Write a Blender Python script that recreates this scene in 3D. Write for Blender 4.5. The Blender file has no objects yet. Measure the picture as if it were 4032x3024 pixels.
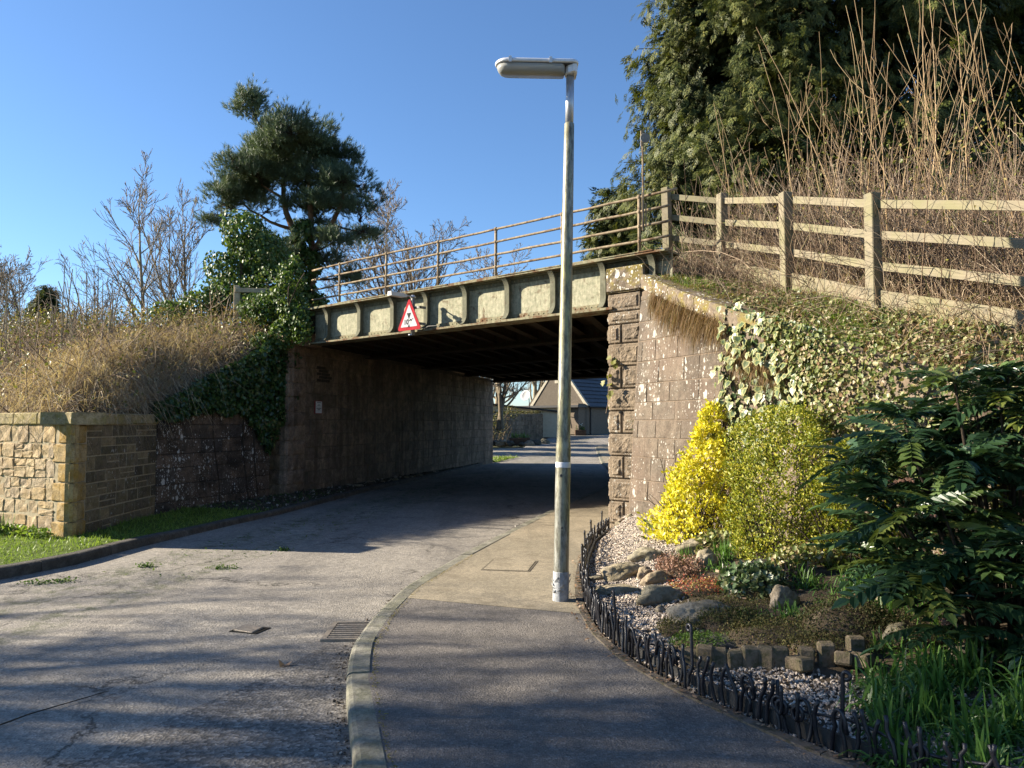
import bpy, math, random
import numpy as np
from mathutils import Vector, Matrix, Quaternion

# ------------------------------------------------------------------ camera, sky, sun, exposure
SC = bpy.context.scene
COL = SC.collection
cam_d = bpy.data.cameras.new('camera'); cam = bpy.data.objects.new('camera', cam_d); COL.objects.link(cam)
cam.location = (0, 0, 1.6); cam.rotation_euler = (math.radians(90 + 2.95), 0, 0)
cam_d.sensor_width = 36; cam_d.lens = 27.0; cam_d.clip_start = 0.05; cam_d.clip_end = 5000
SC.camera = cam
SUN_EL = math.radians(24.0)
SUN_TRAVEL = Vector((0.991, -0.134, 0)).normalized()          # horizontal direction the sunlight travels
W = bpy.data.worlds.new('World'); SC.world = W; W.use_nodes = True
_wt = W.node_tree; _bg = _wt.nodes['Background']
_sky = _wt.nodes.new('ShaderNodeTexSky'); _sky.sky_type = 'NISHITA'; _sky.sun_disc = False
_sky.sun_elevation = SUN_EL
_sky.sun_rotation = math.atan2(-SUN_TRAVEL.x, -SUN_TRAVEL.y)
_sky.altitude = 50; _sky.air_density = 1.0; _sky.dust_density = 0.15; _sky.ozone_density = 6.0
_wt.links.new(_sky.outputs[0], _bg.inputs[0]); _bg.inputs[1].default_value = 0.063
sun_d = bpy.data.lights.new('sun', 'SUN'); sun_d.energy = 5.0; sun_d.angle = math.radians(0.53); sun_d.color = (1.0, 0.89, 0.72)
sun = bpy.data.objects.new('sun', sun_d); COL.objects.link(sun); sun.location = (-30, 4, 20)
_tv = Vector((SUN_TRAVEL.x * math.cos(SUN_EL), SUN_TRAVEL.y * math.cos(SUN_EL), -math.sin(SUN_EL)))
sun.rotation_euler = _tv.to_track_quat('-Z', 'Y').to_euler()
SC.view_settings.view_transform = 'Standard'; SC.view_settings.look = 'None'
SC.view_settings.exposure = 1.75; SC.view_settings.gamma = 1.0; SC.view_settings.use_curve_mapping = False
SC.cycles.max_bounces = 6; SC.cycles.diffuse_bounces = 3; SC.cycles.glossy_bounces = 2
SC.cycles.transmission_bounces = 4; SC.cycles.transparent_max_bounces = 6; SC.cycles.caustics_reflective = False; SC.cycles.caustics_refractive = False

# ------------------------------------------------------------------ helpers
def tag(o, label=None, cat=None, group=None, kind=None):
    if label: o['label'] = label
    if cat: o['category'] = cat
    if group: o['group'] = group
    if kind: o['kind'] = kind
    return o
def empty(name, loc=(0, 0, 0), rz=0.0, label=None, cat=None, group=None, kind=None, rot=None):
    o = bpy.data.objects.new(name, None); COL.objects.link(o)
    o.location = loc; o.rotation_euler = rot if rot else (0, 0, rz); o.empty_display_size = 0.1
    return tag(o, label, cat, group, kind)
def link(name, me, mat=None, parent=None, loc=None, rot=None, scale=None):
    o = bpy.data.objects.new(name, me); COL.objects.link(o)
    if mat is not None:
        for m in (mat if isinstance(mat, (list, tuple)) else [mat]):
            if len(me.materials) < (len(mat) if isinstance(mat, (list, tuple)) else 1): me.materials.append(m)
    if parent is not None: o.parent = parent
    if loc is not None: o.location = loc
    if rot is not None: o.rotation_euler = rot
    if scale is not None: o.scale = scale
    return o
def np_mesh(name, V, F=None, tile=None, mi=None, smooth=False):
    """V (n,3). F list of index tuples, or tile=(template_faces, n_copies, verts_per_copy)"""
    me = bpy.data.meshes.new(name)
    V = np.asarray(V, dtype=np.float32).reshape(-1, 3)
    if tile is not None:
        tf, n, k = tile
        base = np.concatenate([np.asarray(t, dtype=np.int64) for t in tf]); tot1 = np.array([len(t) for t in tf])
        lv = (base[None, :] + (np.arange(n) * k)[:, None]).ravel(); tot = np.tile(tot1, n)
    else:
        lv = np.concatenate([np.asarray(t, dtype=np.int64) for t in F]); tot = np.array([len(t) for t in F])
    st = np.concatenate([[0], np.cumsum(tot)[:-1]])
    me.vertices.add(len(V)); me.vertices.foreach_set('co', V.ravel())
    me.loops.add(len(lv)); me.loops.foreach_set('vertex_index', lv.astype(np.int32))
    me.polygons.add(len(tot)); me.polygons.foreach_set('loop_start', st.astype(np.int32))
    if mi is not None:
        m = np.tile(mi, tile[1]) if tile is not None else np.asarray(mi)
        me.polygons.foreach_set('material_index', m.astype(np.int32))
    me.polygons.foreach_set('use_smooth', np.full(len(tot), bool(smooth)))
    me.update(calc_edges=True)
    return me
def nrm(a):
    return a / np.maximum(np.linalg.norm(a, axis=-1, keepdims=True), 1e-9)
class B:
    def __init__(s): s.v = []; s.f = []
    def add(s, vs, fs):
        o = len(s.v); s.v += [tuple(v) for v in vs]; s.f += [tuple(i + o for i in f) for f in fs]; return s
    def box(s, x0, x1, y0, y1, z0, z1):
        return s.add([(x0, y0, z0), (x1, y0, z0), (x1, y1, z0), (x0, y1, z0), (x0, y0, z1), (x1, y0, z1), (x1, y1, z1), (x0, y1, z1)],
                     [(0, 3, 2, 1), (4, 5, 6, 7), (0, 1, 5, 4), (1, 2, 6, 5), (2, 3, 7, 6), (3, 0, 4, 7)])
    def bbox(s, x0, x1, y0, y1, z0, z1, c=0.01):
        """box with chamfered vertical and top edges"""
        def ring(i, z): return [(x0 + i, y0 + c, z), (x0 + c, y0 + i, z), (x1 - c, y0 + i, z), (x1 - i, y0 + c, z), (x1 - i, y1 - c, z), (x1 - c, y1 - i, z), (x0 + c, y1 - i, z), (x0 + i, y1 - c, z)]
        R = ring(0, z0) + ring(0, z1 - c) + ring(c, z1); fs = [tuple(range(7, -1, -1)), tuple(range(16, 24))]
        for k in (0, 8):
            for i in range(8):
                j = (i + 1) % 8; fs.append((k + i, k + j, k + 8 + j, k + 8 + i))
        return s.add(R, fs)
    def prism(s, poly, axis, a, b):
        """poly: 2-D outline; extruded along axis (0,1,2) from a to b; the other two axes in order"""
        n = len(poly); vs = []
        for t in (a, b):
            for p in poly:
                q = list(p); q.insert(axis, t); vs.append(tuple(q))
        fs = [tuple(range(n - 1, -1, -1)), tuple(range(n, 2 * n))] + [(i, (i + 1) % n, n + (i + 1) % n, n + i) for i in range(n)]
        return s.add(vs, fs)
    def tube(s, pts, r, n=8, cap=True):
        V, F = tube_geo(pts, r, n, cap); return s.add(V, F)
    def lathe(s, prof, n=16, axis=2):
        o = len(s.v)
        for (r, z) in prof:
            for i in range(n):
                a = 2 * math.pi * i / n; p = [r * math.cos(a), r * math.sin(a)]; p.insert(axis, z); s.v.append(tuple(p))
        for k in range(len(prof) - 1):
            for i in range(n):
                j = (i + 1) % n; s.f.append((o + k * n + i, o + k * n + j, o + (k + 1) * n + j, o + (k + 1) * n + i))
        s.f.append(tuple(o + i for i in range(n - 1, -1, -1))); s.f.append(tuple(o + (len(prof) - 1) * n + i for i in range(n)))
        return s
    def obj(s, name, mat, parent=None, smooth=False, **k):
        me = np_mesh(name, s.v, s.f, smooth=smooth)
        return link(name, me, mat, parent, **k)
def tube_geo(pts, r, n=8, cap=True):
    P = np.asarray(pts, float); k = len(P); R = np.full(k, r) if np.isscalar(r) else np.asarray(r, float)
    T = nrm(np.gradient(P, axis=0)); ref = np.array([0, 0, 1.0]) if abs(T[0][2]) < .9 else np.array([1.0, 0, 0])
    V = []; N = nrm(np.cross(T[0], ref))
    for i in range(k):
        N = nrm(N - T[i] * np.dot(N, T[i])); Bn = np.cross(T[i], N)
        for j in range(n):
            a = 2 * math.pi * j / n; V.append(tuple(P[i] + R[i] * (math.cos(a) * N + math.sin(a) * Bn)))
    F = [(i * n + j, i * n + (j + 1) % n, (i + 1) * n + (j + 1) % n, (i + 1) * n + j) for i in range(k - 1) for j in range(n)]
    if cap: F += [tuple(range(n - 1, -1, -1)), tuple(range((k - 1) * n, k * n))]
    return V, F
def tubes(P, R, sides=3):
    """P (n,k,3), R (n,k) -> verts, (faces, n, k*sides)"""
    n, k, _ = P.shape
    T = nrm(np.gradient(P, axis=1)); ref = np.where(np.abs(T[:, :1, 2:3]) < .9, np.array([0, 0, 1.0]), np.array([1.0, 0, 0]))
    N = nrm(np.cross(T, np.broadcast_to(ref, T.shape))); Bn = np.cross(T, N)
    a = 2 * np.pi * np.arange(sides) / sides
    V = P[:, :, None, :] + R[:, :, None, None] * (np.cos(a)[None, None, :, None] * N[:, :, None, :] + np.sin(a)[None, None, :, None] * Bn[:, :, None, :])
    F = [(i * sides + j, i * sides + (j + 1) % sides, (i + 1) * sides + (j + 1) % sides, (i + 1) * sides + j) for i in range(k - 1) for j in range(sides)]
    return V.reshape(-1, 3), (F, n, k * sides)
def tubes_obj(name, sets, mat, parent=None, smooth=True):
    """several (P,R,sides) joined into one mesh"""
    Vs = []; lvs = []; o = 0; tots = []
    for P, R, s in sets:
        if len(P) == 0: continue
        V, (tf, n, k) = tubes(np.asarray(P), np.asarray(R), s)
        base = np.asarray(tf).ravel()
        lvs.append((base[None, :] + (np.arange(n) * k)[:, None]).ravel() + o); tots.append(n * len(tf)); Vs.append(V); o += len(V)
    V = np.concatenate(Vs).astype(np.float32); lv = np.concatenate(lvs).astype(np.int32); npoly = sum(tots)
    me = bpy.data.meshes.new(name)
    me.vertices.add(len(V)); me.vertices.foreach_set('co', V.ravel())
    me.loops.add(len(lv)); me.loops.foreach_set('vertex_index', lv)
    me.polygons.add(npoly); me.polygons.foreach_set('loop_start', (np.arange(npoly) * 4).astype(np.int32))
    me.polygons.foreach_set('use_smooth', np.full(npoly, smooth)); me.update(calc_edges=True)
    return link(name, me, mat, parent)
def scatter(name, tv, tf, pos, ax, nz, sc, mat, parent=None, sy=None, mi=None, smooth=False):
    tv = np.asarray(tv, float); pos = np.asarray(pos); n = len(pos)
    X = nrm(ax); Z = nrm(nz - (nz * X).sum(-1, keepdims=True) * X); Y = np.cross(Z, X)
    sc = np.broadcast_to(sc, (n,)); sy = sc if sy is None else np.broadcast_to(sy, (n,))
    V = pos[:, None, :] + (tv[None, :, 0:1] * X[:, None, :] + tv[None, :, 2:3] * Z[:, None, :]) * sc[:, None, None] + tv[None, :, 1:2] * Y[:, None, :] * sy[:, None, None]
    me = np_mesh(name, V.reshape(-1, 3), tile=(tf, n, len(tv)), mi=mi, smooth=smooth)
    return link(name, me, mat, parent)
def rand_dirs(rng, n, up=0.0):
    d = rng.normal(size=(n, 3)); d = nrm(d); d[:, 2] += up; return nrm(d)
def loft(rows, nsub=(1, 1)):
    """rows: list of equal-length lists of points -> dense verts, faces (linear subdivision)"""
    A = np.asarray(rows, float)
    def sub(A, k, ax):
        if k <= 1: return A
        n = A.shape[ax]; t = np.linspace(0, n - 1, (n - 1) * k + 1); i = np.minimum(t.astype(int), n - 2); f = t - i
        a = np.take(A, i, ax); b = np.take(A, i + 1, ax); sh = [1, 1, 1]; sh[ax] = -1; f = f.reshape(sh)
        return a * (1 - f) + b * f
    A = sub(sub(A, nsub[0], 0), nsub[1], 1); r, c, _ = A.shape
    F = [(i * c + j, i * c + j + 1, (i + 1) * c + j + 1, (i + 1) * c + j) for i in range(r - 1) for j in range(c - 1)]
    return A, F
def on_surface(A, rng, n, w=None):
    """random points and normals on a loft grid A (r,c,3)"""
    r, c, _ = A.shape; p00 = A[:-1, :-1].reshape(-1, 3); p01 = A[:-1, 1:].reshape(-1, 3); p10 = A[1:, :-1].reshape(-1, 3); p11 = A[1:, 1:].reshape(-1, 3)
    nn = np.cross(p01 - p00, p10 - p00); ar = np.linalg.norm(nn, axis=1)
    if w is not None: ar = ar * w((p00 + p11) / 2)
    i = rng.choice(len(ar), n, p=ar / ar.sum()); u = rng.random((n, 1)); v = rng.random((n, 1))
    P = (p00[i] * (1 - u) + p01[i] * u) * (1 - v) + (p10[i] * (1 - u) + p11[i] * u) * v
    N = nrm(nn[i]); N *= np.where(N[:, 2:3] < 0, -1, 1); return P, N
_nz_tab = np.random.default_rng(5).random((64, 64, 64))
def vnoise(p, scale=1.0):
    """smooth value noise, p (...,3) -> 0..1"""
    q = np.asarray(p, float) * scale + 100.0; i = np.floor(q).astype(int); f = q - i; f = f * f * (3 - 2 * f); r = 0
    for dx in (0, 1):
        for dy in (0, 1):
            for dz in (0, 1):
                w = (f[..., 0] if dx else 1 - f[..., 0]) * (f[..., 1] if dy else 1 - f[..., 1]) * (f[..., 2] if dz else 1 - f[..., 2])
                r = r + w * _nz_tab[(i[..., 0] + dx) % 64, (i[..., 1] + dy) % 64, (i[..., 2] + dz) % 64]
    return r
def fbm(p, scale=1.0, o=3):
    return sum(vnoise(p, scale * 2 ** k) * .5 ** k for k in range(o)) / sum(.5 ** k for k in range(o))
# ------------------------------------------------------------------ materials
class MN:
    def __init__(s, name, rough=.8, spec=.3):
        s.m = bpy.data.materials.new(name); s.m.use_nodes = True; s.t = s.m.node_tree; s.t.nodes.clear()
        s.out = s.n('ShaderNodeOutputMaterial'); s.b = s.n('ShaderNodeBsdfPrincipled')
        s.b.inputs['Roughness'].default_value = rough; s.b.inputs['Specular IOR Level'].default_value = spec
        s.l(s.b.outputs[0], s.out.inputs[0]); s.g = s.n('ShaderNodeNewGeometry'); s.last = None
    def n(s, t, **k):
        x = s.t.nodes.new(t)
        for a, b in k.items(): setattr(x, a, b)
        return x
    def l(s, a, b): s.t.links.new(a, b)
    def put(s, v, inp):
        if hasattr(v, 'is_linked') or hasattr(v, 'links'): s.l(v, inp)
        elif isinstance(v, (tuple, list)): inp.default_value = (*v, 1.0) if len(v) == 3 and inp.type == 'RGBA' else v
        else: inp.default_value = v if inp.type != 'RGBA' else (v, v, v, 1)
    @property
    def pos(s): return s.g.outputs['Position']
    @property
    def isl(s): return s.g.outputs['Random Per Island']
    def orand(s): return s.n('ShaderNodeObjectInfo').outputs['Random']
    def map(s, scale, vec=None):
        x = s.n('ShaderNodeMapping'); s.l(vec or s.pos, x.inputs[0]); x.inputs['Scale'].default_value = scale; return x.outputs[0]
    def noise(s, scale, detail=4, rough=.6, vec=None, dist=0, out=0):
        x = s.n('ShaderNodeTexNoise'); s.l(vec or s.pos, x.inputs['Vector']); x.inputs['Scale'].default_value = scale
        x.inputs['Detail'].default_value = detail; x.inputs['Roughness'].default_value = rough; x.inputs['Distortion'].default_value = dist; return x.outputs[out]
    def vor(s, scale, feature='F1', out='Distance', vec=None):
        x = s.n('ShaderNodeTexVoronoi', feature=feature); s.l(vec or s.pos, x.inputs['Vector']); x.inputs['Scale'].default_value = scale; return x.outputs[out]
    def ramp(s, fac, stops, interp='LINEAR'):
        x = s.n('ShaderNodeValToRGB'); s.l(fac, x.inputs[0]); e = x.color_ramp.elements; x.color_ramp.interpolation = interp
        while len(e) < len(stops): e.new(.5)
        for el, (p, c) in zip(e, stops):
            el.position = p; el.color = (c, c, c, 1) if not isinstance(c, (tuple, list)) else (*c, 1)
        return x.outputs[0]
    def mix(s, fac, a, b, mode='MIX'):
        x = s.n('ShaderNodeMix', data_type='RGBA', blend_type=mode); s.put(fac, x.inputs[0]); s.put(a, x.inputs[6]); s.put(b, x.inputs[7]); return x.outputs[2]
    def math(s, op, a, b=None, clamp=False):
        x = s.n('ShaderNodeMath', operation=op, use_clamp=clamp); s.put(a, x.inputs[0])
        if b is not None: s.put(b, x.inputs[1])
        return x.outputs[0]
    def bump(s, h, strength=.5, dist=.01):
        x = s.n('ShaderNodeBump'); x.inputs['Strength'].default_value = strength; x.inputs['Distance'].default_value = dist; s.l(h, x.inputs['Height'])
        if s.last is not None: s.l(s.last, x.inputs['Normal'])
        s.last = x.outputs[0]; s.l(s.last, s.b.inputs['Normal']); return s
    def base(s, c): s.put(c, s.b.inputs['Base Color']); return s
    def rough(s, r): s.put(r, s.b.inputs['Roughness']); return s
    def nzup(s, lo=.3, hi=.8):
        x = s.n('ShaderNodeSeparateXYZ'); s.l(s.g.outputs['Normal'], x.inputs[0]); return s.ramp(x.outputs[2], [(lo, 0), (hi, 1)])
def stone(name, cols, lichen=.0, lich_col=(.40, .385, .34), moss=0.0, moss_col=(.16, .13, .03), stain=.5, stain_col=(.03, .026, .022), bump=.6, lsc=9, streak=0.0, speck=None):
    s = MN(name, .9, .2)
    cols = list(cols) * 2 if len(cols) == 1 else cols; n = len(cols); c = s.ramp(s.orand(), [(i / max(n - 1, 1), k) for i, k in enumerate(cols)])
    m1 = s.noise(7.5, 10, .72, dist=.3); c = s.mix(.85, c, s.ramp(m1, [(.30, .42), (.48, .92), (.66, 1.4)]), 'MULTIPLY')
    m2 = s.noise(42, 6, .75); c = s.mix(.7, c, s.ramp(m2, [(.34, .35), (.5, 1.0), (.7, 1.25)]), 'MULTIPLY')
    if stain:
        st = s.noise(1.6, 8, .72, dist=.8); c = s.mix(s.math('MULTIPLY', s.ramp(st, [(.43, 0), (.62, 1)]), stain), c, stain_col)
    if streak:
        sk = s.noise(1, 7, .65, vec=s.map((3.2, 3.2, .28))); c = s.mix(s.math('MULTIPLY', s.ramp(sk, [(.46, 0), (.62, 1)]), streak), c, tuple(x * .3 for x in cols[0]))
        sk = s.noise(1, 7, .65, vec=s.map((4.2, 4.2, .4))); c = s.mix(s.math('MULTIPLY', s.ramp(sk, [(.56, 0), (.7, 1)]), streak * .6), c, tuple(x * 1.7 for x in cols[0]))
    if moss:
        mm = s.noise(5.2, 9, .74); c = s.mix(s.math('MULTIPLY', s.ramp(mm, [(.46, 0), (.6, 1)]), moss), c, s.mix(s.noise(45, 4), tuple(x * .55 for x in moss_col), tuple(x * 1.8 for x in moss_col)))
    if lichen:
        big = s.noise(1.7, 4, .65); wob = s.noise(34, 4, .7); cut = s.ramp(big, [(.36, .15), (.6, 1.0)])
        for sc_, amt in ((lsc, lichen * .72), (lsc * 2.7, lichen * .85), (lsc * 6.5, lichen * .85)):
            vm_ = s.map((1, 1, .62)); v = s.vor(sc_, vec=vm_); pick = s.vor(sc_, out='Color', vec=vm_); px = s.n('ShaderNodeSeparateColor'); s.l(pick, px.inputs[0])
            rad = s.math('MULTIPLY', s.math('MULTIPLY', cut, amt), s.ramp(px.outputs[0], [(.62, 0), (.70, .22), (1, .55)])); d = s.math('ADD', v, s.math('MULTIPLY', wob, .3))
            f = s.ramp(s.math('SUBTRACT', rad, s.math('SUBTRACT', d, .15)), [(.0, 0), (.07, .85)]); c = s.mix(f, c, s.mix(s.noise(60, 3), tuple(x * .7 for x in lich_col), tuple(min(1, x * 1.2) for x in lich_col)))
    s.base(c)
    h = s.noise(34, 8, .8); h2 = s.noise(8, 6, .65)
    s.bump(h2, min(1, bump * .8), .03).bump(h, min(1, bump), .015)
    return s.m
def plain(name, col, rough=.7, spec=.3, var=.25, nscale=8, bump=0, bscale=60, metal=0.0, second=None, thr=(.45, .65)):
    s = MN(name, rough, spec); nz = s.noise(nscale, 5, .65)
    c = s.mix(s.ramp(nz, [(.3, 0), (.7, 1)]), tuple(x * (1 - var) for x in col), tuple(min(1, x * (1 + var)) for x in col))
    if second: c = s.mix(s.ramp(s.noise(nscale * 1.7, 6, .7), [(thr[0], 0), (thr[1], 1)]), c, second)
    s.base(c); s.b.inputs['Metallic'].default_value = metal
    if bump: s.bump(s.noise(bscale, 4, .7), bump, .01)
    return s.m
def leaf(name, stops, trans=.3, rough=.5, spec=.35, island=True, big=None):
    s = MN(name, rough, spec); r = s.isl if island else s.orand()
    c = s.ramp(r, stops)
    if big:
        c = s.mix(s.ramp(s.noise(big[0], 3, .6), [(.4, 0), (.62, 1)]), c, s.mix(1, c, big[1], 'MULTIPLY'))
    s.base(c); tr = s.n('ShaderNodeBsdfTranslucent'); s.l(s.mix(1, c, (1.0, 1.0, .55), 'MULTIPLY'), tr.inputs[0])
    mx = s.n('ShaderNodeMixShader'); mx.inputs[0].default_value = trans; s.l(s.b.outputs[0], mx.inputs[1]); s.l(tr.outputs[0], mx.inputs[2]); s.l(mx.outputs[0], s.out.inputs[0])
    return s.m
def twig(name, stops, rough=.8):
    s = MN(name, rough, .2); c = s.ramp(s.isl, stops); s.base(s.mix(.3, c, s.ramp(s.noise(60, 2), [(.3, .5), (.7, 1.0)]), 'MULTIPLY')); return s.m

def asphalt(name, c0, c1, chip, patch, agg=170, bump=1.0, mossline=False, cracks=True):
    s = MN(name, .85, .3)
    big = s.noise(.55, 5, .6); c = s.mix(s.ramp(big, [(.35, 0), (.65, 1)]), c0, c1); c = s.mix(.6, c, s.ramp(s.noise(1, 6, .7, vec=s.map((1.6, .16, 1))), [(.34, .62), (.5, 1.0), (.7, 1.18)]), 'MULTIPLY'); c = s.mix(.5, c, s.ramp(s.noise(11, 5, .75), [(.34, .6), (.6, 1.15)]), 'MULTIPLY')
    v = s.vor(agg, out='Color'); px = s.n('ShaderNodeSeparateColor'); s.l(v, px.inputs[0])
    c = s.mix(.75, c, s.ramp(px.outputs[0], [(0, chip[0]), (.55, 1.0), (.85, chip[1]), (1, chip[2])]), 'MULTIPLY')
    c = s.mix(s.math('MULTIPLY', s.ramp(s.noise(2.3, 6, .7, dist=.4), [(.52, 0), (.7, 1)]), .6), c, patch)
    if mossline:
        mz = s.ramp(s.noise(6, 8, .78), [(.48, 0), (.6, 1)]); sx = s.n('ShaderNodeSeparateXYZ'); s.l(s.pos, sx.inputs[0])
        # wheel-track centre line of the lane: x follows the road's bend
        cx = s.math('ADD', s.math('MULTIPLY', sx.outputs[1], .2), -6.1)
        for off, wd in ((0.0, .5), (.75, .4)):
            dd = s.math('ABSOLUTE', s.math('SUBTRACT', s.math('SUBTRACT', sx.outputs[0], cx), off))
            band = s.ramp(s.math('DIVIDE', dd, wd), [(.2, 1), (1.0, 0)])
            c = s.mix(s.math('MULTIPLY', s.math('MULTIPLY', band, mz), .75), c, (.055, .065, .025))
    if not cracks:
        sv = s.vor(3.3); pk = s.vor(3.3, out='Color'); ps = s.n('ShaderNodeSeparateColor'); s.l(pk, ps.inputs[0]); c = s.mix(s.math('MULTIPLY', s.ramp(s.math('ADD', sv, s.math('MULTIPLY', s.noise(30, 4, .7), .12)), [(.10, .55), (.16, 0)]), s.ramp(ps.outputs[0], [(.8, 0), (.84, 1)])), c, (.24, .235, .22))
    # open cracks, thin and meandering
    cv = s.n('ShaderNodeTexVoronoi', feature='DISTANCE_TO_EDGE'); cv.inputs['Scale'].default_value = .42
    wv = s.n('ShaderNodeVectorMath', operation='ADD'); s.l(s.pos, wv.inputs[0]); wn = s.noise(1.9, 5, .7, out=1); s.l(wn, wv.inputs[1]); s.l(wv.outputs[0], cv.inputs['Vector'])
    crack = s.ramp(cv.outputs['Distance'], [(.0, 1), (.016, 0)])
    c = s.mix(s.math('MULTIPLY', crack, s.ramp(s.noise(.8, 3), [(.42, 0), (.54, .9)])), c, (.03, .027, .022)) if cracks else c
    s.base(c)
    s.bump(s.noise(5, 4, .6), .25 * bump, .03).bump(s.vor(agg), .55 * bump, .006).bump(s.noise(300, 2, .8), .25 * bump, .002)
    return s.m
M = {}
M['road'] = asphalt('road_asphalt', (.20, .182, .158), (.26, .236, .2), (.6, 1.22, 1.5), (.145, .134, .117), 58, 1.4, True)
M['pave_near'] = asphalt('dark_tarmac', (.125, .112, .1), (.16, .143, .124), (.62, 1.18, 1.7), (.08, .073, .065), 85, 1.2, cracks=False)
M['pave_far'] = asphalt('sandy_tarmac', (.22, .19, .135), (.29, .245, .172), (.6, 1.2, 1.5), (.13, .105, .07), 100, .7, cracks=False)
M['ground'] = plain('field_soil', (.10, .09, .05), .95, .1, .3, .8, .5, 20, second=(.06, .08, .025))
M['soil'] = plain('dark_soil', (.075, .058, .04), .95, .1, .35, 6, .8, 60, second=(.16, .13, .09), thr=(.55, .7))
M['verge_soil'] = plain('littered_soil', (.06, .05, .037), .95, .1, .35, 5, .8, 50, second=(.05, .06, .022))
M['turf'] = plain('turf', (.085, .12, .022), .95, .1, .35, 6, .8, 60)
M['bank_soil'] = plain('bank_litter', (.13, .095, .06), .95, .1, .4, 3, .8, 30, second=(.06, .05, .03))
M['kerb'] = stone('kerb_concrete', [(.2, .19, .155), (.25, .235, .19)], stain=.45, stain_col=(.08, .08, .06), bump=.5, moss=.25, moss_col=(.09, .1, .03))
M['kerb_left'] = stone('kerb_whin', [(.085, .08, .07), (.11, .10, .085)], stain=.5, bump=.5)
RW = [(.128, .103, .078), (.145, .116, .087), (.116, .096, .075), (.152, .122, .092), (.13, .109, .086)]
M['wall_r'] = stone('red_sandstone_ashlar', RW, lichen=1.1, stain=.45, stain_col=(.13, .09, .068), bump=.6, lsc=7.5, streak=.3)
M['mortar_r'] = plain('pale_mortar', (.145, .112, .083), .95, .1, .25, 12, .5, 60)
M['quoin_r'] = stone('tan_sandstone_quoin', [(.185, .145, .102), (.205, .16, .112), (.165, .13, .095)], lichen=.95, stain=.3, stain_col=(.11, .085, .06), bump=.9, lsc=11)
M['coping_r'] = stone('lichened_coping', [(.17, .135, .10)], lichen=1.15, lich_col=(.66, .64, .57), stain=.4, stain_col=(.1, .08, .055), moss=.75, moss_col=(.15, .12, .02), bump=.6, lsc=7)
M['dark_core'] = plain('joint_shadow_mortar', (.06, .05, .04), .95, .1, .3, 10, .4, 50)  # one dark mortar tone for wall core and bricks
M['abut'] = stone('sooty_red_sandstone', [(.25, .18, .13), (.30, .215, .155), (.20, .15, .115), (.34, .245, .175), (.27, .2, .15)], stain=.6, stain_col=(.05, .044, .036), bump=.6, streak=.6, moss=.35, moss_col=(.04, .048, .016))
M['abut_core'] = plain('old_lime_joint', (.15, .122, .09), .95, .1, .35, 9, .4, 50)
M['pier_l'] = stone('weathered_pier_stone', [(.28, .2, .145), (.34, .245, .175), (.24, .17, .13)], stain=.65, stain_col=(.045, .036, .03), bump=.8, moss=.25, moss_col=(.05, .055, .02))
M['wing_l'] = stone('black_crusted_stone', [(.12, .09, .066), (.17, .12, .085), (.085, .07, .058)], lichen=1.2, lich_col=(.62, .6, .55), stain=.8, stain_col=(.018, .016, .014), bump=.9, lsc=9)
YW = [(.44, .33, .19), (.40, .31, .2), (.47, .37, .23), (.36, .28, .19), (.42, .34, .24)]
M['rubble'] = stone('buff_sandstone_rubble', YW, stain=.3, stain_col=(.17, .12, .07), bump=1.0, moss=.22, moss_col=(.26, .15, .02))
M['rubble_q'] = stone('buff_quoin_orange_lichen', [(.36, .26, .12), (.40, .30, .16)], stain=.35, stain_col=(.10, .075, .04), bump=.9, moss=.62, moss_col=(.27, .15, .012))
M['ashlar_l'] = stone('grey_buff_ashlar', [(.19, .15, .095), (.09, .075, .055), (.24, .185, .11), (.13, .105, .075), (.28, .215, .125), (.07, .06, .048)], lichen=.8, stain=.35, stain_col=(.05, .042, .03), bump=.6, moss=.3, moss_col=(.10, .085, .02))
M['coping_l'] = stone('buff_coping', [(.38, .31, .18), (.34, .28, .17)], lichen=.7, stain=.4, stain_col=(.1, .085, .05), bump=.7, moss=.6, moss_col=(.17, .14, .025))
M['mortar_l'] = plain('buff_mortar', (.34, .29, .2), .95, .1, .25, 12, .5, 60)
def steel(name, c, c2, rust, rthr):
    s = MN(name, .95, .06); nz = s.noise(14, 7, .75); cc = s.mix(s.ramp(nz, [(.35, 0), (.65, 1)]), c, c2)
    cc = s.mix(.55, cc, s.ramp(s.noise(1, 7, .7, vec=s.map((22, 22, 4.5))), [(.3, .4), (.7, 1.25)]), 'MULTIPLY')
    cc = s.mix(s.ramp(s.noise(5, 6, .7, dist=.5), [(rthr, 0), (rthr + .14, .9)]), cc, s.mix(s.noise(40, 3), rust, tuple(x * .4 for x in rust)))
    s.base(cc); s.bump(s.noise(26, 6, .75), .5, .008).bump(s.noise(120, 3, .8), .3, .003); return s.m
M['girder'] = steel('flaking_cream_paint', (.40, .375, .275), (.22, .225, .155), (.13, .08, .05), .55)
M['stiff'] = steel('dull_green_paint', (.17, .165, .12), (.12, .12, .085), (.11, .065, .04), .58)
M['flange'] = steel('rusting_flange_paint', (.27, .25, .165), (.19, .18, .12), (.16, .08, .045), .47)
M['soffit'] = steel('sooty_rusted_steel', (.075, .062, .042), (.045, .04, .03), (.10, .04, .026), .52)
M['rail'] = steel('lichened_rusty_rail', (.34, .28, .19), (.22, .17, .12), (.15, .095, .06), .5)
s = MN('galvanised_column', .45, .5)
_g = s.mix(s.ramp(s.noise(6, 6, .7), [(.35, 0), (.65, 1)]), (.33, .335, .31), (.2, .2, .17))
_g = s.mix(s.ramp(s.noise(1, 6, .65, vec=s.map((5, 5, .9))), [(.42, 0), (.62, .85)]), _g, (.27, .24, .09))
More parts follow.
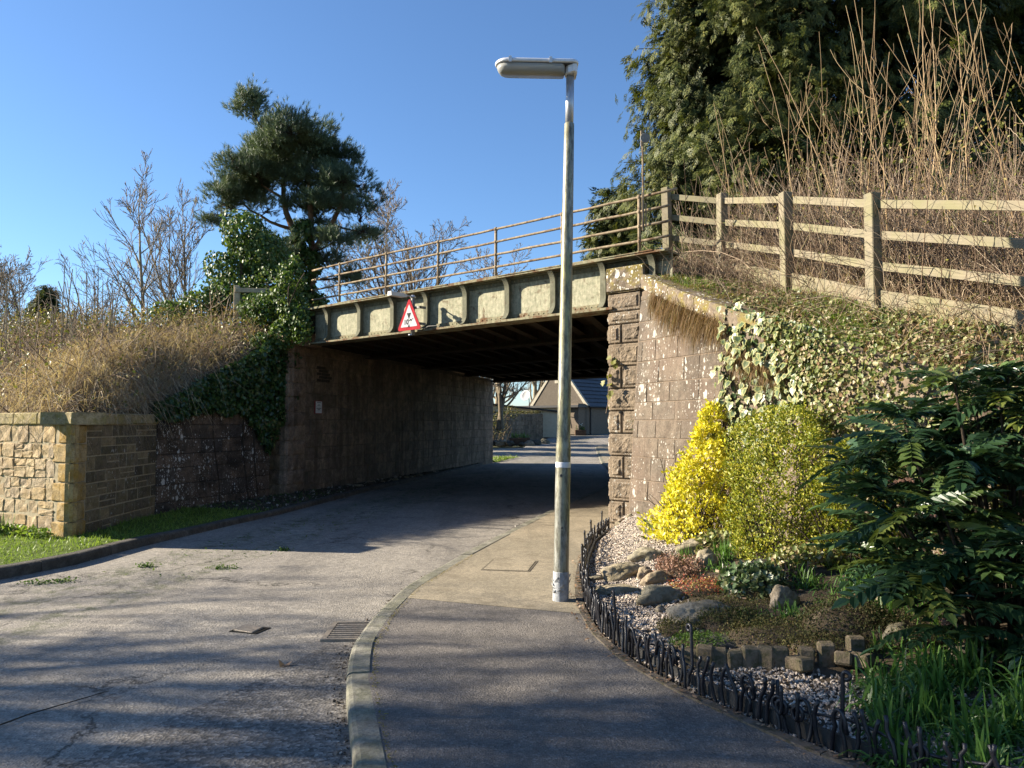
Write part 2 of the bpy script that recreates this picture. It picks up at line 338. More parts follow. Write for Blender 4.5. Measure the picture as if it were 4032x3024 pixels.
_g = s.mix(s.math('MULTIPLY', s.ramp(s.noise(1, 6, .75, vec=s.map((40, 40, 9))), [(.44, 0), (.58, 1)]), .85), _g, (.085, .08, .06))
s.base(_g); s.b.inputs['Metallic'].default_value = .35; s.bump(s.noise(70, 4, .7), .2, .004); M['column'] = s.m
M['alu'] = plain('weathered_aluminium', (.62, .62, .63), .45, .5, .12, 15, .1, metal=.25)
M['alu_dark'] = plain('grey_seal', (.07, .07, .07), .6, .3, .2)
M['lamp_white'] = plain('ceramic_white', (.5, .49, .45), .5, .4, .05)
s = MN('yellowed_acrylic_bowl', .3, .5); s.base((.66, .67, .64)); s.b.inputs['Transmission Weight'].default_value = .6; s.b.inputs['IOR'].default_value = 1.15; M['acrylic'] = s.m
M['steel_spigot'] = plain('bare_steel', (.42, .43, .45), .4, .5, .15, 12, .1, metal=.6)
s = MN('weathered_fence_timber', .8, .25)
_v = s.map((1, 1, 1)); gr = s.noise(1, 8, .7, vec=s.map((26, 26, 26)))
ob = s.n('ShaderNodeTexCoord'); gz = s.noise(1, 6, .7, vec=s.map((3.0, 60, 60), ob.outputs['Object']))
_c = s.mix(s.ramp(gz, [(.3, 0), (.72, 1)]), (.235, .2, .135), (.135, .116, .08))
_c = s.mix(s.ramp(s.noise(2.1, 5, .65), [(.42, 0), (.62, .75)]), _c, (.165, .155, .078)); _c = s.mix(s.math('MULTIPLY', s.ramp(s.noise(13, 5, .7), [(.52, 0), (.68, 1)]), .65), _c, (.12, .105, .08))
s.base(_c); s.bump(gz, .5, .006); M['wood'] = s.m
M['road_patch'] = asphalt('patched_asphalt', (.15, .137, .12), (.19, .172, .148), (.3, 1.5, 2.2), (.105, .096, .085), 46, 1.6)
M['wood_dark'] = plain('damp_edging_timber', (.16, .125, .085), .85, .2, .4, 14, .7, 70, second=(.07, .065, .03))
M['wood_pale'] = plain('silvered_timber', (.40, .33, .22), .85, .2, .3, 12, .4, 70)
M['iron'] = plain('black_painted_iron', (.012, .012, .016), .38, .5, .4, 20, .2, 120)
M['board'] = plain('charcoal_edging_board', (.035, .034, .033), .7, .3, .35, 10, .4, 60)
M['edge_stone'] = plain('edging_concrete', (.12, .10, .08), .9, .2, .35, 9, .6, 60, second=(.06, .055, .03))
M['cast_iron'] = plain('worn_cast_iron', (.26, .22, .17), .55, .4, .35, 25, .4, 80, metal=.3)
M['pit'] = plain('drain_pit', (.015, .014, .012), .9, .1, .2)  # near black, stands in for the shade inside holes
M['red'] = plain('faded_sign_red', (.30, .028, .036), .95, .04, .15, 5)
M['white'] = plain('sign_white', (.40, .405, .42), .95, .04, .06, 5)
M['black'] = plain('sign_black', (.05, .05, .055), .6, .3, .2)
M['grey_ink'] = plain('faded_grey_ink', (.04, .04, .042), .95, .03, .15)
M['dark_ink'] = plain('dull_blue_ink', (.008, .009, .014), .95, .03, .2)
M['notice'] = plain('notice_white', (.6, .62, .64), .6, .3, .08, 6)
M['notice_red'] = plain('notice_red', (.22, .03, .03), .6, .3, .15)
M['pole_dark'] = plain('grey_sign_pole', (.17, .165, .15), .6, .4, .3, 20, .2)
M['rock'] = stone('grey_buff_boulder', [(.27, .24, .175), (.22, .205, .155), (.32, .27, .19), (.25, .225, .18), (.36, .27, .18)], lichen=.3, stain=.45, stain_col=(.09, .08, .055), bump=.7, moss=.35, moss_col=(.11, .085, .02))
M['rock_dark'] = stone('dark_damp_rock', [(.09, .085, .075), (.07, .068, .06)], stain=.4, bump=.7, moss=.4, moss_col=(.06, .06, .02))
s = MN('pink_grey_gravel', .85, .3); _c = s.ramp(s.isl, [(0, (.13, .115, .1)), (.3, (.27, .23, .2)), (.6, (.4, .35, .30)), (.85, (.54, .44, .34)), (1, (.64, .57, .48))]); s.base(_c); M['gravel'] = s.m
s = MN('rubble_chips', .9, .2); s.base(s.ramp(s.isl, [(0, (.05, .04, .03)), (.75, (.11, .09, .07)), (1, (.4, .37, .33))])); M['chips'] = s.m
M['bark_pine'] = plain('orange_pine_bark', (.17, .10, .06), .9, .1, .4, 6, .8, 30)
M['bark'] = plain('grey_brown_bark', (.15, .125, .09), .9, .1, .35, 8, .5, 40)
M['bark_pale'] = plain('pale_ash_bark', (.24, .205, .145), .85, .1, .3, 8, .4, 40)
M['bark_dark'] = plain('dark_bark', (.055, .043, .032), .9, .1, .35, 8, .6, 40)
M['twig_grey'] = twig('grey_twigs', [(0, (.12, .098, .07)), (.5, (.19, .155, .11)), (1, (.27, .22, .15))])
M['twig_far'] = twig('far_twigs', [(0, (.15, .12, .09)), (1, (.25, .205, .15))])
M['twig_tan'] = twig('tan_shoots', [(0, (.18, .12, .065)), (.4, (.29, .2, .11)), (.8, (.40, .285, .165)), (1, (.27, .21, .11))])
M['twig_bramble'] = twig('bramble_canes', [(0, (.085, .055, .038)), (.35, (.2, .138, .092)), (.7, (.32, .235, .16)), (.9, (.48, .385, .28)), (1, (.15, .16, .06))])
M['dry_grass'] = leaf('dry_grass', [(0, (.29, .21, .135)), (.5, (.43, .335, .225)), (1, (.6, .49, .35))], .35, .7, .2)
M['fox_grass'] = leaf('tawny_fescue', [(0, (.12, .07, .032)), (.5, (.19, .118, .054)), (.85, (.26, .175, .09)), (1, (.15, .15, .06))], .35, .7, .2)
M['grass'] = leaf('lawn_grass', [(0, (.10, .16, .025)), (.5, (.16, .25, .04)), (1, (.26, .35, .08))], .4, .5, .3)
M['grass_dk'] = leaf('mossy_grass', [(0, (.04, .085, .015)), (.6, (.08, .15, .025)), (1, (.14, .2, .04))], .35, .6, .3)
M['blade'] = leaf('strap_leaves', [(0, (.04, .095, .02)), (.5, (.08, .175, .032)), (1, (.15, .27, .06))], .38, .38, .45)
M['blade_black'] = leaf('black_grass', [(0, (.012, .01, .014)), (1, (.05, .04, .048))], .05, .4, .5)
M['bramble_leaf'] = leaf('bramble_leaves', [(0, (.06, .085, .02)), (.4, (.12, .14, .03)), (.75, (.24, .22, .05)), (.9, (.22, .12, .05)), (1, (.34, .28, .1))], .3, .5, .4)
M['dead_leaf'] = leaf('dead_leaves', [(0, (.13, .075, .045)), (.5, (.24, .15, .09)), (1, (.40, .30, .21))], .2, .8, .2)
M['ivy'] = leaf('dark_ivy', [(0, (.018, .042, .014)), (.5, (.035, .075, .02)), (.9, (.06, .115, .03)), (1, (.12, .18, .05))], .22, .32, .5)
M['ivy_sun'] = leaf('sunlit_ivy', [(0, (.035, .075, .016)), (.5, (.075, .13, .026)), (.9, (.12, .17, .04)), (1, (.2, .23, .08))], .3, .48, .35)  # lighter copy of the ivy, sunlight put into its greens
M['ivy_ground'] = leaf('ground_ivy', [(0, (.06, .085, .022)), (.3, (.12, .155, .04)), (.6, (.22, .23, .085)), (.85, (.32, .26, .14)), (1, (.22, .13, .08))], .25, .45, .4)
M['ivy_green'] = leaf('variegated_ivy_centre', [(0, (.06, .09, .04)), (.5, (.095, .13, .06)), (1, (.14, .175, .085))], .2, .38, .45, island=False)
M['ivy_cream'] = leaf('variegated_ivy_margin', [(0, (.2, .22, .075)), (.5, (.28, .275, .115)), (1, (.37, .345, .17))], .25, .4, .4, island=False)
M['pine'] = leaf('pine_needles', [(0, (.06, .095, .055)), (.5, (.11, .155, .085)), (1, (.19, .24, .125))], .2, .5, .3, big=(.9, (.75, .8, .9)))
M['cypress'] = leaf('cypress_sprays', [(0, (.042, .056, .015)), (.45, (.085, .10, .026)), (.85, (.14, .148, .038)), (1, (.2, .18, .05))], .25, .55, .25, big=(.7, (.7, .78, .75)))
M['cypress_in'] = leaf('cypress_inner', [(0, (.018, .028, .010)), (1, (.04, .052, .018))], .15, .6, .2)  # dark copy for the crown interior, its shade put into the leaf colour
M['euon'] = leaf('gold_euonymus', [(0, (.38, .38, .025)), (.3, (.60, .56, .035)), (.65, (.78, .68, .06)), (.9, (.82, .73, .2)), (1, (.25, .31, .04))], .35, .4, .4)
M['privet'] = leaf('gold_box_leaves', [(0, (.11, .15, .018)), (.35, (.19, .225, .025)), (.7, (.31, .315, .035)), (.92, (.44, .40, .06)), (1, (.3, .26, .05))], .35, .45, .35)
M['mahonia'] = leaf('mahonia_leaf', [(0, (.022, .05, .022)), (.5, (.036, .078, .032)), (.78, (.055, .105, .04)), (.88, (.11, .16, .04)), (1, (.2, .23, .05))], .25, .3, .5, island=False)
M['raceme'] = leaf('spent_flowers', [(0, (.13, .07, .05)), (1, (.28, .17, .12))], .15, .8, .2)
M['berry'] = leaf('green_berries', [(0, (.10, .16, .09)), (1, (.17, .24, .14))], .1, .5, .3)
M['sedum'] = leaf('red_sedum', [(0, (.30, .05, .04)), (.45, (.46, .13, .07)), (.75, (.40, .26, .09)), (1, (.28, .3, .08))], .2, .5, .3)
M['moss_mat'] = leaf('mossy_mat', [(0, (.05, .055, .018)), (.5, (.10, .095, .03)), (.85, (.15, .14, .05)), (1, (.17, .10, .05))], .2, .7, .2)
M['heath'] = leaf('low_heather', [(0, (.05, .06, .022)), (.5, (.095, .105, .035)), (1, (.13, .09, .05))], .2, .7, .2)
M['ivy_small'] = leaf('small_white_edged_ivy', [(0, (.05, .09, .035)), (.5, (.09, .14, .06)), (.8, (.16, .2, .1)), (1, (.5, .5, .36))], .2, .4, .4)
M['moss'] = leaf('cushion_moss', [(0, (.10, .085, .012)), (.6, (.17, .14, .02)), (1, (.22, .2, .04))], .15, .8, .2)
M['harl'] = plain('grey_harling', (.115, .098, .078), .95, .1, .2, 9, .6, 60)  # gable's half shade put into a darker harling colour
M['harl_side'] = plain('buff_harling', (.16, .13, .10), .95, .1, .18, 9, .6, 60)
M['cream'] = plain('cream_render', (.52, .46, .34), .9, .2, .1, 6)
M['slate'] = plain('blue_slate', (.055, .06, .07), .6, .4, .3, 4, .3, 40)
M['skew'] = plain('pale_skew_stone', (.36, .33, .26), .9, .2, .25, 10, .4)
M['pvc'] = plain('white_pvc', (.8, .8, .78), .4, .4, .03)
M['glass'] = plain('window_glass', (.03, .035, .045), .1, .6, .1)
M['gutter'] = plain('black_gutter', (.02, .02, .022), .5, .4, .2)
M['terra'] = plain('planter_wood', (.09, .055, .035), .85, .2, .3)
M['dish'] = plain('grey_dish', (.42, .42, .41), .5, .4, .1)
M['narcissus'] = leaf('narcissus_leaves', [(0, (.07, .14, .035)), (.6, (.13, .22, .06)), (1, (.22, .3, .1))], .35, .45, .4)
M['petal'] = plain('white_petals', (.75, .73, .6), .6, .3, .05)
M['wrap'] = plain('torn_grey_wrap', (.30, .31, .32), .5, .4, .4, 22, .4, 60)
M['cover_edge'] = plain('worn_cover_edge', (.13, .11, .08), .9, .2, .3, 12, .5, 60)
# ------------------------------------------------------------------ the setting: ground, road, pavements, kerbs, banks
def zr(y):                                   # road level along the street
    y = np.asarray(y, float)
    return np.where(y < 7, -.10, np.where(y < 13, -.10 + .06 * (y - 7) / 6, -.04)) + .03 * np.clip(y - 33, 0, 37)
def zp(y): return np.maximum(zr(y) + .04, 0.0)
def sheet(name, rows, mat, nsub=(4, 1), zf=None, jit=0.0):
    A, F = loft([[(*p, 0) if len(p) == 2 else p for p in r] for r in rows], nsub)
    if zf is not None: A[..., 2] = zf(A[..., 1])
    if jit: A[1:-1, 1:-1, 2] += (fbm(A[1:-1, 1:-1], .9) - .5) * jit
    o = link(name, np_mesh(name, A.reshape(-1, 3), F, smooth=True), mat); return A, o
ys = [-400, -50, 0, 20, 33, 45, 60, 70, 100, 300, 2500]; xs = [-2500, -300, -60, -20, 0, 20, 60, 300, 2500]
A_, _o = sheet('ground', [[(x, y, 0) for x in xs] for y in ys], M['ground'], (1, 1), lambda y: zr(y) - .22); tag(_o, kind='structure')
KL = [(-30, -12), (-30, 1.2), (-14, 2.2), (-8.5, 4.6), (-6.4, 6.8), (-5.54, 8.4), (-5.19, 9.21), (-5.08, 10.19), (-4.81, 11.4), (-4.2, 13.88), (-3.47, 18.94), (-1.72, 27.0), (-.89, 32.2), (.3, 40), (1.1, 47), (3.2, 57), (5, 60.2), (22, 63)]
KR = [(-.3, -12), (-.3, 1.2), (-.42, 2.4), (-.79, 3.89), (-1.05, 4.92), (-1.17, 5.69), (-1.17, 6.44), (-1.07, 7.63), (-.61, 9.61), (-.05, 11.7), (.62, 14.09), (2.45, 20.0), (3.3, 25.5), (3.7, 32), (4.2, 38), (4.7, 43.5), (6.3, 48.3), (22, 54)]
rows = [[(l[0] + (r[0] - l[0]) * t, l[1] + (r[1] - l[1]) * t) for t in np.linspace(0, 1, 9)] for l, r in zip(KL, KR)]
_, road = sheet('road', rows, M['road'], (5, 1), zr); tag(road, kind='structure')
# the side lane joining beyond the bridge
_, _o = sheet('side_lane', [[(-12, 33.2), (-.6, 33.6)], [(-12, 37), (.2, 39.4)], [(-12, 39), (.6, 42.5)]], M['road'], (3, 6), lambda y: zr(y) + .006); tag(_o, kind='structure')
_, _o = sheet('road_patch', [[(-1.42, 6.02), (-1.13, 5.95)], [(-1.62, 5.3), (-1.09, 5.2)], [(-1.98, 4.5), (-.93, 4.5)], [(-2.5, 3.4), (-.63, 3.4)], [(-2.9, 2.4), (-.43, 2.4)]], M['road_patch'], (4, 4), lambda y: zr(y) + .004); tag(_o, kind='structure')
PK = [(-.15, -8), (-.15, 1.2), (-.28, 2.45), (-.65, 3.92), (-.91, 4.94), (-1.03, 5.69), (-1.03, 6.42), (-.97, 7.15)]
PB = [(4.5, -8), (4.5, 1.2), (3.2, 2.2), (1.78, 3.5), (1.17, 4.4), (.80, 5.25), (.66, 5.93), (.60, 6.55)]
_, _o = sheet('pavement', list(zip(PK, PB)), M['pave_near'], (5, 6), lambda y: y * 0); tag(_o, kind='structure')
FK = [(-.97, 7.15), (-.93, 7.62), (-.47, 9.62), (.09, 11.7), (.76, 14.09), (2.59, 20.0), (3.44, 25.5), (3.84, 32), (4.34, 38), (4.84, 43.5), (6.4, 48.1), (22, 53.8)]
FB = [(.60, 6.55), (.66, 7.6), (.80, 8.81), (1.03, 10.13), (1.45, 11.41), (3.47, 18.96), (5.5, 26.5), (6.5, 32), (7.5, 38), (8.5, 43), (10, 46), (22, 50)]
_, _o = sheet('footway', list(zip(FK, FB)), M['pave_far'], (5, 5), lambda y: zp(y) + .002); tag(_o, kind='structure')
def resample(pts, step):
    P = np.asarray(pts, float); d = np.r_[0, np.cumsum(np.linalg.norm(np.diff(P, axis=0), axis=1))]
    n = max(int(d[-1] / step), 1); t = np.linspace(0, d[-1], n + 1)
    return np.stack([np.interp(t, d, P[:, i]) for i in range(P.shape[1])], 1)
def smooth_line(pts, step, it=3):
    P = resample(pts, step)
    for _ in range(it): P[1:-1] = (P[:-2] + 2 * P[1:-1] + P[2:]) / 4
    return P
def kerb(name, pts, width, top, mat, lens, side=1, seed=1):
    """row of kerb stones along a line; width is laid to the left (+1) or right (-1) of travel"""
    rng = random.Random(seed); root = empty(name, kind='structure')
    P = smooth_line(pts, .1, 6); d = np.r_[0, np.cumsum(np.linalg.norm(np.diff(P, axis=0), axis=1))]; s = 0
    while s < d[-1] - .3:
        L = lens * rng.uniform(.92, 1.05); e = min(s + L, d[-1]); t = np.linspace(s + .004, e - .006, 5)
        Q = np.stack([np.interp(t, d, P[:, i]) for i in (0, 1)], 1); tn = nrm(np.gradient(Q, axis=0)); nn = np.stack([-tn[:, 1], tn[:, 0]], 1) * side
        b = B(); dz = rng.uniform(-.006, .006); V = []
        for q, n_ in zip(Q, nn):
            zt = top(q[1]) + dz
            for (o, z) in ((0, -.25), (0, zt - .03), (.012, zt - .008), (.035, zt), (width - .006, zt), (width, zt - .01), (width, -.25)):
                z2 = z if z > -.2 else zr(q[1]) - .15
                V.append((q[0] + n_[0] * o, q[1] + n_[1] * o, float(z2)))
        F = [(i * 7 + j, i * 7 + j + 1, (i + 1) * 7 + j + 1, (i + 1) * 7 + j) for i in range(4) for j in range(6)] + [tuple(range(7)), tuple(range(34, 27, -1))]
        b.add(V, F).obj('kerb_stone', mat, root); s = e
    return root
kerb('right_kerb', KR[2:17], .15, lambda y: float(max(zr(y) + .03, min(.004, .004))) if y < 33 else float(zr(y) + .03), M['kerb'], .92, -1, 3)
kerb('left_kerb', KL[2:13], .15, lambda y: float(np.interp(y, [9, 14, 32], [.045, .05, .06])), M['kerb_left'], 1.15, 1, 4)
# verge on the left, turf near the wall end and littered soil under the bridge
VK = [(-14.1, 2.32), (-8.6, 4.72), (-6.52, 6.9), (-5.68, 8.45), (-5.34, 9.25), (-5.23, 10.2), (-4.96, 11.43), (-4.35, 13.9)]
VW = [(-24, 19), (-14, 14.9), (-9, 12.3), (-6.4, 10.9), (-6.0, 10.75), (-5.95, 11.2), (-6.1, 12.4), (-5.95, 14.2)]
VG, _o = sheet('verge', [[(*k, .03), (*w, .06)] for k, w in zip(VK, VW)], M['turf'], (4, 8), None, .06); tag(_o, kind='structure')
VS, _o = sheet('bare_verge', [[(*k, .02), (*w, .07)] for k, w in zip([(-4.35, 13.9), (-3.62, 18.95), (-1.87, 27), (-1.03, 32.2), (-.3, 33.5)], [(-5.9, 14.2), (-4.2, 19.0), (-2.0, 27), (-.75, 32.2), (-1.6, 33.5)])], M['verge_soil'], (8, 5), None, .08); tag(_o, kind='structure')
# embankments
AV = np.array([.262, .965, 0])               # direction the bridge passage runs
F0 = [(-22, 17.5, 1.5), (-12, 13.95, 1.62), (-9, 12.4, 1.66), (-6.35, 11.05, 1.66), (-6.4, 12, 1.66), (-6.48, 13.35, 1.72), (-5.98, 14.7, 2.3), (-5.5, 16, 2.95), (-5.15, 17.0, 3.5)]
T0 = [(-22, 24, 4.0), (-14, 20.5, 4.0), (-11, 19, 4.0), (-9, 18.2, 3.9), (-8.3, 18.1, 3.9), (-7.7, 18, 3.9), (-7, 17.9, 3.9), (-6.2, 17.8, 3.9), (-5.45, 17.6, 3.88)]
LB, _o = sheet('left_embankment', [F0, [tuple(np.array(a) * .5 + np.array(b) * .5 + (0, 0, .15)) for a, b in zip(F0, T0)], T0,
    [tuple(np.array(t) + AV * 12.5) for t in T0], [tuple(np.array(t) + AV * 13.5 + np.array([-4, 2.5, -4])) for t in T0]], M['bank_soil'], (4, 4), None, .3); tag(_o, kind='structure')
LB_front = LB[:9]
WL = [(1.9, 11.1, 3.8), (2.25, 10.3, 3.42), (2.65, 9.4, 3.05), (3.05, 8.5, 2.7), (3.4, 7.6, 2.35), (3.85, 6.5, 2.0), (4.4, 5.3, 1.8), (5.2, 3.8, 1.6), (7, 1, 1.5)]
FL = [(2.6, 12.1, 4.0), (3.1, 11.4, 3.8), (3.28, 10.4, 3.5), (3.4, 9.4, 3.22), (3.8, 8.0, 2.78), (4.42, 6.3, 2.3), (5.15, 4.7, 2.0), (6, 3, 1.8), (8, 0, 1.7)]
UL = [(min(0, 0) + a + 1.4, b + 1.0, min(c + .55, 4.0)) for a, b, c in FL]; TL = [(a + 4.5, b + 3.4, 4.0) for a, b, c in FL]; QL = [(a + 26, b + 20, 4.0) for a, b, c in FL]
RB, _o = sheet('right_embankment', [[(a + .12, b + .05, c - .04) for a, b, c in WL], FL, UL, TL, QL], M['bank_soil'], (4, 4), None, .15); tag(_o, kind='structure')
RB_slope = RB[:5]; RB_up = RB[4:13]
# garden bed behind the low iron border
BD = [(1.42, 11.30), (1.05, 10.13), (.83, 8.81), (.71, 7.8), (.65, 6.82), (.69, 5.93), (.83, 5.25), (1.05, 4.71), (1.27, 4.31), (1.48, 3.94), (1.80, 3.50), (2.6, 2.7)]
BW = [(1.75, 11.2), (1.85, 10.9), (2.15, 10.1), (2.5, 9.1), (2.9, 8.2), (3.2, 7.4), (3.6, 6.4), (4.1, 5.3), (4.6, 4.3), (5.0, 3.6), (5.3, 3.2), (6, 2.2)]
GZ = [.0, .05, .10, .16, .22, .27, .30, .32]
A, F = loft([[(b[0] + (w[0] - b[0]) * t, b[1] + (w[1] - b[1]) * t, z) for t, z in zip(np.linspace(0, 1, 8), GZ)] for b, w in zip(BD, BW)], (6, 4))
A[..., 2] += (fbm(A, 1.6) - .5) * .07 + .01; GA = A
_o = link('garden_bed', np_mesh('garden_bed', A.reshape(-1, 3), F, smooth=True), M['soil']); tag(_o, kind='structure')
_gp = GA.reshape(-1, 3)
def gz(x, y):
    d = (_gp[:, 0] - x) ** 2 + (_gp[:, 1] - y) ** 2; i = np.argsort(d)[:4]; w = 1 / (d[i] + 1e-4); return float((_gp[i, 2] * w).sum() / w.sum())
# ------------------------------------------------------------------ stones
def stone_mesh(name, w, h, d, bev, rough, seed, nx=4, nz=4, plan=0.0, panel=0.0, margin=0.0):
    """front face towards -y, centred in x and z"""
    rng = np.random.default_rng(seed); e = bev
    def ticks(L, n): return np.r_[0, np.linspace(e, L - e, n - 1), L] if n > 2 else np.array([0, L])
    X = ticks(w, nx) - w / 2; Z = ticks(h, nz) - h / 2; V = []
    for i, z in enumerate(Z):
        for j, x in enumerate(X):
            ed = i in (0, len(Z) - 1) or j in (0, len(X) - 1); y = bev if ed else -rng.random() * rough
            if panel and not ed:
                inn = min(x + w / 2, w / 2 - x, z + h / 2, h / 2 - z) > margin
                y = -(panel * .55 + (fbm(np.array([x * 1.0, seed * 3.3, z]), 19, 3) - .3) * rough * 3.2 + rng.normal() * rough * .12) if inn else -.001
            jx, jz = (rng.normal(size=2) * plan) if plan else (0, 0)
            V.append((x + jx, y, z + jz))
    c, r = len(X), len(Z); F = [(i * c + j, i * c + j + 1, (i + 1) * c + j + 1, (i + 1) * c + j) for i in range(r - 1) for j in range(c - 1)]
    ring = [j for j in range(c)] + [i * c + c - 1 for i in range(1, r)] + [(r - 1) * c + j for j in range(c - 2, -1, -1)] + [i * c for i in range(r - 2, 0, -1)]
    o = len(V); V += [(V[k][0], d, V[k][2]) for k in ring]; n = len(ring)
    F += [(ring[k], o + k, o + (k + 1) % n, ring[(k + 1) % n]) for k in range(n)]
    return np_mesh(name, V, F)
def variants(name, w, h, d, bev, rough, n, mat, **k):
    out = []
    for i in range(n):
        me = stone_mesh(name, w, h, d, bev, rough, 100 + i * 7, **k); me.materials.append(mat); out.append(me)
    return out
def put_stone(name, me, w0, h0, w, h, pos, face, parent, tilt=0.0):
    """face: horizontal unit vector the stone looks along"""
    o = bpy.data.objects.new(name, me); COL.objects.link(o); o.parent = parent
    o.location = pos; o.rotation_euler = (tilt, 0, math.atan2(face[0], -face[1])); o.scale = (w / w0, 1, h / h0); return o
def ashlar(root, P0, P1, z0, ztop, face, meshes, w0, h0, hs, ls, proud, rng, gap=.008, tilt=0.0, batter=0.0, name='stone', skip=None):
    """coursed stones from P0 to P1 (plan), up to ztop(s)"""
    P0 = np.array(P0, float); P1 = np.array(P1, float); L = np.linalg.norm(P1 - P0); t = (P1 - P0) / L; z = z0; f = np.array(face); cnt = 0; row = 0
    while True:
        h = rng.uniform(*hs); s = -rng.uniform(0, ls[0] * .6) if row % 2 else 0.0
        if z > max(ztop(x) for x in (0, L / 2, L)) - .06: break
        while s < L - .03:
            w = rng.uniform(*ls); a = max(s, 0); e = min(s + w, L)
            if L - e < .18: e = L
            top = min(ztop((a + e) / 2), z + h)
            if e - a > .06 and top - z > .07 and not (skip and skip((a + e) / 2, z + h / 2)):
                m = (a + e) / 2; zc = (z + top) / 2; q = P0 + t * m + f * (proud + rng.uniform(-.004, .004) - batter * zc)
                put_stone(name, rng.choice(meshes), w0, h0, e - a - gap, top - z - gap, (q[0], q[1], zc), f, root, tilt); cnt += 1
            s = e if e == L else s + w
        z += h; row += 1
    return cnt
rngS = random.Random(11)
# ------------------------------------------------------------------ bridge: frame along the girder
A0 = np.array([-4.9, 16.78]); TD = np.array([.755, -.656]); NN = np.array([.656, .755])
BR = empty('railway_bridge', (A0[0], A0[1], 0), math.atan2(TD[1], TD[0]), 'old steel girder railway bridge with cream flaking paint spanning the road', 'bridge')
def s_at(k):                                  # place along the girder line for a plan slope x/y
    return (k * A0[1] - A0[0]) / (TD[0] - k * TD[1])
YG = .26                                      # web plane behind the pier front
S0, S1 = .62, 9.3
b = B(); b.box(S0, S1, YG, YG + .02, 3.33, 4.04); b.obj('web_plate', M['girder'], BR)
b = B(); b.box(S0 - .05, 8.40, YG - .2, YG + .2, 3.295, 3.33)
b.obj('bottom_flange', M['flange'], BR)
b = B(); b.box(S0 - .1, S1, YG - .215, YG + .22, 4.04, 4.068); b.obj('top_flange', M['flange'], BR)
rp = random.Random(2); x = S0 - .1
while x < S1 - .3:
    L = rp.uniform(.5, 1.2); b = B(); b.box(x, min(x + L - .02, S1), YG - .225 + rp.uniform(-.01, .012), YG + .23, 4.0685, 4.082 + rp.uniform(0, .012)); b.obj('cover_plate', M['flange'], BR); x += L
b = B(); b.box(S0, S1, YG - .09, YG - .003, 3.331, 3.345); b.box(S0, S1, YG - .018, YG - .003, 3.346, 3.43); b.obj('lower_angle', M['flange'], BR)
b = B(); b.box(S0, S1, YG - .085, YG - .003, 4.02, 4.038); b.box(S0, S1, YG - .016, YG - .003, 3.945, 4.019); b.obj('upper_angle', M['stiff'], BR)
rv = B(); x = S0 + .04
while x < S1:
    for (yy, zz, ax) in ((YG - .06, 3.345, 2), (YG - .018, 3.39, 1), (YG - .016, 3.985, 1)):
        r = .017
        if ax == 2: pts = [(x + r * math.cos(a), yy + r * math.sin(a), zz) for a in np.arange(6) * 1.0472] + [(x, yy, zz + .014)]
        else: pts = [(x + r * math.cos(a), yy, zz + r * math.sin(a)) for a in np.arange(6) * 1.0472] + [(x, yy - .014, zz)]
        rv.add(pts, [(i, (i + 1) % 6, 6) for i in range(6)])
    x += .105
tag(rv.obj('rivets', M['flange'], BR), kind='stuff')
SU = [690, 760, 832, 905, 990, 1082, 1182, 1292, 1400]
def knee(sx, w=.1):
    z0, z1 = 3.347, 4.018; pr = []
    for i in range(7):                         # the stiffener sweeps out to meet both flanges
        a = i / 6; pr.append((YG - .115 - .085 * (1 - a) ** 2.2, z0 + a * .17))
    for i in range(7):
        a = i / 6; pr.append((YG - .115 - .085 * a ** 2.2, z1 - .17 + a * .17))
    back = [(y + .014, z) for y, z in pr][::-1]
    b = B(); b.prism(pr + back, 0, sx - w / 2, sx + w / 2)
    poly = pr + [(YG - .004, z1), (YG - .004, z0)]; b.prism([(y + .0141, z) for y, z in pr] + [(YG - .004, z1), (YG - .004, z0)], 0, sx - .008, sx + .008)
    b.obj('stiffener', M['stiff'], BR)
for u in SU: knee(s_at((u - 1106) / 1659 * 1.0))
# railing on the parapet
rail_u = [700, 801, 914, 1040, 1186, 1356]; YR = YG + .1
RAIL = empty('bridge_railing', (A0[0], A0[1], 4.085), math.atan2(TD[1], TD[0]), 'rusty four bar tubular railing along the top of the bridge girder', 'railing')
for u in rail_u:
    sx = s_at((u - 1106) / 1659); b = B(); b.tube([(sx, YR, -.012), (sx, YR, .92)], .026, 10)
    for k in range(4): b.lathe([(.02, -.035), (.036, -.018), (.036, .018), (.02, .035)], 10); n0 = len(b.v) - 40; b.v[n0:] = [(p[0] + sx, p[1] + YR, p[2] + .235 + k * .222) for p in b.v[n0:]]
    b.obj('post', M['rail'], RAIL, smooth=True)
sa, sb_ = s_at((640 - 1106) / 1659), s_at((1440 - 1106) / 1659)
for k in range(4):
    n = 24; rr = np.random.default_rng(k); xs_ = np.linspace(sa, sb_ - (0 if k == 3 else .12), n)
    pts = [(x, YR + rr.normal() * .002, .235 + k * .222 + rr.normal() * .003) for x in xs_]
    b = B(); b.tube(pts, .021, 8); b.obj('rail', M['rail'], RAIL, smooth=True)
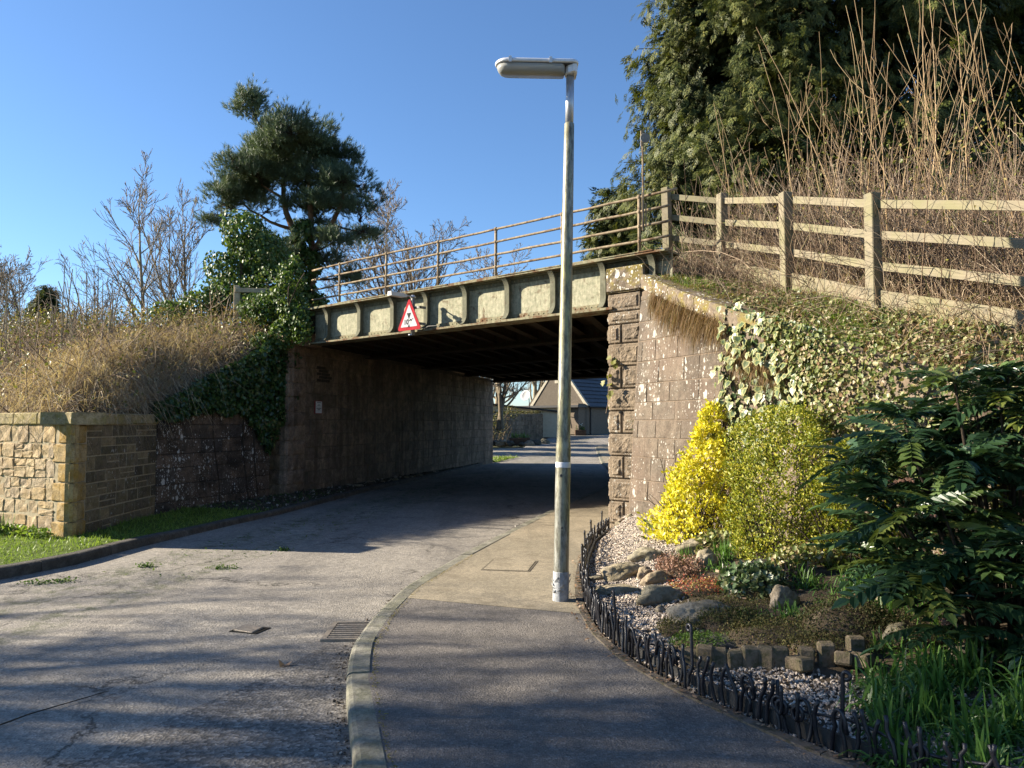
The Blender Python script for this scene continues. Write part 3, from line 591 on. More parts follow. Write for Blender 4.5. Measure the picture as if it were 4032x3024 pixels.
# thin rod with a small round plate clamped to the railing
ROD = empty('marker_rod', (0, 0, 0), 0, 'thin rusty rod with small round plate clamped to the bridge railing end', 'marker')
sx = s_at((1372 - 1106) / 1659); q = A0 + TD * sx + NN * (YR - .06)
b = B(); b.box(-.035, -.005, -.01, .01, 4.45, 5.02); b.box(.012, .03, -.012, .008, 4.5, 4.86); b.obj('clamp_strap', M['rail'], ROD, loc=(q[0], q[1], 0))
b = B(); b.tube([(-.018, 0, 4.9), (-.018, 0, 5.85)], .014, 8); b.obj('rod', M['rail'], ROD, loc=(q[0], q[1], 0))
b = B(); b.box(-.045, -.012, -.02, .02, 5.72, 5.95); b.obj('bracket', M['rail'], ROD, loc=(q[0], q[1], 0))
b = B(); b.lathe([(.07, -.01), (.075, 0), (.07, .01)], 16, 1); b.obj('round_plate', M['pole_dark'], ROD, loc=(q[0] + .015, q[1] - .03, 5.83))
# deck and underside (parallelogram in plan)
AD = np.array([4.1, 15.1]); ADl = (float(AD @ TD), float(AD @ NN))        # abutment direction in bridge frame
def PL(s, d): return (s + ADl[0] * d / ADl[1], d)                          # follow the skew
DW = ADl[1]
b = B(); c = [PL(-1.2, YG + .02), PL(8.75, YG + .02), PL(8.75, DW), PL(-1.2, DW)]
b.add([(x, y, 3.62) for x, y in c] + [(x, y, 3.95) for x, y in c], [(0, 3, 2, 1), (4, 5, 6, 7), (0, 1, 5, 4), (1, 2, 6, 5), (2, 3, 7, 6), (3, 0, 4, 7)])
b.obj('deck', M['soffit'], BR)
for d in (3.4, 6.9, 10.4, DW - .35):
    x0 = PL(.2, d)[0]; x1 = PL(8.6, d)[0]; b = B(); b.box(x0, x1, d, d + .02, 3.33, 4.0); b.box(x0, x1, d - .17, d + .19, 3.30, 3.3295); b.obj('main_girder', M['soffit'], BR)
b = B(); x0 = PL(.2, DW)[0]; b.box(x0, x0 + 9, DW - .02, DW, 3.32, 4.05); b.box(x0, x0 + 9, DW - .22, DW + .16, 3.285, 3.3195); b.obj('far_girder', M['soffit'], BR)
k = 0; s = .3
while s < 8.6:
    b = B(); (x0, y0), (x1, y1) = PL(s, YG + .22), PL(s, DW - .25); w = .05
    for (wa, za, zb) in ((.012, 3.43, 3.62), (.09, 3.415, 3.4295)):
        b.add([(x0 - wa, y0, za), (x0 + wa, y0, za), (x1 + wa, y1, za), (x1 - wa, y1, za), (x0 - wa, y0, zb), (x0 + wa, y0, zb), (x1 + wa, y1, zb), (x1 - wa, y1, zb)], [(0, 3, 2, 1), (4, 5, 6, 7), (0, 1, 5, 4), (1, 2, 6, 5), (2, 3, 7, 6), (3, 0, 4, 7)])
    b.obj('cross_beam', M['soffit'], BR); s += .62
# ------------------------------------------------------------------ abutments
def wallcore(name, poly, z0, ztops, mat, parent):
    b = B(); n = len(poly)
    b.add([(x, y, z0) for x, y in poly] + [(x, y, z) for (x, y), z in zip(poly, ztops)], [tuple(range(n - 1, -1, -1)), tuple(range(n, 2 * n))] + [(i, (i + 1) % n, n + (i + 1) % n, n + i) for i in range(n)])
    return b.obj(name, mat, parent)
ad = AD / np.linalg.norm(AD); fl = np.array([ad[1], -ad[0]])              # left abutment looks to +x
LA = empty('left_abutment', (0, 0, 0), 0, 'shaded sooty red sandstone abutment wall under the bridge beside the road', 'wall')
p0 = A0 + ad * .25; p1 = A0 + AD
wallcore('core', [tuple(p0), tuple(p1), tuple(p1 - fl * 1.2), tuple(p0 - fl * 1.2)], -.2, [3.42] * 4, M['abut_core'], LA)
vm = variants('stone', .62, .30, .12, .010, .006, 6, M['abut'])
ashlar(LA, p0, p1, -.1, lambda s: 3.32, fl, vm, .62, .30, (.27, .33), (.45, .85), .012, rngS, .010)
# patch of dark engineering brick let into the wall
bm_ = variants('brick', .20, .065, .05, .004, .002, 2, M['dark_core'])
for r in range(5):
    for c in range(3 - (r > 2)):
        q = p0 + ad * (1.05 + c * .212 + (r % 2) * .1) + fl * .022; put_stone('brick', bm_[r % 2], .2, .065, .2, .065, (q[0], q[1], 2.62 + r * .074), fl, LA)
# pier at the left end of the girder
LP = empty('left_pier', (0, 0, 0), 0, 'rusticated corner pier of brown stone carrying the ivy covered end of the girder', 'pier')
q0 = A0 - TD * .62 - NN * .06; q1 = A0 + fl * .08
pw = .62
corner = A0 + fl * .06 - np.array([0, 0]); cA = A0 - NN * .05 + TD * .06
poly = [cA - TD * .72, cA, cA + ad * .75, cA + ad * .75 - TD * .72]
wallcore('core', [tuple(p) for p in poly], -.2, [3.32] * 4, M['pier_l'], LP)
qm = [stone_mesh('quoin', .6, .31, .2, .016, .012, 300 + i, 8, 6, panel=.02, margin=.045) for i in range(5)]
for me in qm: me.materials.append(M['pier_l'])
z = -.05; r = 0
while z < 3.2:
    h = .32; fN = -NN
    for a, w in (((.36, .70),) if r % 2 == 0 else ((.13, .24), (.49, .44))):
        q = cA - TD * a - NN * .03; put_stone('quoin', qm[r % 5], .6, .31, w, h - .02, (q[0], q[1], z + h / 2), fN, LP)
    for a, w in (((.22, .43),) if r % 2 == 0 else ((.36, .72),)):
        q = cA + ad * a + fl * .03; put_stone('quoin', qm[(r + 2) % 5], .6, .31, w, h - .02, (q[0], q[1], z + h / 2), fl, LP)
    z += h; r += 1
b = B(); b.bbox(-.76, .08, -.09, .82, 3.32, 3.62, .02); b.obj('cap_stone', M['pier_l'], LP, loc=(cA[0], cA[1], 0), rot=(0, 0, math.atan2(TD[1], TD[0])))
# right abutment and its sunlit pier
RA = empty('right_abutment', (0, 0, 0), 0, 'hidden face of the right hand bridge abutment beyond the sunlit pier', 'wall')
C0 = np.array([1.45, 11.42]); c1 = C0 + AD
wallcore('core', [tuple(C0 + ad * .62 + np.array([.0, 0])), tuple(c1), tuple(c1 + fl * 1.2), tuple(C0 + ad * .62 + fl * 1.2)], -.2, [3.30] * 4, M['abut_core'], RA)
ashlar(RA, c1, C0 + ad * .65, -.1, lambda s: 3.29, -fl, vm, .62, .30, (.27, .33), (.45, .85), .012, rngS, .010)
RP = empty('right_pier', (0, 0, 0), 0, 'sunlit tan rusticated quoin pier with lichen spots holding the right end of the girder', 'pier')
poly = [C0, C0 + TD * .62, C0 + TD * .62 + ad * .7, C0 + ad * .62]
wallcore('core', [tuple(p) for p in [C0 + NN * .03 + ad * 0, C0 + TD * .6 + NN * .03, C0 + TD * .6 + NN * .6, C0 + ad * .6]], -.2, [3.50] * 4, M['quoin_r'], RP)
def quoin(seed, w, h): 
    me = stone_mesh('quoin', w, h, .16, .014, .011, seed, max(8, int(w / .022)), max(7, int(h / .022)), panel=.026, margin=.042); me.materials.append(M['quoin_r']); return me
hs = [.275, .19, .285, .335, .33, .33, .33, .33, .33, .33, .33, .13]; z = 3.53; sd = 500
for i, h in enumerate(hs):
    z -= h; pat = [(0, .56)] if i in (0, 1, 3, 5, 7, 9) else [(0, .215), (.225, .35)]
    if i in (8, 10): pat = [(0, .24), (.25, .22)]
    if i == 9: pat = [(0, .43)]
    if i == 11: pat = [(0, .5)]
    for a, w in pat:
        q = C0 + TD * (a + w / 2) - NN * .012; me = quoin(sd, w - .012, h - .014); sd += 1
        put_stone('quoin', me, 1, 1, 1, 1, (q[0], q[1], z + h / 2), -NN, RP)
    me = quoin(sd, .5 if i % 2 else .62, h - .014); sd += 1
    q = C0 + ad * (.26 if i % 2 else .32) - fl * .012; put_stone('quoin', me, 1, 1, 1, 1, (q[0], q[1], z + h / 2), -fl, RP)
me = stone_mesh('cap_stone', .66, .37, .62, .02, .02, 77, 9, 6); me.materials.append(M['coping_r'])
q = C0 + TD * .31 - NN * .05; put_stone('cap_stone', me, 1, 1, 1, 1, (q[0], q[1], 3.725), -NN, RP)
b = B(); b.box(-.33, .33, .02, .62, -.19, .185); b.obj('cap_block', M['coping_r'], RP, loc=(q[0], q[1], 3.725), rot=(0, 0, math.atan2(-NN[0], NN[1])))
# ------------------------------------------------------------------ right wing wall, battered and curving
WW = empty('right_wing_wall', (0, 0, 0), 0, 'curving sunlit red sandstone wing wall spotted with white lichen behind the gold shrubs', 'wall')
wp = smooth_line([(a, b_, c) for a, b_, c in WL[:8]], .12, 6); wd = np.r_[0, np.cumsum(np.linalg.norm(np.diff(wp[:, :2], axis=0), axis=1))]
def WP(s, z):
    x = np.array([np.interp(s, wd, wp[:, i]) for i in range(3)]); s2 = min(s + .05, wd[-1]); x2 = np.array([np.interp(s2, wd, wp[:, i]) for i in range(2)]); x1 = np.array([np.interp(s2 - .1, wd, wp[:, i]) for i in range(2)])
    t = (x2 - x1) / np.linalg.norm(x2 - x1); n_ = np.array([t[1], -t[0]]) ; n_ = n_ if n_[0] < 0 else -n_
    return x[:2] + n_ * .075 * (3.9 - z), n_, x[2]
sv = np.linspace(-.0, wd[-1], 60); V = []; 
for s_ in sv:
    for z_ in (0.0, 1.0):
        zt = WP(s_, 0)[2]; z2 = -.1 + (zt + .1) * z_; p, n_, _ = WP(s_, z2); V.append((*p, z2))
    p, n_, zt = WP(s_, WP(s_, 0)[2]); V.append((*(p - n_ * .5), zt))
F = [(i * 3 + j, i * 3 + j + 1, i * 3 + 4 + j, i * 3 + 3 + j) for i in range(59) for j in range(2)]
link('core', np_mesh('core', V, F), M['mortar_r'], WW)
wm = variants('stone', .5, .28, .1, .008, .007, 8, M['wall_r'])
z = -.05; row = 0; tb = -math.atan(.075)
while z < 3.8:
    h = rngS.uniform(.24, .33); s = 0.02 + (rngS.uniform(0, .3) if row % 2 else 0)
    edges = [0.02] + ([s] if s > .12 else [])
    while edges[-1] < wd[-1] - .3: edges.append(edges[-1] + rngS.uniform(.3, .68))
    for a, e in zip(edges[:-1], edges[1:]):
        if a > 7.5: break
        m = (a + e) / 2; zt = WP(m, 0)[2] - .2; top = min(z + h, zt)
        if top - z < .06: continue
        p, n_, _ = WP(m, (z + top) / 2); p = p + n_ * (.004 + rngS.uniform(-.003, .003)); put_stone('stone', rngS.choice(wm), .5, .28, e - a - .006, top - z - .006, (p[0], p[1], (z + top) / 2), n_, WW, tb)
    z += h; row += 1
s = .0
k = 0
while s < 2.3:
    L = rngS.uniform(.55, .8); V = []; 
    for j, ss in enumerate(np.linspace(s + .004, s + L - .006, 5)):
        zt = WP(ss, 0)[2]; p, n_, _ = WP(ss, zt - .2)
        for (o, dz) in ((-.1, -.205), (.055, -.205), (.06, -.03), (.035, .0), (-.42, .06), (-.42, -.2)): V.append((p[0] + n_[0] * o + rngS.uniform(-.004, .004), p[1] + n_[1] * o, zt + dz + rngS.uniform(-.006, .006)))
    F = [(i * 6 + j, i * 6 + (j + 1) % 6, (i + 1) * 6 + (j + 1) % 6, (i + 1) * 6 + j) for i in range(4) for j in range(6)] + [tuple(range(6)), tuple(range(29, 23, -1))]
    b = B(); b.add(V, F); b.obj('coping_stone', M['coping_r'], WW); s += L
# ------------------------------------------------------------------ left wing wall and the garden wall's end
LW = empty('left_wing_wall', (0, 0, 0), 0, 'dark crusted wing wall with white lichen blotches under hanging ivy left of bridge', 'wall')
w0, w1 = np.array([-6.20, 13.42]), np.array([-5.18, 16.45]); wt = (w1 - w0) / np.linalg.norm(w1 - w0); wf = np.array([wt[1], -wt[0]]); LwL = np.linalg.norm(w1 - w0)
wallcore('core', [tuple(w0), tuple(w1), tuple(w1 - wf * .7), tuple(w0 - wf * .7)], -.2, [1.75, 3.2, 3.2, 1.75], M['dark_core'], LW)
lm = variants('stone', .5, .28, .1, .009, .012, 6, M['wing_l'])
ashlar(LW, w0, w1, -.05, lambda s: 1.74 + 1.42 * s / LwL, wf, lm, .5, .28, (.24, .32), (.34, .66), .012, rngS, .008)
GW = empty('garden_wall', (0, 0, 0), 0, 'low buff sandstone wall with orange lichened quoins at the verge on the left', 'wall')
g0 = np.array([-6.05, 10.6]); gd = np.array([-.88, .475]); gd = gd / np.linalg.norm(gd); gf = np.array([-gd[1], gd[0]]); gf = gf if gf[1] < 0 else -gf
g1 = g0 + gd * 9; sd_ = np.array([-6.20, 13.40]) - g0; sL = np.linalg.norm(sd_); sdn = sd_ / sL; sf = np.array([sdn[1], -sdn[0]])
wallcore('core', [tuple(g0), tuple(g0 + sd_), tuple(g0 + sd_ - sf * .45), tuple(g0 + gd * .45 + sdn * .5), tuple(g1 - gf * .45), tuple(g1)], -.2, [1.60] * 6, M['abut_core'], GW)
rm = variants('stone', .3, .2, .09, .012, .022, 9, M['rubble'], plan=.008)
def rubble(root, P0, t, L, z0, z1, f, rng):
    """uneven rubble: courses about 0.3 high, some split into two small stones"""
    z = z0
    while z < z1 - .06:
        h = min(rng.uniform(.2, .33), z1 - z); h = z1 - z if z1 - z - h < .1 else h; s = 0
        while s < L:
            w = rng.uniform(.14, .38)
            parts = [(0, 1)] if rng.random() < .62 else [(0, rng.uniform(.35, .65))]
            if len(parts) == 1 and parts[0][1] < 1: parts.append((parts[0][1], 1))
            for a, e in parts:
                q = P0 + t * (s + w / 2) + f * (.012 + rng.uniform(-.006, .012)); put_stone('stone', rng.choice(rm), .3, .2, w - .016, (e - a) * h - .016, (q[0], q[1], z + h * (a + e) / 2), f, root)
            s += w
        z += h
wallcore('pointing', [tuple(g0 + gd * .03 + gf * .012), tuple(g1 + gf * .012), tuple(g1 - gf * .1), tuple(g0 + gd * .03 - gf * .1)][::-1], -.15, [1.595] * 4, M['mortar_l'], GW)
wallcore('side_pointing', [tuple(g0 + sdn * .03 + sf * .006), tuple(g0 + sd_ + sf * .006), tuple(g0 + sd_ - sf * .1), tuple(g0 + sdn * .03 - sf * .1)], -.15, [1.594] * 4, M['mortar_l'], GW)
rubble(GW, g0 + gd * .36, gd, 5.2, -.02, 1.585, gf, rngS)
qz = -.02; i = 0; gqm = variants('quoin', .42, .26, .1, .016, .018, 5, M['rubble_q'])
while qz < 1.56:
    h = min(.268, 1.585 - qz); wa = .42 if i % 2 == 0 else .29; wb = .34 if i % 2 else .38
    q = g0 + gd * (wa / 2 - .02) + gf * .022; put_stone('quoin', gqm[i % 5], .42, .26, wa, h - .012, (q[0], q[1], qz + h / 2), gf, GW)
    q = g0 + sdn * (wb / 2 - .02) + sf * .022; put_stone('quoin', gqm[(i + 2) % 5], .42, .26, wb, h - .012, (q[0], q[1], qz + h / 2), sf, GW).data.materials
    qz += h; i += 1
am = variants('stone', .4, .25, .1, .009, .008, 7, M['ashlar_l'])
rr_ = random.Random(8); z = -.02
while z < 1.55:
    h = min(rr_.uniform(.17, .3), 1.585 - z); s = .37
    while s < sL - .02:
        w = min(rr_.uniform(.22, .55), sL - s); w = sL - s if sL - s - w < .15 else w
        sp = [(0, 1)] if rr_.random() < .75 else [(0, .5), (.5, 1)]
        for a, e in sp:
            q = g0 + sdn * (s + w / 2) + sf * (.012 + rr_.uniform(-.004, .008)); put_stone('stone', rr_.choice(am), .4, .25, w - .028, h * (e - a) - .018, (q[0], q[1], z + h * (a + e) / 2), sf, GW)
        s += w
    z += h
def coping_run(P, t, f, L, z, lens, mat, root, depth=.5):
    s = 0
    while s < L - .05:
        w = min(rr_.uniform(*lens), L - s); me = stone_mesh('coping_stone', w - .008, .17, depth, .014, .008, rr_.randrange(999), 6, 4); me.materials.append(mat)
        q = P + t * (s + w / 2) + f * .045; put_stone('coping_stone', me, 1, 1, 1, 1, (q[0], q[1], z + rr_.uniform(-.004, .004)), f, root); s += w
def coping_top(poly, z, root):
    b = B(); n = len(poly); b.add([(x, y, z) for x, y in poly], [tuple(range(n))]); return b
coping_run(g0 - gd * .05, gd, gf, 5.6, 1.672, (.5, .9), M['coping_l'], GW)
coping_run(g0 + sdn * .02, sdn, sf, sL - .02, 1.672, (.6, .95), M['coping_l'], GW)
wallcore('coping_bed', [tuple(g0 + gf * .02 + sf * .02), tuple(g0 + sd_ + sf * .02), tuple(g0 + sd_ - sf * .5), tuple(g0 + gd * .5 + sdn * .55), tuple(g1 - gf * .5), tuple(g1 + gf * .02)], 1.5899, [1.753] * 6, M['coping_l'], GW)
# ------------------------------------------------------------------ street lamp
LAMP = empty('street_lamp', (.44, 7.05, 0), 0, 'galvanised street lamp column with long flat lantern standing on the pavement', 'street lamp', rot=(0, math.radians(1.25), 0))
b = B(); b.lathe([(.069, -.05), (.069, .30), (.068, 1.36), (.0665, 1.40), (.062, 1.44), (.056, 2.8), (.049, 3.9), (.0455, 4.40), (.041, 4.405)], 28); b.obj('column', M['column'], LAMP, smooth=True)
b = B(); b.lathe([(.074, -.02), (.0735, .19), (.0725, .26), (.0695, .262)], 28); rr = random.Random(4)
b.obj('base_wrap', M['wrap'], LAMP, smooth=False)
for k in range(16):                                  # torn flaps of the wrap
    a = math.pi * (.95 + 1.1 * rr.random()) + .1; z = rr.uniform(.05, .24); c = Vector((math.cos(a), math.sin(a), 0)); t = Vector((-c.y, c.x, 0)); p = c * .075; w = rr.uniform(.015, .035); h = rr.uniform(.02, .05)
    bb = B(); bb.add([tuple(p - t * w + Vector((0, 0, z))), tuple(p + t * w + Vector((0, 0, z + .012))), tuple(p + c * .018 + t * w * .3 + Vector((0, 0, z + h)))], [(0, 1, 2)]); bb.obj('wrap_flap', M['wrap'], LAMP)
b = B(); b.lathe([(.0385, 4.38), (.0375, 4.86)], 20); b.obj('spigot', M['steel_spigot'], LAMP, smooth=True)
b = B(); b.lathe([(.012, -.006), (.014, 0), (.012, .006)], 10, 1); b.obj('door_lock', M['alu_dark'], LAMP, loc=(-.02, -.067, 1.13)); b = B(); b.lathe([(.010, -.006), (.012, 0), (.010, .006)], 10, 1); b.obj('door_lock', M['alu_dark'], LAMP, loc=(-.005, -.069, .66))
# a band of clear tape
b = B(); b.lathe([(.0688, 1.20), (.0692, 1.205), (.0692, 1.245), (.0688, 1.25)], 28); b.obj('tape_band', M['alu'], LAMP, smooth=True)
# lantern: stadium outline in plan, built along -x
def stadium(x0, x1, w, n=8):
    pts = []; r = w
    for i in range(n + 1):
        a = math.pi / 2 + math.pi * i / n; pts.append((x0 + r + r * math.cos(a) * 1.0, r * math.sin(a)))
    r2 = w * .45
    for i in range(n + 1):
        a = -math.pi / 2 + math.pi * i / n; pts.append((x1 - r2 + r2 * math.cos(a), (w - r2) * (1 if math.sin(a) > 0 else -1) + r2 * math.sin(a)))
    return pts
def shell(rings):
    b = B(); n = len(rings[0][0]); 
    V = [(x, y, z) for ring, z in rings for x, y in ring]
    F = [(k * n + i, k * n + (i + 1) % n, (k + 1) * n + (i + 1) % n, (k + 1) * n + i) for k in range(len(rings) - 1) for i in range(n)] + [tuple(range(n - 1, -1, -1)), tuple(range((len(rings) - 1) * n, len(rings) * n))]
    return b.add(V, F)
LZ = 4.955
def st(sh, w): return stadium(-.70 + sh, .065 - sh, w)
shell([(st(0, .115), LZ - .018), (st(-.006, .121), LZ - .012), (st(-.006, .121), LZ + .005), (st(.006, .108), LZ + .018), (st(.03, .085), LZ + .028)]).obj('canopy', M['alu'], LAMP, smooth=True)
shell([(st(.012, .103), LZ - .026), (st(.012, .103), LZ - .0185)]).obj('seal', M['alu_dark'], LAMP)
bo = lambda sh, w: stadium(-.69 + sh, -.055, w)
shell([(bo(.075, .055), LZ - .097), (bo(.03, .085), LZ - .09), (bo(.008, .1), LZ - .06), (bo(0, .104), LZ - .0262)]).obj('bowl', M['acrylic'], LAMP, smooth=True)
shell([(stadium(-.05, .058, .08), LZ - .10), (stadium(-.054, .062, .1), LZ - .09), (stadium(-.054, .062, .108), LZ - .0262)]).obj('end_housing', M['alu'], LAMP)
b = B(); b.tube([(-.60, 0, LZ - .056), (-.10, 0, LZ - .06)], .02, 12); b.obj('discharge_tube', M['lamp_white'], LAMP, smooth=True)
b = B(); b.box(-.17, -.07, -.03, .03, LZ - .085, LZ - .035); b.obj('lamp_holder', M['lamp_white'], LAMP)
for x in (-.565, -.19): 
    b = B(); b.box(x - .014, x + .014, -.131, -.119, LZ - .03, LZ + .02); b.box(x - .012, x + .012, -.12, -.08, LZ + .0201, LZ + .03); b.obj('clip', M['alu'], LAMP)
# ------------------------------------------------------------------ height limit sign on the girder
ss = s_at((896 - 1106) / 1659); QP = A0 + TD * ss - NN * .06
SIGN = empty('height_limit_sign', (QP[0], QP[1], 3.3), math.atan2(TD[1], TD[0]), 'red bordered triangular sign reading ten foot nine on a pole at the girder', 'sign')
b = B(); b.lathe([(.038, -.08), (.038, .62), (.03, .625)], 16); b.obj('pole', M['pole_dark'], SIGN, smooth=True)
b = B(); b.lathe([(.036, -.012), (.045, -.012), (.045, .008), (.036, .008)], 16); b.obj('base_ring', M['steel_spigot'], SIGN, loc=(-.03, -.02, -.07))
for z in (.12, .42):
    b = B(); b.box(-.02, .2, -.02, .02, z - .022, z + .022); b.box(.17, .2, -.02, .14, z - .0221, z + .0221); b.obj('bracket', M['pole_dark'], SIGN)
def tri(side, r, yy, zc, n=6):
    R = side / math.sqrt(3); P = []
    for k in range(3):
        a = math.pi / 2 + k * 2 * math.pi / 3; c = ((R - 2 * r) * math.cos(a), (R - 2 * r) * math.sin(a) + zc)
        for i in range(n + 1):
            t = a - math.pi / 3 + 2 * math.pi / 3 * i / n; P.append((c[0] + r * math.cos(t), c[1] + r * math.sin(t)))
    return P
ZC = .21; XC = -.03
def tri_plate(name, side, r, y0, y1, mat, stretch=1.0):
    p = [(x + XC, (z - ZC) * stretch + ZC) for x, z in tri(side, r, 0, ZC)]; B().prism(p, 1, y0, y1).obj(name, mat, SIGN)
tri_plate('plate', .66, .035, -.062, -.055, M['alu_dark'], 1.06); tri_plate('red_border', .66, .035, -.066, -.0621, M['red'], 1.06); tri_plate('white_field', .455, .008, -.069, -.0661, M['white'], 1.06)
B().prism([(XC - .058, ZC + .115), (XC + .058, ZC + .115), (XC, ZC + .0)], 1, -.071, -.0691).obj('arrow', M['grey_ink'], SIGN)
B().prism([(XC - .028, ZC - .145), (XC + .028, ZC - .145), (XC, ZC - .082)], 1, -.071, -.0691).obj('arrow', M['grey_ink'], SIGN)
def text(name, body, size, mat, parent, loc, rot=(math.pi / 2, 0, 0), sx=1.0):
    cu = bpy.data.curves.new(name, 'FONT'); cu.body = body; cu.size = size; cu.extrude = .0006; cu.offset = .0035; cu.align_x = 'CENTER'; cu.align_y = 'CENTER'
    t = bpy.data.objects.new(name, cu); COL.objects.link(t); bpy.context.view_layer.update()
    me = bpy.data.meshes.new_from_object(t); bpy.data.objects.remove(t); me.materials.clear(); o = link(name, me, mat, parent, loc, rot, (sx, 1, 1)); return o
text('numerals', '10', .13, M['dark_ink'], SIGN, (XC - .075, -.0705, ZC - .052)); text('numerals', '9', .13, M['dark_ink'], SIGN, (XC + .05, -.0705, ZC - .052))
B().prism([(XC - .006, ZC - .032), (XC + .018, ZC - .032), (XC + .018, ZC - .022), (XC - .006, ZC - .022)], 1, -.071, -.0691).obj('dash', M['dark_ink'], SIGN)
B().prism([(XC - .016, ZC - .012), (XC - .006, ZC - .012), (XC + .006, ZC + .012), (XC - .004, ZC + .012)], 1, -.071, -.0691).obj('prime_mark', M['dark_ink'], SIGN)
for k in (0, 1): B().prism([(XC + .083 + k * .016, ZC - .01), (XC + .093 + k * .016, ZC - .01), (XC + .105 + k * .016, ZC + .008), (XC + .095 + k * .016, ZC + .008)], 1, -.071, -.0691).obj('double_prime_mark', M['grey_ink'], SIGN)
b = B(); b.tube([(0, -.02, .635), (0, -.25, .63)], .013, 8); b.lathe([(.05, .61), (.055, .63), (.03, .66)], 14); b.obj('lamp_arm', M['steel_spigot'], SIGN, smooth=True)
b = B(); b.prism([(-.055, .585), (.055, .585), (.045, .66), (-.045, .66)], 1, -.56, -.24); b.prism([(-.035, .6), (.035, .6), (.03, .65), (-.03, .65)], 1, -.24, -.17); b.obj('sign_light', M['lamp_white'], SIGN)
b = B(); b.tube([(.05, .05, .02), (.2, .02, -.0), (.42, 0, .05), (.62, .01, .045), (.75, .05, .015)], .006, 6); b.obj('cable', M['pole_dark'], SIGN, smooth=True)
# ------------------------------------------------------------------ notice on the abutment
nq = p0 + ad * 1.02 + fl * .03
NOT = empty('notice_plate', (nq[0], nq[1], 1.98), math.atan2(fl[0], -fl[1]), 'small white notice with red edge fixed to the shaded abutment wall', 'sign')
b = B(); b.box(-.165, .165, -.012, .01, -.155, .155); b.obj('backing', M['notice_red'], NOT); b = B(); b.box(-.14, .14, -.016, -.0121, -.137, .137); b.obj('panel', M['notice'], NOT)
for z, w, h in ((.113, .18, .011), (.072, .07, .008), (.045, .14, .008), (.008, .25, .004), (-.025, .23, .013), (-.055, .12, .014), (-.085, .22, .004)):
    b = B(); b.box(-w / 2, w / 2, -.018, -.0161, z - h / 2, z + h / 2); b.obj('text_line', M['dark_ink'], NOT)
# ------------------------------------------------------------------ timber fence on the bank
FEN = empty('timber_fence', (0, 0, 0), 0, 'weathered post and rail timber fence stepping down the bank on the right', 'fence')
posts = [(2.47, 12.0, 3.9, 5.33, .12), (3.15, 11.4, 3.7, 5.06, .125), (3.40, 9.4, 3.1, 4.46, .125), (3.80, 8.0, 2.65, 4.03, .125), (4.45, 6.3, 2.15, 3.53, .125), (5.15, 4.6, 1.8, 3.1, .125)]
toprail = [5.20, 4.95, 4.38, 3.92, 3.41, 2.98]
for i, (x, y, z0, z1, w) in enumerate(posts):
    j = min(i + 1, len(posts) - 1); k = max(i - 1, 0); rz = math.atan2(posts[j][1] - posts[k][1], posts[j][0] - posts[k][0])
    b = B(); b.bbox(-w / 2, w / 2, -w / 2, w / 2, 0, z1 - z0, .008); o = b.obj('post', M['wood'], FEN, loc=(x, y, z0), rot=(math.radians(rr.uniform(-1, 1)), math.radians(rr.uniform(-1, 1)), rz))
for i in range(len(posts) - 1):
    a, c = posts[i], posts[i + 1]; d = Vector((c[0] - a[0], c[1] - a[1], 0)); L = d.length; d.normalize(); nf = Vector((d.y, -d.x, 0)); nf = nf if nf.x < 0 else -nf
    for k, (dz, h) in enumerate(((0, .086), (-.33, .086), (-.66, .086), (-.98, .13), (-1.12, .13))):
        if i == 0 and k > 2: continue
        za, zb = toprail[i] + dz, toprail[i + 1] + dz; off = -.045 if k < 3 else -.02; th = .04
        p = Vector((a[0], a[1], za)); q = Vector((c[0], c[1], zb)); tv = (q - p).normalized()
        o_ = nf * off; b = B(); Ln = (q - p).length
        b.bbox(0.0, Ln, -th / 2, th / 2, -h / 2, h / 2, .005)
        ob_ = b.obj('rail' if k < 3 else 'gravel_board', M['wood'], FEN); X = tv; Zv = Vector((0, 0, 1)); Yv = Zv.cross(X).normalized(); Zv = X.cross(Yv)
        ob_.matrix_world = Matrix.Translation(p + o_) @ Matrix((X, Yv, Zv)).transposed().to_4x4()
# stub of the far-side fence beyond the ivy
FS = empty('fence_stub', (-6.35, 17.6, 0), math.radians(8), 'short pale post and rail fence end half buried in ivy left of the bridge', 'fence')
b = B(); b.bbox(-.06, .06, -.06, .06, 3.8, 4.78, .008); b.obj('post', M['wood_pale'], FS)
b = B(); b.bbox(-.03, 1.35, -.085, -.061, 4.62, 4.72, .004); b.obj('rail', M['wood_pale'], FS)
# ------------------------------------------------------------------ road furniture
GR = empty('drain_grate', (-1.30, 6.36, -.094), math.radians(2), 'rusty iron gully grate set in the road against the kerb', 'drain')
b = B(); b.box(-.2, .17, -.26, .26, -.02, .002); b.obj('pit', M['pit'], GR)  # shallow slab below the bars, the hole's darkness is its colour
for (x0, x1, y0, y1) in ((-.205, -.165, -.27, .27), (-.165, .165, -.27, -.235), (-.165, .165, .235, .27), (.145, .175, -.235, .235)):
    b = B(); b.box(x0, x1, y0, y1, -.01, .014); b.obj('frame_bar', M['cast_iron'], GR)
for k in range(7):
    y = -.19 + k * .063; b = B(); b.bbox(-.164, .144, y - .016, y + .016, -.01, .0125, .004); b.obj('grate_bar', M['cast_iron'], GR)
HT = empty('valve_cover', (-2.16, 6.43, -.098), math.radians(-18), 'small sunken metal valve cover in the middle of the road', 'cover')
b = B(); b.box(-.13, .13, -.1, .1, -.004, .0035); b.obj('recess', M['pit'], HT); b = B(); b.bbox(-.1, .085, -.085, .06, .0036, .018, .006); b.obj('lid', M['cast_iron'], HT, rot=(math.radians(4), math.radians(3), 0))  # flat dark plate under the lid, shade of a recess painted in
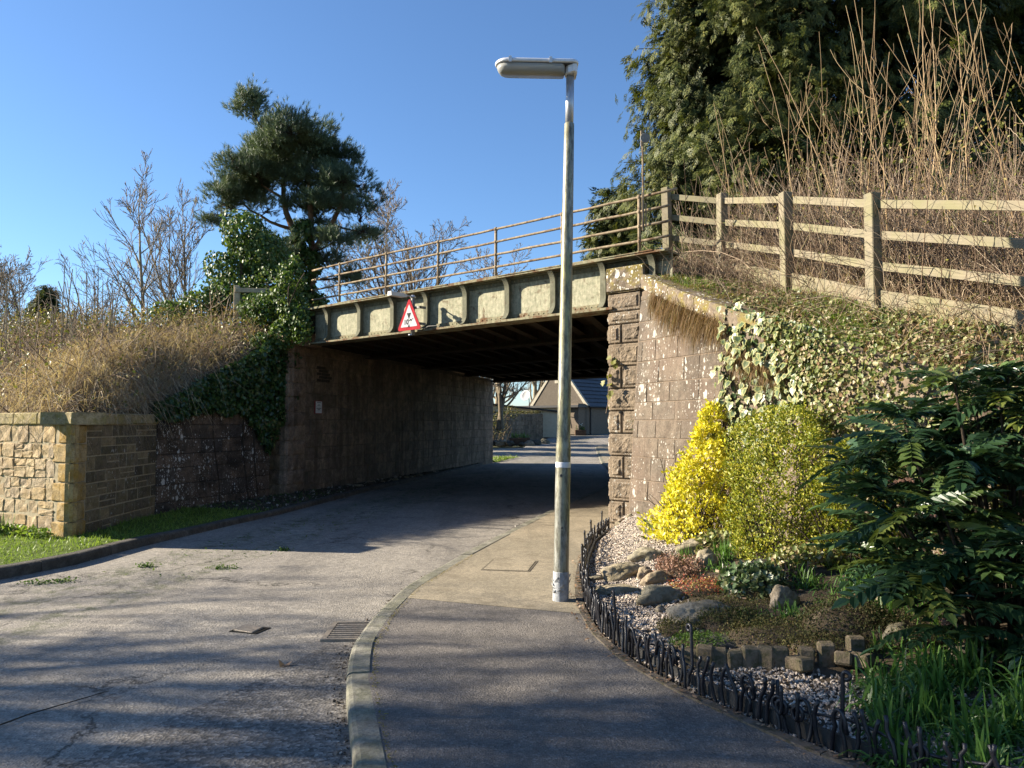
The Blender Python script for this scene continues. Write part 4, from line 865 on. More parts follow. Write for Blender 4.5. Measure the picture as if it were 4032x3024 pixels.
# a telecoms cover slab in the footway
SL = empty('footway_cover', (-.02, 8.75, .006), math.radians(-10), 'flush concrete inspection cover let into the sandy footway', 'cover')
b = B(); b.box(-.27, .27, -.33, .33, -.01, .0), b.obj('frame', M['cover_edge'], SL); b = B(); b.box(-.245, .245, -.305, .305, .0, .004); b.obj('lid', M['pave_far'], SL)
# ------------------------------------------------------------------ low iron border along the garden bed
bl = smooth_line(BD, .05, 8); bd_ = np.r_[0, np.cumsum(np.linalg.norm(np.diff(bl, axis=0), axis=1))]; BT = bd_[-1]
def BP(s): return np.array([np.interp(s, bd_, bl[:, 0]), np.interp(s, bd_, bl[:, 1])])
def bar_mesh(kind, seed):
    rng = random.Random(seed); H = .225 * rng.uniform(.92, 1.08); b = B(); am_ = rng.uniform(.012, .024) * rng.choice((-1, 1)); ph = rng.uniform(0, 6)
    pts = [(am_ * math.sin(ph + 4.2 * t) + .012 * rng.uniform(-1, 1) * t, .008 * math.sin(3 * t + ph), -.05 + (H + .05) * t) for t in np.linspace(0, 1, 11)]
    if kind == 'curl':
        base = pts[:6]; c = Vector(base[-1]); loop = [(c.x + .028 * math.sin(a) * 1.0, c.y - .006 * a / 3, c.z + .034 * (1 - math.cos(a)) - .0) for a in np.linspace(.4, 2 * math.pi * .98, 14)]
        top = [(c.x + .006, c.y - .016, c.z + .01 + (H - c.z) * t) for t in np.linspace(.1, 1, 5)]; pts = base + loop + top
    elif kind == 'arch':
        pts = pts[:8] + [(pts[7][0] + .07 * (1 - math.cos(a)) / 2, pts[7][1], pts[7][2] + .055 * math.sin(a)) for a in np.linspace(.5, math.pi, 7)] + [(pts[7][0] + .075, 0, pts[7][2] - .05)]
    elif kind == 'finial':
        pts = pts[:9] + [(pts[8][0] + .004 * math.sin(t * 9), 0, pts[8][2] + t) for t in np.linspace(.03, .20, 7)]; e = pts[-1]
        pts += [(e[0] + .018 * (1 - math.cos(a)), 0, e[2] + .018 * math.sin(a)) for a in np.linspace(.4, 5.2, 10)]
    b.tube(pts, .0105, 6); me = np_mesh('bar', b.v, b.f, smooth=True); me.materials.append(M['iron']); return me
bars = {k: [bar_mesh(k, 10 * i + j) for j in range(4)] for i, k in enumerate(('wave', 'curl', 'arch', 'finial'))}
npan = 9; seg = BT / npan; rb = random.Random(21); gl = ['low black iron border panel meeting the foot of the sunlit pier', 'low black iron border panel beside the gravel between pier and boulders', 'low black iron border panel curving past the angular grey boulder', 'low black iron border panel beside the smooth boulders opposite the street lamp', 'low black iron border panel just past the lamp post beside the flat layered slab', 'low black iron border panel beside the long pale boulder and broad grey boulder', 'low black iron border panel in front of the first timber pegs', 'low black iron border panel beside the gravel below the timber pegs', 'low black iron border panel ending among the strap leaf clumps at the pavement corner']
for p_ in range(npan):
    s0_, s1_ = p_ * seg, (p_ + 1) * seg; c = BP(s0_); root = empty('border_panel', (c[0], c[1], 0), 0, gl[p_], 'edging fence', 'low iron border panels along the garden bed')
    s = s0_ + .02; k = 0
    while s < s1_ - .02:
        q = BP(s); q2 = BP(min(s + .03, BT)); t = q2 - q; rz = math.atan2(t[1], t[0]); kind = 'finial' if k == 9 else rb.choice(('wave', 'wave', 'wave', 'wave', 'curl', 'arch') if BT - s > 0 else ('wave',))
        o = bpy.data.objects.new('bar', rb.choice(bars[kind])); COL.objects.link(o); o.parent = root; o.location = (q[0] - c[0], q[1] - c[1], .015); o.rotation_euler = (rb.uniform(-.05, .05), rb.uniform(-.07, .07), rz + rb.uniform(-.2, .2) + (math.pi if rb.random() < .5 else 0))
        s += rb.uniform(.05, .078); k += 1
    pts = [(*(BP(s_) - c), .155 + .02 * math.sin(s_ * 9)) for s_ in np.linspace(s0_ + .003, s1_ - .003, 14)]
    nn_ = BP(s1_) - BP(s0_); nv = np.array([nn_[1], -nn_[0]]) / np.linalg.norm(nn_) * (-.018); b = B(); b.tube([(x + nv[0], y + nv[1], z) for x, y, z in pts], .0075, 6); b.obj('rail', M['iron'], root, smooth=True)
    b = B(); V = []
    for s_ in np.linspace(s0_ + .002, s1_ - .002, 8):
        q = BP(s_); t = BP(min(s_ + .05, BT)) - BP(max(s_ - .05, 0)); t /= np.linalg.norm(t); n_ = np.array([-t[1], t[0]]); n_ = n_ if n_ @ np.array([1, .2]) > 0 else -n_
        for o_, z in ((.025, -.05), (.025, .085), (.045, .085), (.045, -.05)): V.append((q[0] + n_[0] * o_ - c[0], q[1] + n_[1] * o_ - c[1], z))
    F = [(i * 4 + j, i * 4 + (j + 1) % 4, (i + 1) * 4 + (j + 1) % 4, (i + 1) * 4 + j) for i in range(7) for j in range(4)] + [(0, 1, 2, 3), (31, 30, 29, 28)]; b.add(V, F); b.obj('edging_board', M['board'], root)
# concrete edging strip on the pavement side
ES = empty('edging_strip', (0, 0, 0), kind='structure'); s = .3
while s < BT - 1.0:
    L = .62; V = []
    for s_ in np.linspace(s + .003, s + L - .004, 5):
        q = BP(s_); t = BP(min(s_ + .05, BT)) - BP(max(s_ - .05, 0)); t /= np.linalg.norm(t); n_ = np.array([-t[1], t[0]]); n_ = -n_ if n_ @ np.array([1, .2]) > 0 else n_
        for o_, z in ((.02, -.06), (.02, .012), (.085, .012), (.085, -.06)): V.append((q[0] + n_[0] * o_, q[1] + n_[1] * o_, z))
    F = [(i * 4 + j, i * 4 + (j + 1) % 4, (i + 1) * 4 + (j + 1) % 4, (i + 1) * 4 + j) for i in range(4) for j in range(4)] + [(0, 1, 2, 3), (19, 18, 17, 16)]; b = B(); b.add(V, F); b.obj('edging_stone', M['edge_stone'], ES); s += L
# ------------------------------------------------------------------ log edging
LE = empty('log_edging', (1.9, 4.9, .05), 0, 'row of short dark square timber pegs edging the rockery', 'edging')
lg = [(1.13, 4.98), (1.22, 4.95), (1.31, 4.93), (1.40, 4.91), (1.49, 4.89), (1.58, 4.87), (1.67, 4.86), (1.82, 4.83), (1.94, 4.82), (2.14, 4.86)]
for x, y in lg:
    b = B(); w = rb.uniform(.045, .055); b.bbox(-w, w, -.035, .035, -.08, rb.uniform(.105, .145), .012); b.obj('log', M['wood_dark'], LE, loc=(x - 1.9, y - 4.9, gz(x, y) - .05), rot=(rb.uniform(-.08, .08), rb.uniform(-.06, .06), rb.uniform(-.5, .1)))
for x, y, rx, rz in ((1.75, 4.76, 1.4, .3), (2.02, 4.75, 1.2, -.5), (2.1, 4.72, 1.45, .6)):
    b = B(); b.bbox(-.05, .05, -.04, .04, -.08, .08, .012); o = b.obj('log', M['wood_dark'], LE, loc=(x - 1.9, y - 4.9, gz(x, y)), rot=(rx, 0, rz))
# ------------------------------------------------------------------ boulders
def rock_mesh(seed, mat, flat=.6):
    rng = np.random.default_rng(seed); n = 13; V = []; F = []
    me = None; P = []
    for f in range(6):
        for i in range(n):
            for j in range(n):
                a, c = -1 + 2 * i / (n - 1), -1 + 2 * j / (n - 1); p = [(a, c, 1), (c, a, -1), (1, a, c), (-1, c, a), (c, 1, a), (a, -1, c)][f]; P.append(p)
    P = np.array(P, float); sq = P / np.abs(P).max(1, keepdims=True); sp = nrm(P); P = nrm(sp * .72 + sq * .28 * 1.0) * (1 + 0 * sp[:, :1]); r = .78 + .5 * (fbm(sp + seed * 3.1, 1.15, 3) - .5)[:, None] * 1.6 + .16 * (fbm(sp + seed, 4, 3) - .5)[:, None]
    P = P * r * np.array([1, .78, flat]); F = [(f * n * n + i * n + j, f * n * n + (i + 1) * n + j, f * n * n + (i + 1) * n + j + 1, f * n * n + i * n + j + 1) for f in range(6) for i in range(n - 1) for j in range(n - 1)]
    me = np_mesh('boulder', P, F, smooth=True); me.materials.append(mat)
    import bmesh
    bm = bmesh.new(); bm.from_mesh(me); bmesh.ops.remove_doubles(bm, verts=bm.verts, dist=1e-4); bmesh.ops.recalc_face_normals(bm, faces=bm.faces); bm.to_mesh(me); bm.free(); return me
rmesh = [rock_mesh(s_, M['rock'], .55 + .06 * (s_ % 5)) for s_ in range(1, 9)]; rdark = [rock_mesh(s_ + 20, M['rock_dark'], .6) for s_ in range(3)]
def boulder(x, y, r, sc=(1, 1, 1), rz=0, k=0, label=None, group='boulders in the rockery', dark=False, z=None, sink=.34):
    o = bpy.data.objects.new('boulder', (rdark if dark else rmesh)[k % (3 if dark else 8)]); COL.objects.link(o); o.location = (x, y, (gz(x, y) if z is None else z) + r * sc[2] * (.5 - sink)); o.scale = (r * sc[0], r * sc[1], r * sc[2]); o.rotation_euler = (0, 0, rz)
    return tag(o, label, 'rock', group)
boulder(1.10, 7.7, .24, (1.25, .9, .9), .5, 0, 'large smooth grey boulder in the gravel beside the smaller round stones')
boulder(1.45, 8.25, .21, (1.2, .9, .9), .2, 1, 'angular grey boulder behind the smooth boulders on the gravel')
boulder(1.29, 7.55, .13, (1, 1, 1.1), .9, 2, 'small round cobble wedged between two boulders on the gravel')
boulder(1.36, 7.25, .18, (1.25, .8, .8), .4, 3, 'flattish oval boulder with a rusty stain beside the dark heather twigs')
boulder(.97, 7.10, .22, (1.3, .8, .5), -.1, 4, 'flat layered slab of stone close to the iron border')
boulder(.86, 7.75, .11, (1.1, .8, .7), .4, 5, 'yellowish low stone touching the iron border')
boulder(1.27, 6.6, .23, (1.3, .7, .75), .3, 6, 'long pale boulder in front of the red sedum mat')
boulder(1.20, 6.3, .07, (1, .9, .9), .8, 7, 'fist sized stone beside the long pale boulder')
boulder(1.43, 5.95, .27, (1.2, .8, .8), .25, 0, 'broad blocky grey boulder with a flat top among moss')
boulder(1.88, 7.55, .20, (1.0, .85, 1.1), .8, 2, 'tan rounded boulder spotted with moss between two grass tufts')
boulder(1.98, 8.2, .23, (1.25, .8, .8), .2, 1, 'moss capped boulder at the foot of the yellow shrub')
boulder(2.00, 8.85, .15, (1.0, .8, 1.0), .5, 3, 'grey stone tucked under the yellow shrub')
boulder(2.32, 8.45, .17, (.8, .6, 1.0), 1.0, 5, 'tilted pale stone leaning under the gold shrubs')
boulder(1.90, 6.45, .16, (1.2, .7, .9), .7, 4, 'pinkish slab leaning out of the small leaved ivy')
boulder(2.10, 6.0, .16, (.95, .8, 1.2), .2, 6, 'brown moss topped stone beside the short grass tuft')
boulder(1.5, 5.35, .24, (1.3, .8, .3), .1, 0, 'dark flat slab lying in the mossy mat', dark=True)
boulder(2.32, 7.2, .2, (1.4, .7, .6), 0, 1, 'dark damp stone in front of the gold privet', dark=True)
boulder(2.88, 5.95, .16, (1.2, .8, .8), .3, 7, 'whitish weathered stone among the strap leaved plants')
boulder(2.5, 5.05, .18, (1.1, .8, .8), .6, 2, 'dull pink stone half hidden under the dark shrub')
boulder(2.85, 4.72, .22, (1.3, .8, .45), .1, 3, 'smooth pale flat stone behind the strap leaf clumps')
for (x, y, r, k) in ((1.55, 10.95, .09, 1), (1.68, 10.9, .08, 3), (1.50, 10.85, .1, 5), (1.80, 10.8, .07, 6), (1.95, 10.7, .06, 2)):
    boulder(x, y, r, (1.1, .8, .8), k, k, 'small loose stone at the foot of the sunlit pier', 'loose stones by the pier')
# ------------------------------------------------------------------ gravel and stone litter
rng = np.random.default_rng(3)
oct_v = np.array([(1, 0, 0), (-1, .1, .1), (.1, .8, 0), (0, -.8, .1), (.1, 0, .55), (-.1, 0, -.5)]); oct_f = [(0, 2, 4), (2, 1, 4), (1, 3, 4), (3, 0, 4), (2, 0, 5), (1, 2, 5), (3, 1, 5), (0, 3, 5)]
def gw(p):
    x, y = p[:, 0], p[:, 1]; near = np.clip(1 - np.abs(x - np.interp(y, [3, 4.3, 4.9, 5.5, 6.5, 8, 10, 11.5], [2.4, 1.8, 1.2, 1.02, 1.0, 1.2, 1.6, 1.6])) / np.interp(y, [3, 4.3, 4.9, 5.5, 6.5, 8, 10], [1.0, .85, .45, .36, .45, .75, .8]), 0, 1); return near ** .7 + 1e-5
P, N = on_surface(GA, rng, 26000, gw); P[:, 2] += .006
o = scatter('gravel', oct_v, oct_f, P, rand_dirs(rng, len(P)), rand_dirs(rng, len(P), 1.5), rng.uniform(.007, .017, len(P)), M['gravel']); tag(o, 'pinkish grey gravel spread between the iron border and the rockery', 'gravel', kind='stuff')
P, N = on_surface(VS, rng, 1100); P[:, 2] += .008
o = scatter('stone_litter', oct_v, oct_f, P, rand_dirs(rng, len(P)), rand_dirs(rng, len(P), 1.5), rng.gamma(2, .010, len(P)) + .005, M['chips']); tag(o, 'broken stone and litter along the foot of the shaded abutment', 'litter', kind='stuff')
for k in range(16):
    t_ = rng.uniform(.12, .42); q = p0 + (p1 - p0) * t_ + fl * rng.uniform(.12, .5); boulder(q[0], q[1], rng.uniform(.05, .13), (1.2, .8, .7), rng.uniform(0, 3), k, 'pale fallen chunk of stone on the soil below the abutment', 'fallen stone chunks by the abutment', z=.05)
# asphalt wear: twig and dead leaf on the road, moss clods
b = B(); b.tube([(-3.2, 3.95, -.09), (-2.95, 4.18, -.085), (-2.80, 4.55, -.083), (-2.55, 4.95, -.088)], [.005, .005, .004, .002], 6); tag(b.obj('fallen_twig', M['bark_dark'], smooth=True), 'thin dark twig lying on the road near the bottom edge', 'twig')
b = B(); b.add([(0, 0, .002), (.06, .01, .012), (.075, .05, .03), (.02, .05, .004), (-.02, .03, .05)], [(0, 1, 3), (1, 2, 3), (0, 3, 4)]); tag(b.obj('dead_leaf', M['dead_leaf'], loc=(-1.62, 5.45, -.098)), 'curled brown dead leaf lying on the road near the kerb', 'leaf')
lt = [(0, 0, 0), (.5, .28, .05), (1, 0, .12), (.5, -.28, .05)]; lf = [(0, 1, 2), (0, 2, 3)]
def litter(name, n, fn, mat, label, sc=(.02, .045)):
    P = fn(n); o = scatter(name, lt, lf, P, rand_dirs(rng, n) * (1, 1, .15), rand_dirs(rng, n, 2.5), rng.uniform(*sc, n), mat); return tag(o, label, 'leaf litter', kind='stuff')
def along_border(n):
    s_ = rng.uniform(.3, BT - 1, n); q = np.stack([BP(x) for x in s_]); return np.c_[q[:, 0] - np.abs(rng.normal(0, .06, n)) - .02, q[:, 1] - rng.normal(0, .05, n), np.full(n, .02)]
litter('leaf_litter', 420, along_border, M['dead_leaf'], 'brown dead leaves gathered along the foot of the iron border')
def on_road(n):
    t_ = rng.random(n); y = rng.uniform(8.5, 20, n); cx = .2 * y - 6.1 + np.where(rng.random(n) < .6, 0, .75); return np.c_[cx + rng.normal(0, .2, n), y, zr(y) + .006]
litter('road_moss', 900, on_road, M['grass_dk'], 'scraps of moss scattered in lines along the road', (.015, .05))
def on_kerbline(n):
    y = rng.uniform(3.2, 9.5, n); x = np.interp(y, [p[1] for p in KR], [p[0] for p in KR]) + .165 + np.abs(rng.normal(0, .018, n)); return np.c_[x, y, np.full(n, .006)]
litter('kerb_moss', 700, on_kerbline, M['moss'], 'moss and grit in the joint behind the kerb stones', (.008, .02))
litter('garden_leaves', 520, lambda n: on_surface(GA, rng, n)[0] + (0, 0, .02), M['dead_leaf'], 'pale dead leaves strewn over the garden bed', (.03, .07))
Pm = []
for (x, y, r) in ((-3.35, 9.0, .085), (-5.0, 8.2, .10), (-4.8, 8.3, .07), (-3.0, 10.2, .06), (-4.3, 9.1, .05)):
    n = 110; Pm.append(np.c_[rng.normal(0, r, n) + x, rng.normal(0, r * .5, n) + y, zr(y) + .004 + np.abs(rng.normal(0, .012, n))])
Pm = np.concatenate(Pm); tag(scatter('moss_clods', lt, lf, Pm, rand_dirs(rng, len(Pm)), rand_dirs(rng, len(Pm), 1), rng.uniform(.02, .04, len(Pm)), M['grass_dk']), 'clods of green moss lying on the sunlit road', 'moss', kind='stuff')
def road_edge(n):
    y = rng.uniform(2.6, 13, n); x = np.interp(y, [p[1] for p in KR], [p[0] for p in KR]) - .01 - np.abs(rng.normal(0, .05, n)); return np.c_[x, y, zr(y) + .006]
P = road_edge(1500); tag(scatter('kerb_grit', oct_v, oct_f, P, rand_dirs(rng, len(P)), rand_dirs(rng, len(P), 1.5), rng.gamma(2, .0022, len(P)) + .002, M['chips']), 'grit and dirt gathered in the road along the right kerb', 'grit', kind='stuff')
def road_edge_left(n):
    y = rng.uniform(8, 30, n); x = np.interp(y, [p[1] for p in KL], [p[0] for p in KL]) + .02 + np.abs(rng.normal(0, .10, n)); return np.c_[x, y, zr(y) + .006]
litter('kerb_leaves', 500, road_edge_left, M['dead_leaf'], 'leaf litter and grit along the left kerb', (.012, .035))
# ------------------------------------------------------------------ plant tools
def ribbons(name, P, Wd, mat, parent=None, wdir=None, rng=None):
    """P (n,k,3) centre lines, Wd (n,k) widths"""
    n, k, _ = P.shape; T = nrm(np.gradient(P, axis=1))
    if wdir is None:
        a = rng.uniform(0, 2 * np.pi, n); wdir = np.stack([np.cos(a), np.sin(a), 0 * a], 1)
    wv = np.broadcast_to(wdir[:, None, :], P.shape); wv = nrm(wv - (wv * T).sum(-1, keepdims=True) * T)
    V = np.stack([P - wv * Wd[:, :, None] / 2, P + wv * Wd[:, :, None] / 2], 2)
    F = [(2 * i, 2 * i + 1, 2 * i + 3, 2 * i + 2) for i in range(k - 1)]
    return link(name, np_mesh(name, V.reshape(-1, 3), tile=(F, n, 2 * k)), mat, parent)
def blade_paths(base, d0, L, droop, k=5):
    """start at base, leave along d0, bend down by droop"""
    t = np.linspace(0, 1, k)[None, :, None]; L = np.asarray(L)[:, None, None]; dr = np.asarray(droop)[:, None, None]
    P = base[:, None, :] + nrm(d0)[:, None, :] * L * t; g = np.zeros_like(P); g[..., 2] = (-(t ** 2.2) * L * dr)[..., 0]; return P + g
def widths(w, k, tip=.15): return np.asarray(w)[:, None] * np.r_[np.linspace(.8, 1, k - 2), .7, tip][None, :]
def clump(name, x, y, n, L, spread, droop, w, mat, label, cat, group=None, z=None, seed=0, r=.04):
    rg = np.random.default_rng(seed); z = gz(x, y) if z is None else z; root = empty(name, (x, y, z), 0, label, cat, group)
    base = np.c_[rg.normal(0, r, n), rg.normal(0, r, n), np.full(n, -.01)]; a = rg.uniform(0, 2 * np.pi, n); sp = np.abs(rg.normal(0, spread, n)); d = np.stack([np.cos(a) * sp, np.sin(a) * sp, np.ones(n)], 1)
    P = blade_paths(base, d, rg.uniform(.6, 1.1, n) * L, rg.uniform(.3, 1, n) * droop * (.4 + sp)); ribbons('leaves', P, widths(rg.uniform(.7, 1.2, n) * w, 5), mat, root, rng=rg); return root
def paths(start, d, L, k, rng, wob=.15, up=0.0):
    n = len(start); P = np.zeros((n, k, 3)); P[:, 0] = start; d = nrm(np.array(d, float)); L = np.broadcast_to(L, (n,))
    for i in range(1, k):
        d = d + rng.normal(0, wob, (n, 3)); d[:, 2] += up / k; d = nrm(d); P[:, i] = P[:, i - 1] + d * (L / (k - 1))[:, None]
    return P
def taper(r0, k, end=.3): return np.asarray(r0)[:, None] * np.linspace(1, end, k)[None, :]
def grow(P, R, nch, t0, t1, ang, lf, rf, k, rng, wob=.12, up=.2, end=.3, perp=None):
    n, kk, _ = P.shape; t = (t0 + (t1 - t0) * ((np.arange(nch)[None, :] + rng.random((n, nch))) / nch)); idx = np.repeat(np.arange(n), nch); t = t.ravel()
    f = t * (kk - 1); i = np.minimum(f.astype(int), kk - 2); f = (f - i)[:, None]; st = P[idx, i] * (1 - f) + P[idx, i + 1] * f; tn = nrm(P[idx, i + 1] - P[idx, i]); r = (R[idx, i] * (1 - f[:, 0]) + R[idx, i + 1] * f[:, 0])
    pv = rng.normal(size=(len(idx), 3)); pv = nrm(pv - (pv * tn).sum(-1, keepdims=True) * tn); a = ang * rng.uniform(.7, 1.3, len(idx))[:, None]
    d = np.cos(a) * tn + np.sin(a) * pv; Lp = np.linalg.norm(np.diff(P, axis=1), axis=2).sum(1)[idx]; L = Lp * lf * (1 - .55 * t) * rng.uniform(.65, 1.25, len(idx))
    C = paths(st, d, L, k, rng, wob, up); return C, taper(r * rf, k, end)
def bare_tree(name, loc, H, r0, label, group=None, seed=0, n1=10, n2=6, n3=5, n4=3, ang=.75, lean=(0, 0), t0=.25, mats=('bark', 'twig_grey'), up=.35, min_r=.004, stems=1, lf1=.55, cat='tree'):
    rg = np.random.default_rng(seed); root = empty(name, loc, 0, label, cat, group)
    d = np.c_[rg.normal(lean[0], .12 if stems > 1 else .02, stems), rg.normal(lean[1], .12 if stems > 1 else .02, stems), np.ones(stems)]
    T = paths(np.c_[rg.normal(0, .15 * (stems > 1), (stems, 2)), np.full(stems, -.25)], d, H * rg.uniform(.8, 1.05, stems), 9, rg, .05, .05); Rt = taper(np.full(stems, r0), 9, .12)
    L1, R1 = grow(T, Rt, n1, t0, .97, ang, lf1, .55, 7, rg, .10, up); L2, R2 = grow(L1, R1, n2, .25, .97, ang * .9, .55, .6, 6, rg, .12, up * .8)
    L3, R3 = grow(L2, R2, n3, .2, 1, ang * .85, .6, .65, 5, rg, .14, up * .6); cl = lambda R: np.maximum(R, min_r)
    tubes_obj('trunk', [(T, Rt, 8), (L1, cl(R1), 5)], M[mats[0]], root); sets = [(L2, cl(R2), 4), (L3, cl(R3), 3)]
    if n4: L4, R4 = grow(L3, R3, n4, .2, 1, ang * .8, .65, .8, 4, rg, .16, up * .4); sets.append((L4, cl(R4), 3))
    tubes_obj('crown', sets, M[mats[1]], root); return root
ivy_t = np.array([(0, 0, 0), (.12, .42, .06), (.4, .27, .03), (.5, .46, .08), (1, 0, -.06), (.5, -.46, .08), (.4, -.27, .03), (.12, -.42, .06)]); ivy_f = [(0, 4, 3, 2, 1), (0, 7, 6, 5, 4)]
dia_t = np.array([(0, 0, 0), (.5, .27, .06), (1, 0, -.04), (.5, -.27, .06)]); dia_f = [(0, 2, 1), (0, 3, 2)]
def ball_points(rng, balls, n, shell=.55):
    """points through several ellipsoids, most of them towards the outside; returns points and outward normals"""
    B_ = np.asarray(balls, float); vol = (B_[:, 3] * B_[:, 4] * B_[:, 5]) ** (2 / 3); i = rng.choice(len(B_), n, p=vol / vol.sum()); u = nrm(rng.normal(size=(n, 3))); r = (shell + (1 - shell) * rng.random(n) ** .6) * (.78 + .5 * (fbm(u * 1.0 + i[:, None] * 7.7, 2.2) - .3)); return B_[i, :3] + u * B_[i, 3:6] * r[:, None], u
def leafmass(name, rng, P, N, size, mat, parent, tv=ivy_t, tf=ivy_f, hang=.6, jit=.6, sy=None, var=(.7, 1.3)):
    n = len(P); ax = rng.normal(0, .6, (n, 3)); ax[:, 2] -= hang; nz = N + rng.normal(0, jit, (n, 3)); sc = size * rng.uniform(*var, n)
    return scatter(name, tv, tf, P, ax, nz, sc, mat, parent, sy=None if sy is None else sc * sy)
rng = np.random.default_rng(77)
# ------------------------------------------------------------------ left bank: brambles, dry grass
def bramble(surface, n, Lr, mat, up, rng, rr=(.003, .007), w=None, bow=.9, wob=.16):
    P, N = on_surface(surface, rng, n, w); d = rng.normal(0, .55, (n, 3)); d[:, 2] = np.abs(d[:, 2]) + up; d += N * .25; L = rng.uniform(*Lr, n); Q = paths(P - N * .05, d, L, 6, rng, wob, -bow); return Q, taper(rng.uniform(*rr, n), 6, .45)
def forks(surface, n, rng, Lr=(.7, 1.5), w=None, up=.9, kids=5):
    Q, R_ = bramble(surface, n, Lr, None, up, rng, (.007, .014), w, .3, .12); C, Rc = grow(Q, R_, kids, .2, 1, .8, .5, .6, 6, rng, .2, .1); D_, Rd = grow(C, Rc, 3, .2, 1, .8, .5, .7, 6, rng, .25, 0); return np.r_[Q, C, D_], np.maximum(np.r_[R_, Rc, Rd], .0022)
o = tubes_obj('bramble_thicket', [(*bramble(LB_front, 6500, (.25, 1.0), None, .2, rng, wob=.3), 3), (*bramble(LB_front, 900, (.8, 1.7), None, .6, rng, (.004, .010), wob=.2), 4), (*forks(LB_front, 160, rng), 3)], M['twig_bramble']); tag(o, 'dense tangle of dry brown bramble canes covering the left bank', 'bramble', kind='stuff')
P, N = on_surface(LB_front, rng, 14000, lambda p: .35 + np.clip((p[:, 2] - 2.6) * .9, 0, 1.4)); P += N * rng.uniform(.0, .75, (len(P), 1)) * fbm(P, .7)[:, None] * 1.4
tag(leafmass('bramble_leaves', rng, P, N, .062, M['bramble_leaf'], None, dia_t * (1, 1.4, 1), dia_f, .2, .9), 'green and yellowed bramble leaves among the canes on the left bank', 'leaves', kind='stuff')
wdry = lambda p: np.exp(-((p[:, 0] + 7.0) / .9) ** 2 - ((p[:, 1] - 14.2) / 2.0) ** 2) + .012
P, N = on_surface(LB_front, rng, 12000, wdry); P += N * rng.uniform(0, .3, (len(P), 1)); d = rng.normal(0, .5, (len(P), 3)) + (.25, -.35, .8); Q = blade_paths(P, d, rng.uniform(.35, .9, len(P)), rng.uniform(.4, 1.2, len(P)), 5)
tag(ribbons('dry_grass', Q, widths(rng.uniform(.005, .009, len(P)), 5), M['dry_grass'], rng=rng), 'pale sunlit dead grass spilling down the left bank', 'grass', kind='stuff')
# straight green-grey canes standing in the hollow
st = np.c_[rng.normal(-9.0, .55, 26), rng.normal(15.3, .4, 26), np.full(26, 2.5)]; Q = paths(st, rng.normal(0, .07, (26, 3)) + (0, 0, 1), rng.uniform(1.2, 2.2, 26), 6, rng, .03)
tag(tubes_obj('elder_canes', [(Q, taper(np.full(26, .014), 6, .6), 5)], M['bark_pale']), 'cluster of upright pale canes standing in the bramble hollow', 'canes')
for k_, (x, y, z, dx, dy, L) in enumerate(((-9.4, 13.1, 1.85, .8, .1, 1.5), (-9.6, 13.3, 1.8, .5, .3, 1.2), (-8.0, 14.3, 2.5, .9, -.1, 1.0))):
    Q = paths(np.array([(x, y, z)]), np.array([(dx, dy, .35)]), L, 7, rng, .12, -.3); C, R = grow(Q, taper(np.array([.018]), 7, .4), 5, .3, 1, .7, .4, .6, 5, rng, .15, 0)
    tag(tubes_obj('dead_branch', [(Q, taper(np.array([.018]), 7, .4), 5), (C, np.maximum(R, .005), 4)], M['twig_grey']), 'pale dead branch lying across the brambles above the garden wall', 'branch', 'dead branches on the left bank')
b = B(); b.bbox(-.08, .3, -.06, .06, -.05, .07, .01); tag(b.obj('broken_post', M['wood_dark'], loc=(-7.25, 14.6, 2.95), rot=(.1, -.2, .55)), 'grey broken fence rail sticking out of the brambles', 'post')
# ------------------------------------------------------------------ ivy on the left wing wall, pier and girder end
def ivy_plant(name, label, size, mat, P, N, stems=None, hang=.8, jit=.5, group=None):
    root = empty(name, tuple(P.mean(0) * (1, 1, 0) + (0, 0, P[:, 2].min())), 0, label, 'ivy', group); off = np.array(root.location); tag(leafmass('leaves', rng, P - off, N, size, mat, root, hang=hang, jit=jit), kind='stuff')
    if stems is not None: tubes_obj('stems', [(stems[0] - off, stems[1], 4)], M['bark_dark'], root)
    return root
n = 8500; s_ = rng.random(n) * (LwL + .9) - .15; zt_ = 1.74 + 1.42 * np.clip(s_, 0, LwL) / LwL + .25; lo = np.interp(s_, [-.2, .4, .9, 1.6, 2.3, 2.7, 3.0, 3.4, 4.2], [1.75, 1.72, 1.85, 1.85, 1.75, 1.35, .95, 1.5, 2.6]) + .25 * (fbm(np.c_[s_ * 3, s_ * 0, s_ * 0], 1) - .5)
z_ = zt_ - (zt_ - lo) * rng.random(n) ** .85; base = w0[None, :] + wt[None, :] * s_[:, None] + wf[None, :] * (.06 + .22 * fbm(np.c_[s_, z_, s_ * 0], 2.3) * rng.random(n))[:, None]
stP = np.stack([np.array([(*(w0 + wt * (a + .12 * math.sin(5 * t + a)) + wf * .03), .1 + t * (1.9 + .4 * a)) for t in np.linspace(0, 1, 9)]) for a in (1.5, 2.4, 2.75)])
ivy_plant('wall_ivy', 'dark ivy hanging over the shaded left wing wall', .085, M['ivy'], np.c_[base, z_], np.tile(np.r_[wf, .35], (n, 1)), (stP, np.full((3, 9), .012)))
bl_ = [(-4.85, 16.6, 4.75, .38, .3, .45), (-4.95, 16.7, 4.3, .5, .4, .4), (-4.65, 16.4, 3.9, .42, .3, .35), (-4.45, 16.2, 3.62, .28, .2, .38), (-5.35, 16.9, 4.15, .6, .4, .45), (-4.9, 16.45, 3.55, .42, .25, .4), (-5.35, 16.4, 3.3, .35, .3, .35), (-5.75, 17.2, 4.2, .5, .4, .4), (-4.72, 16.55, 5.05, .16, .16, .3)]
P, N = ball_points(rng, bl_, 5200)
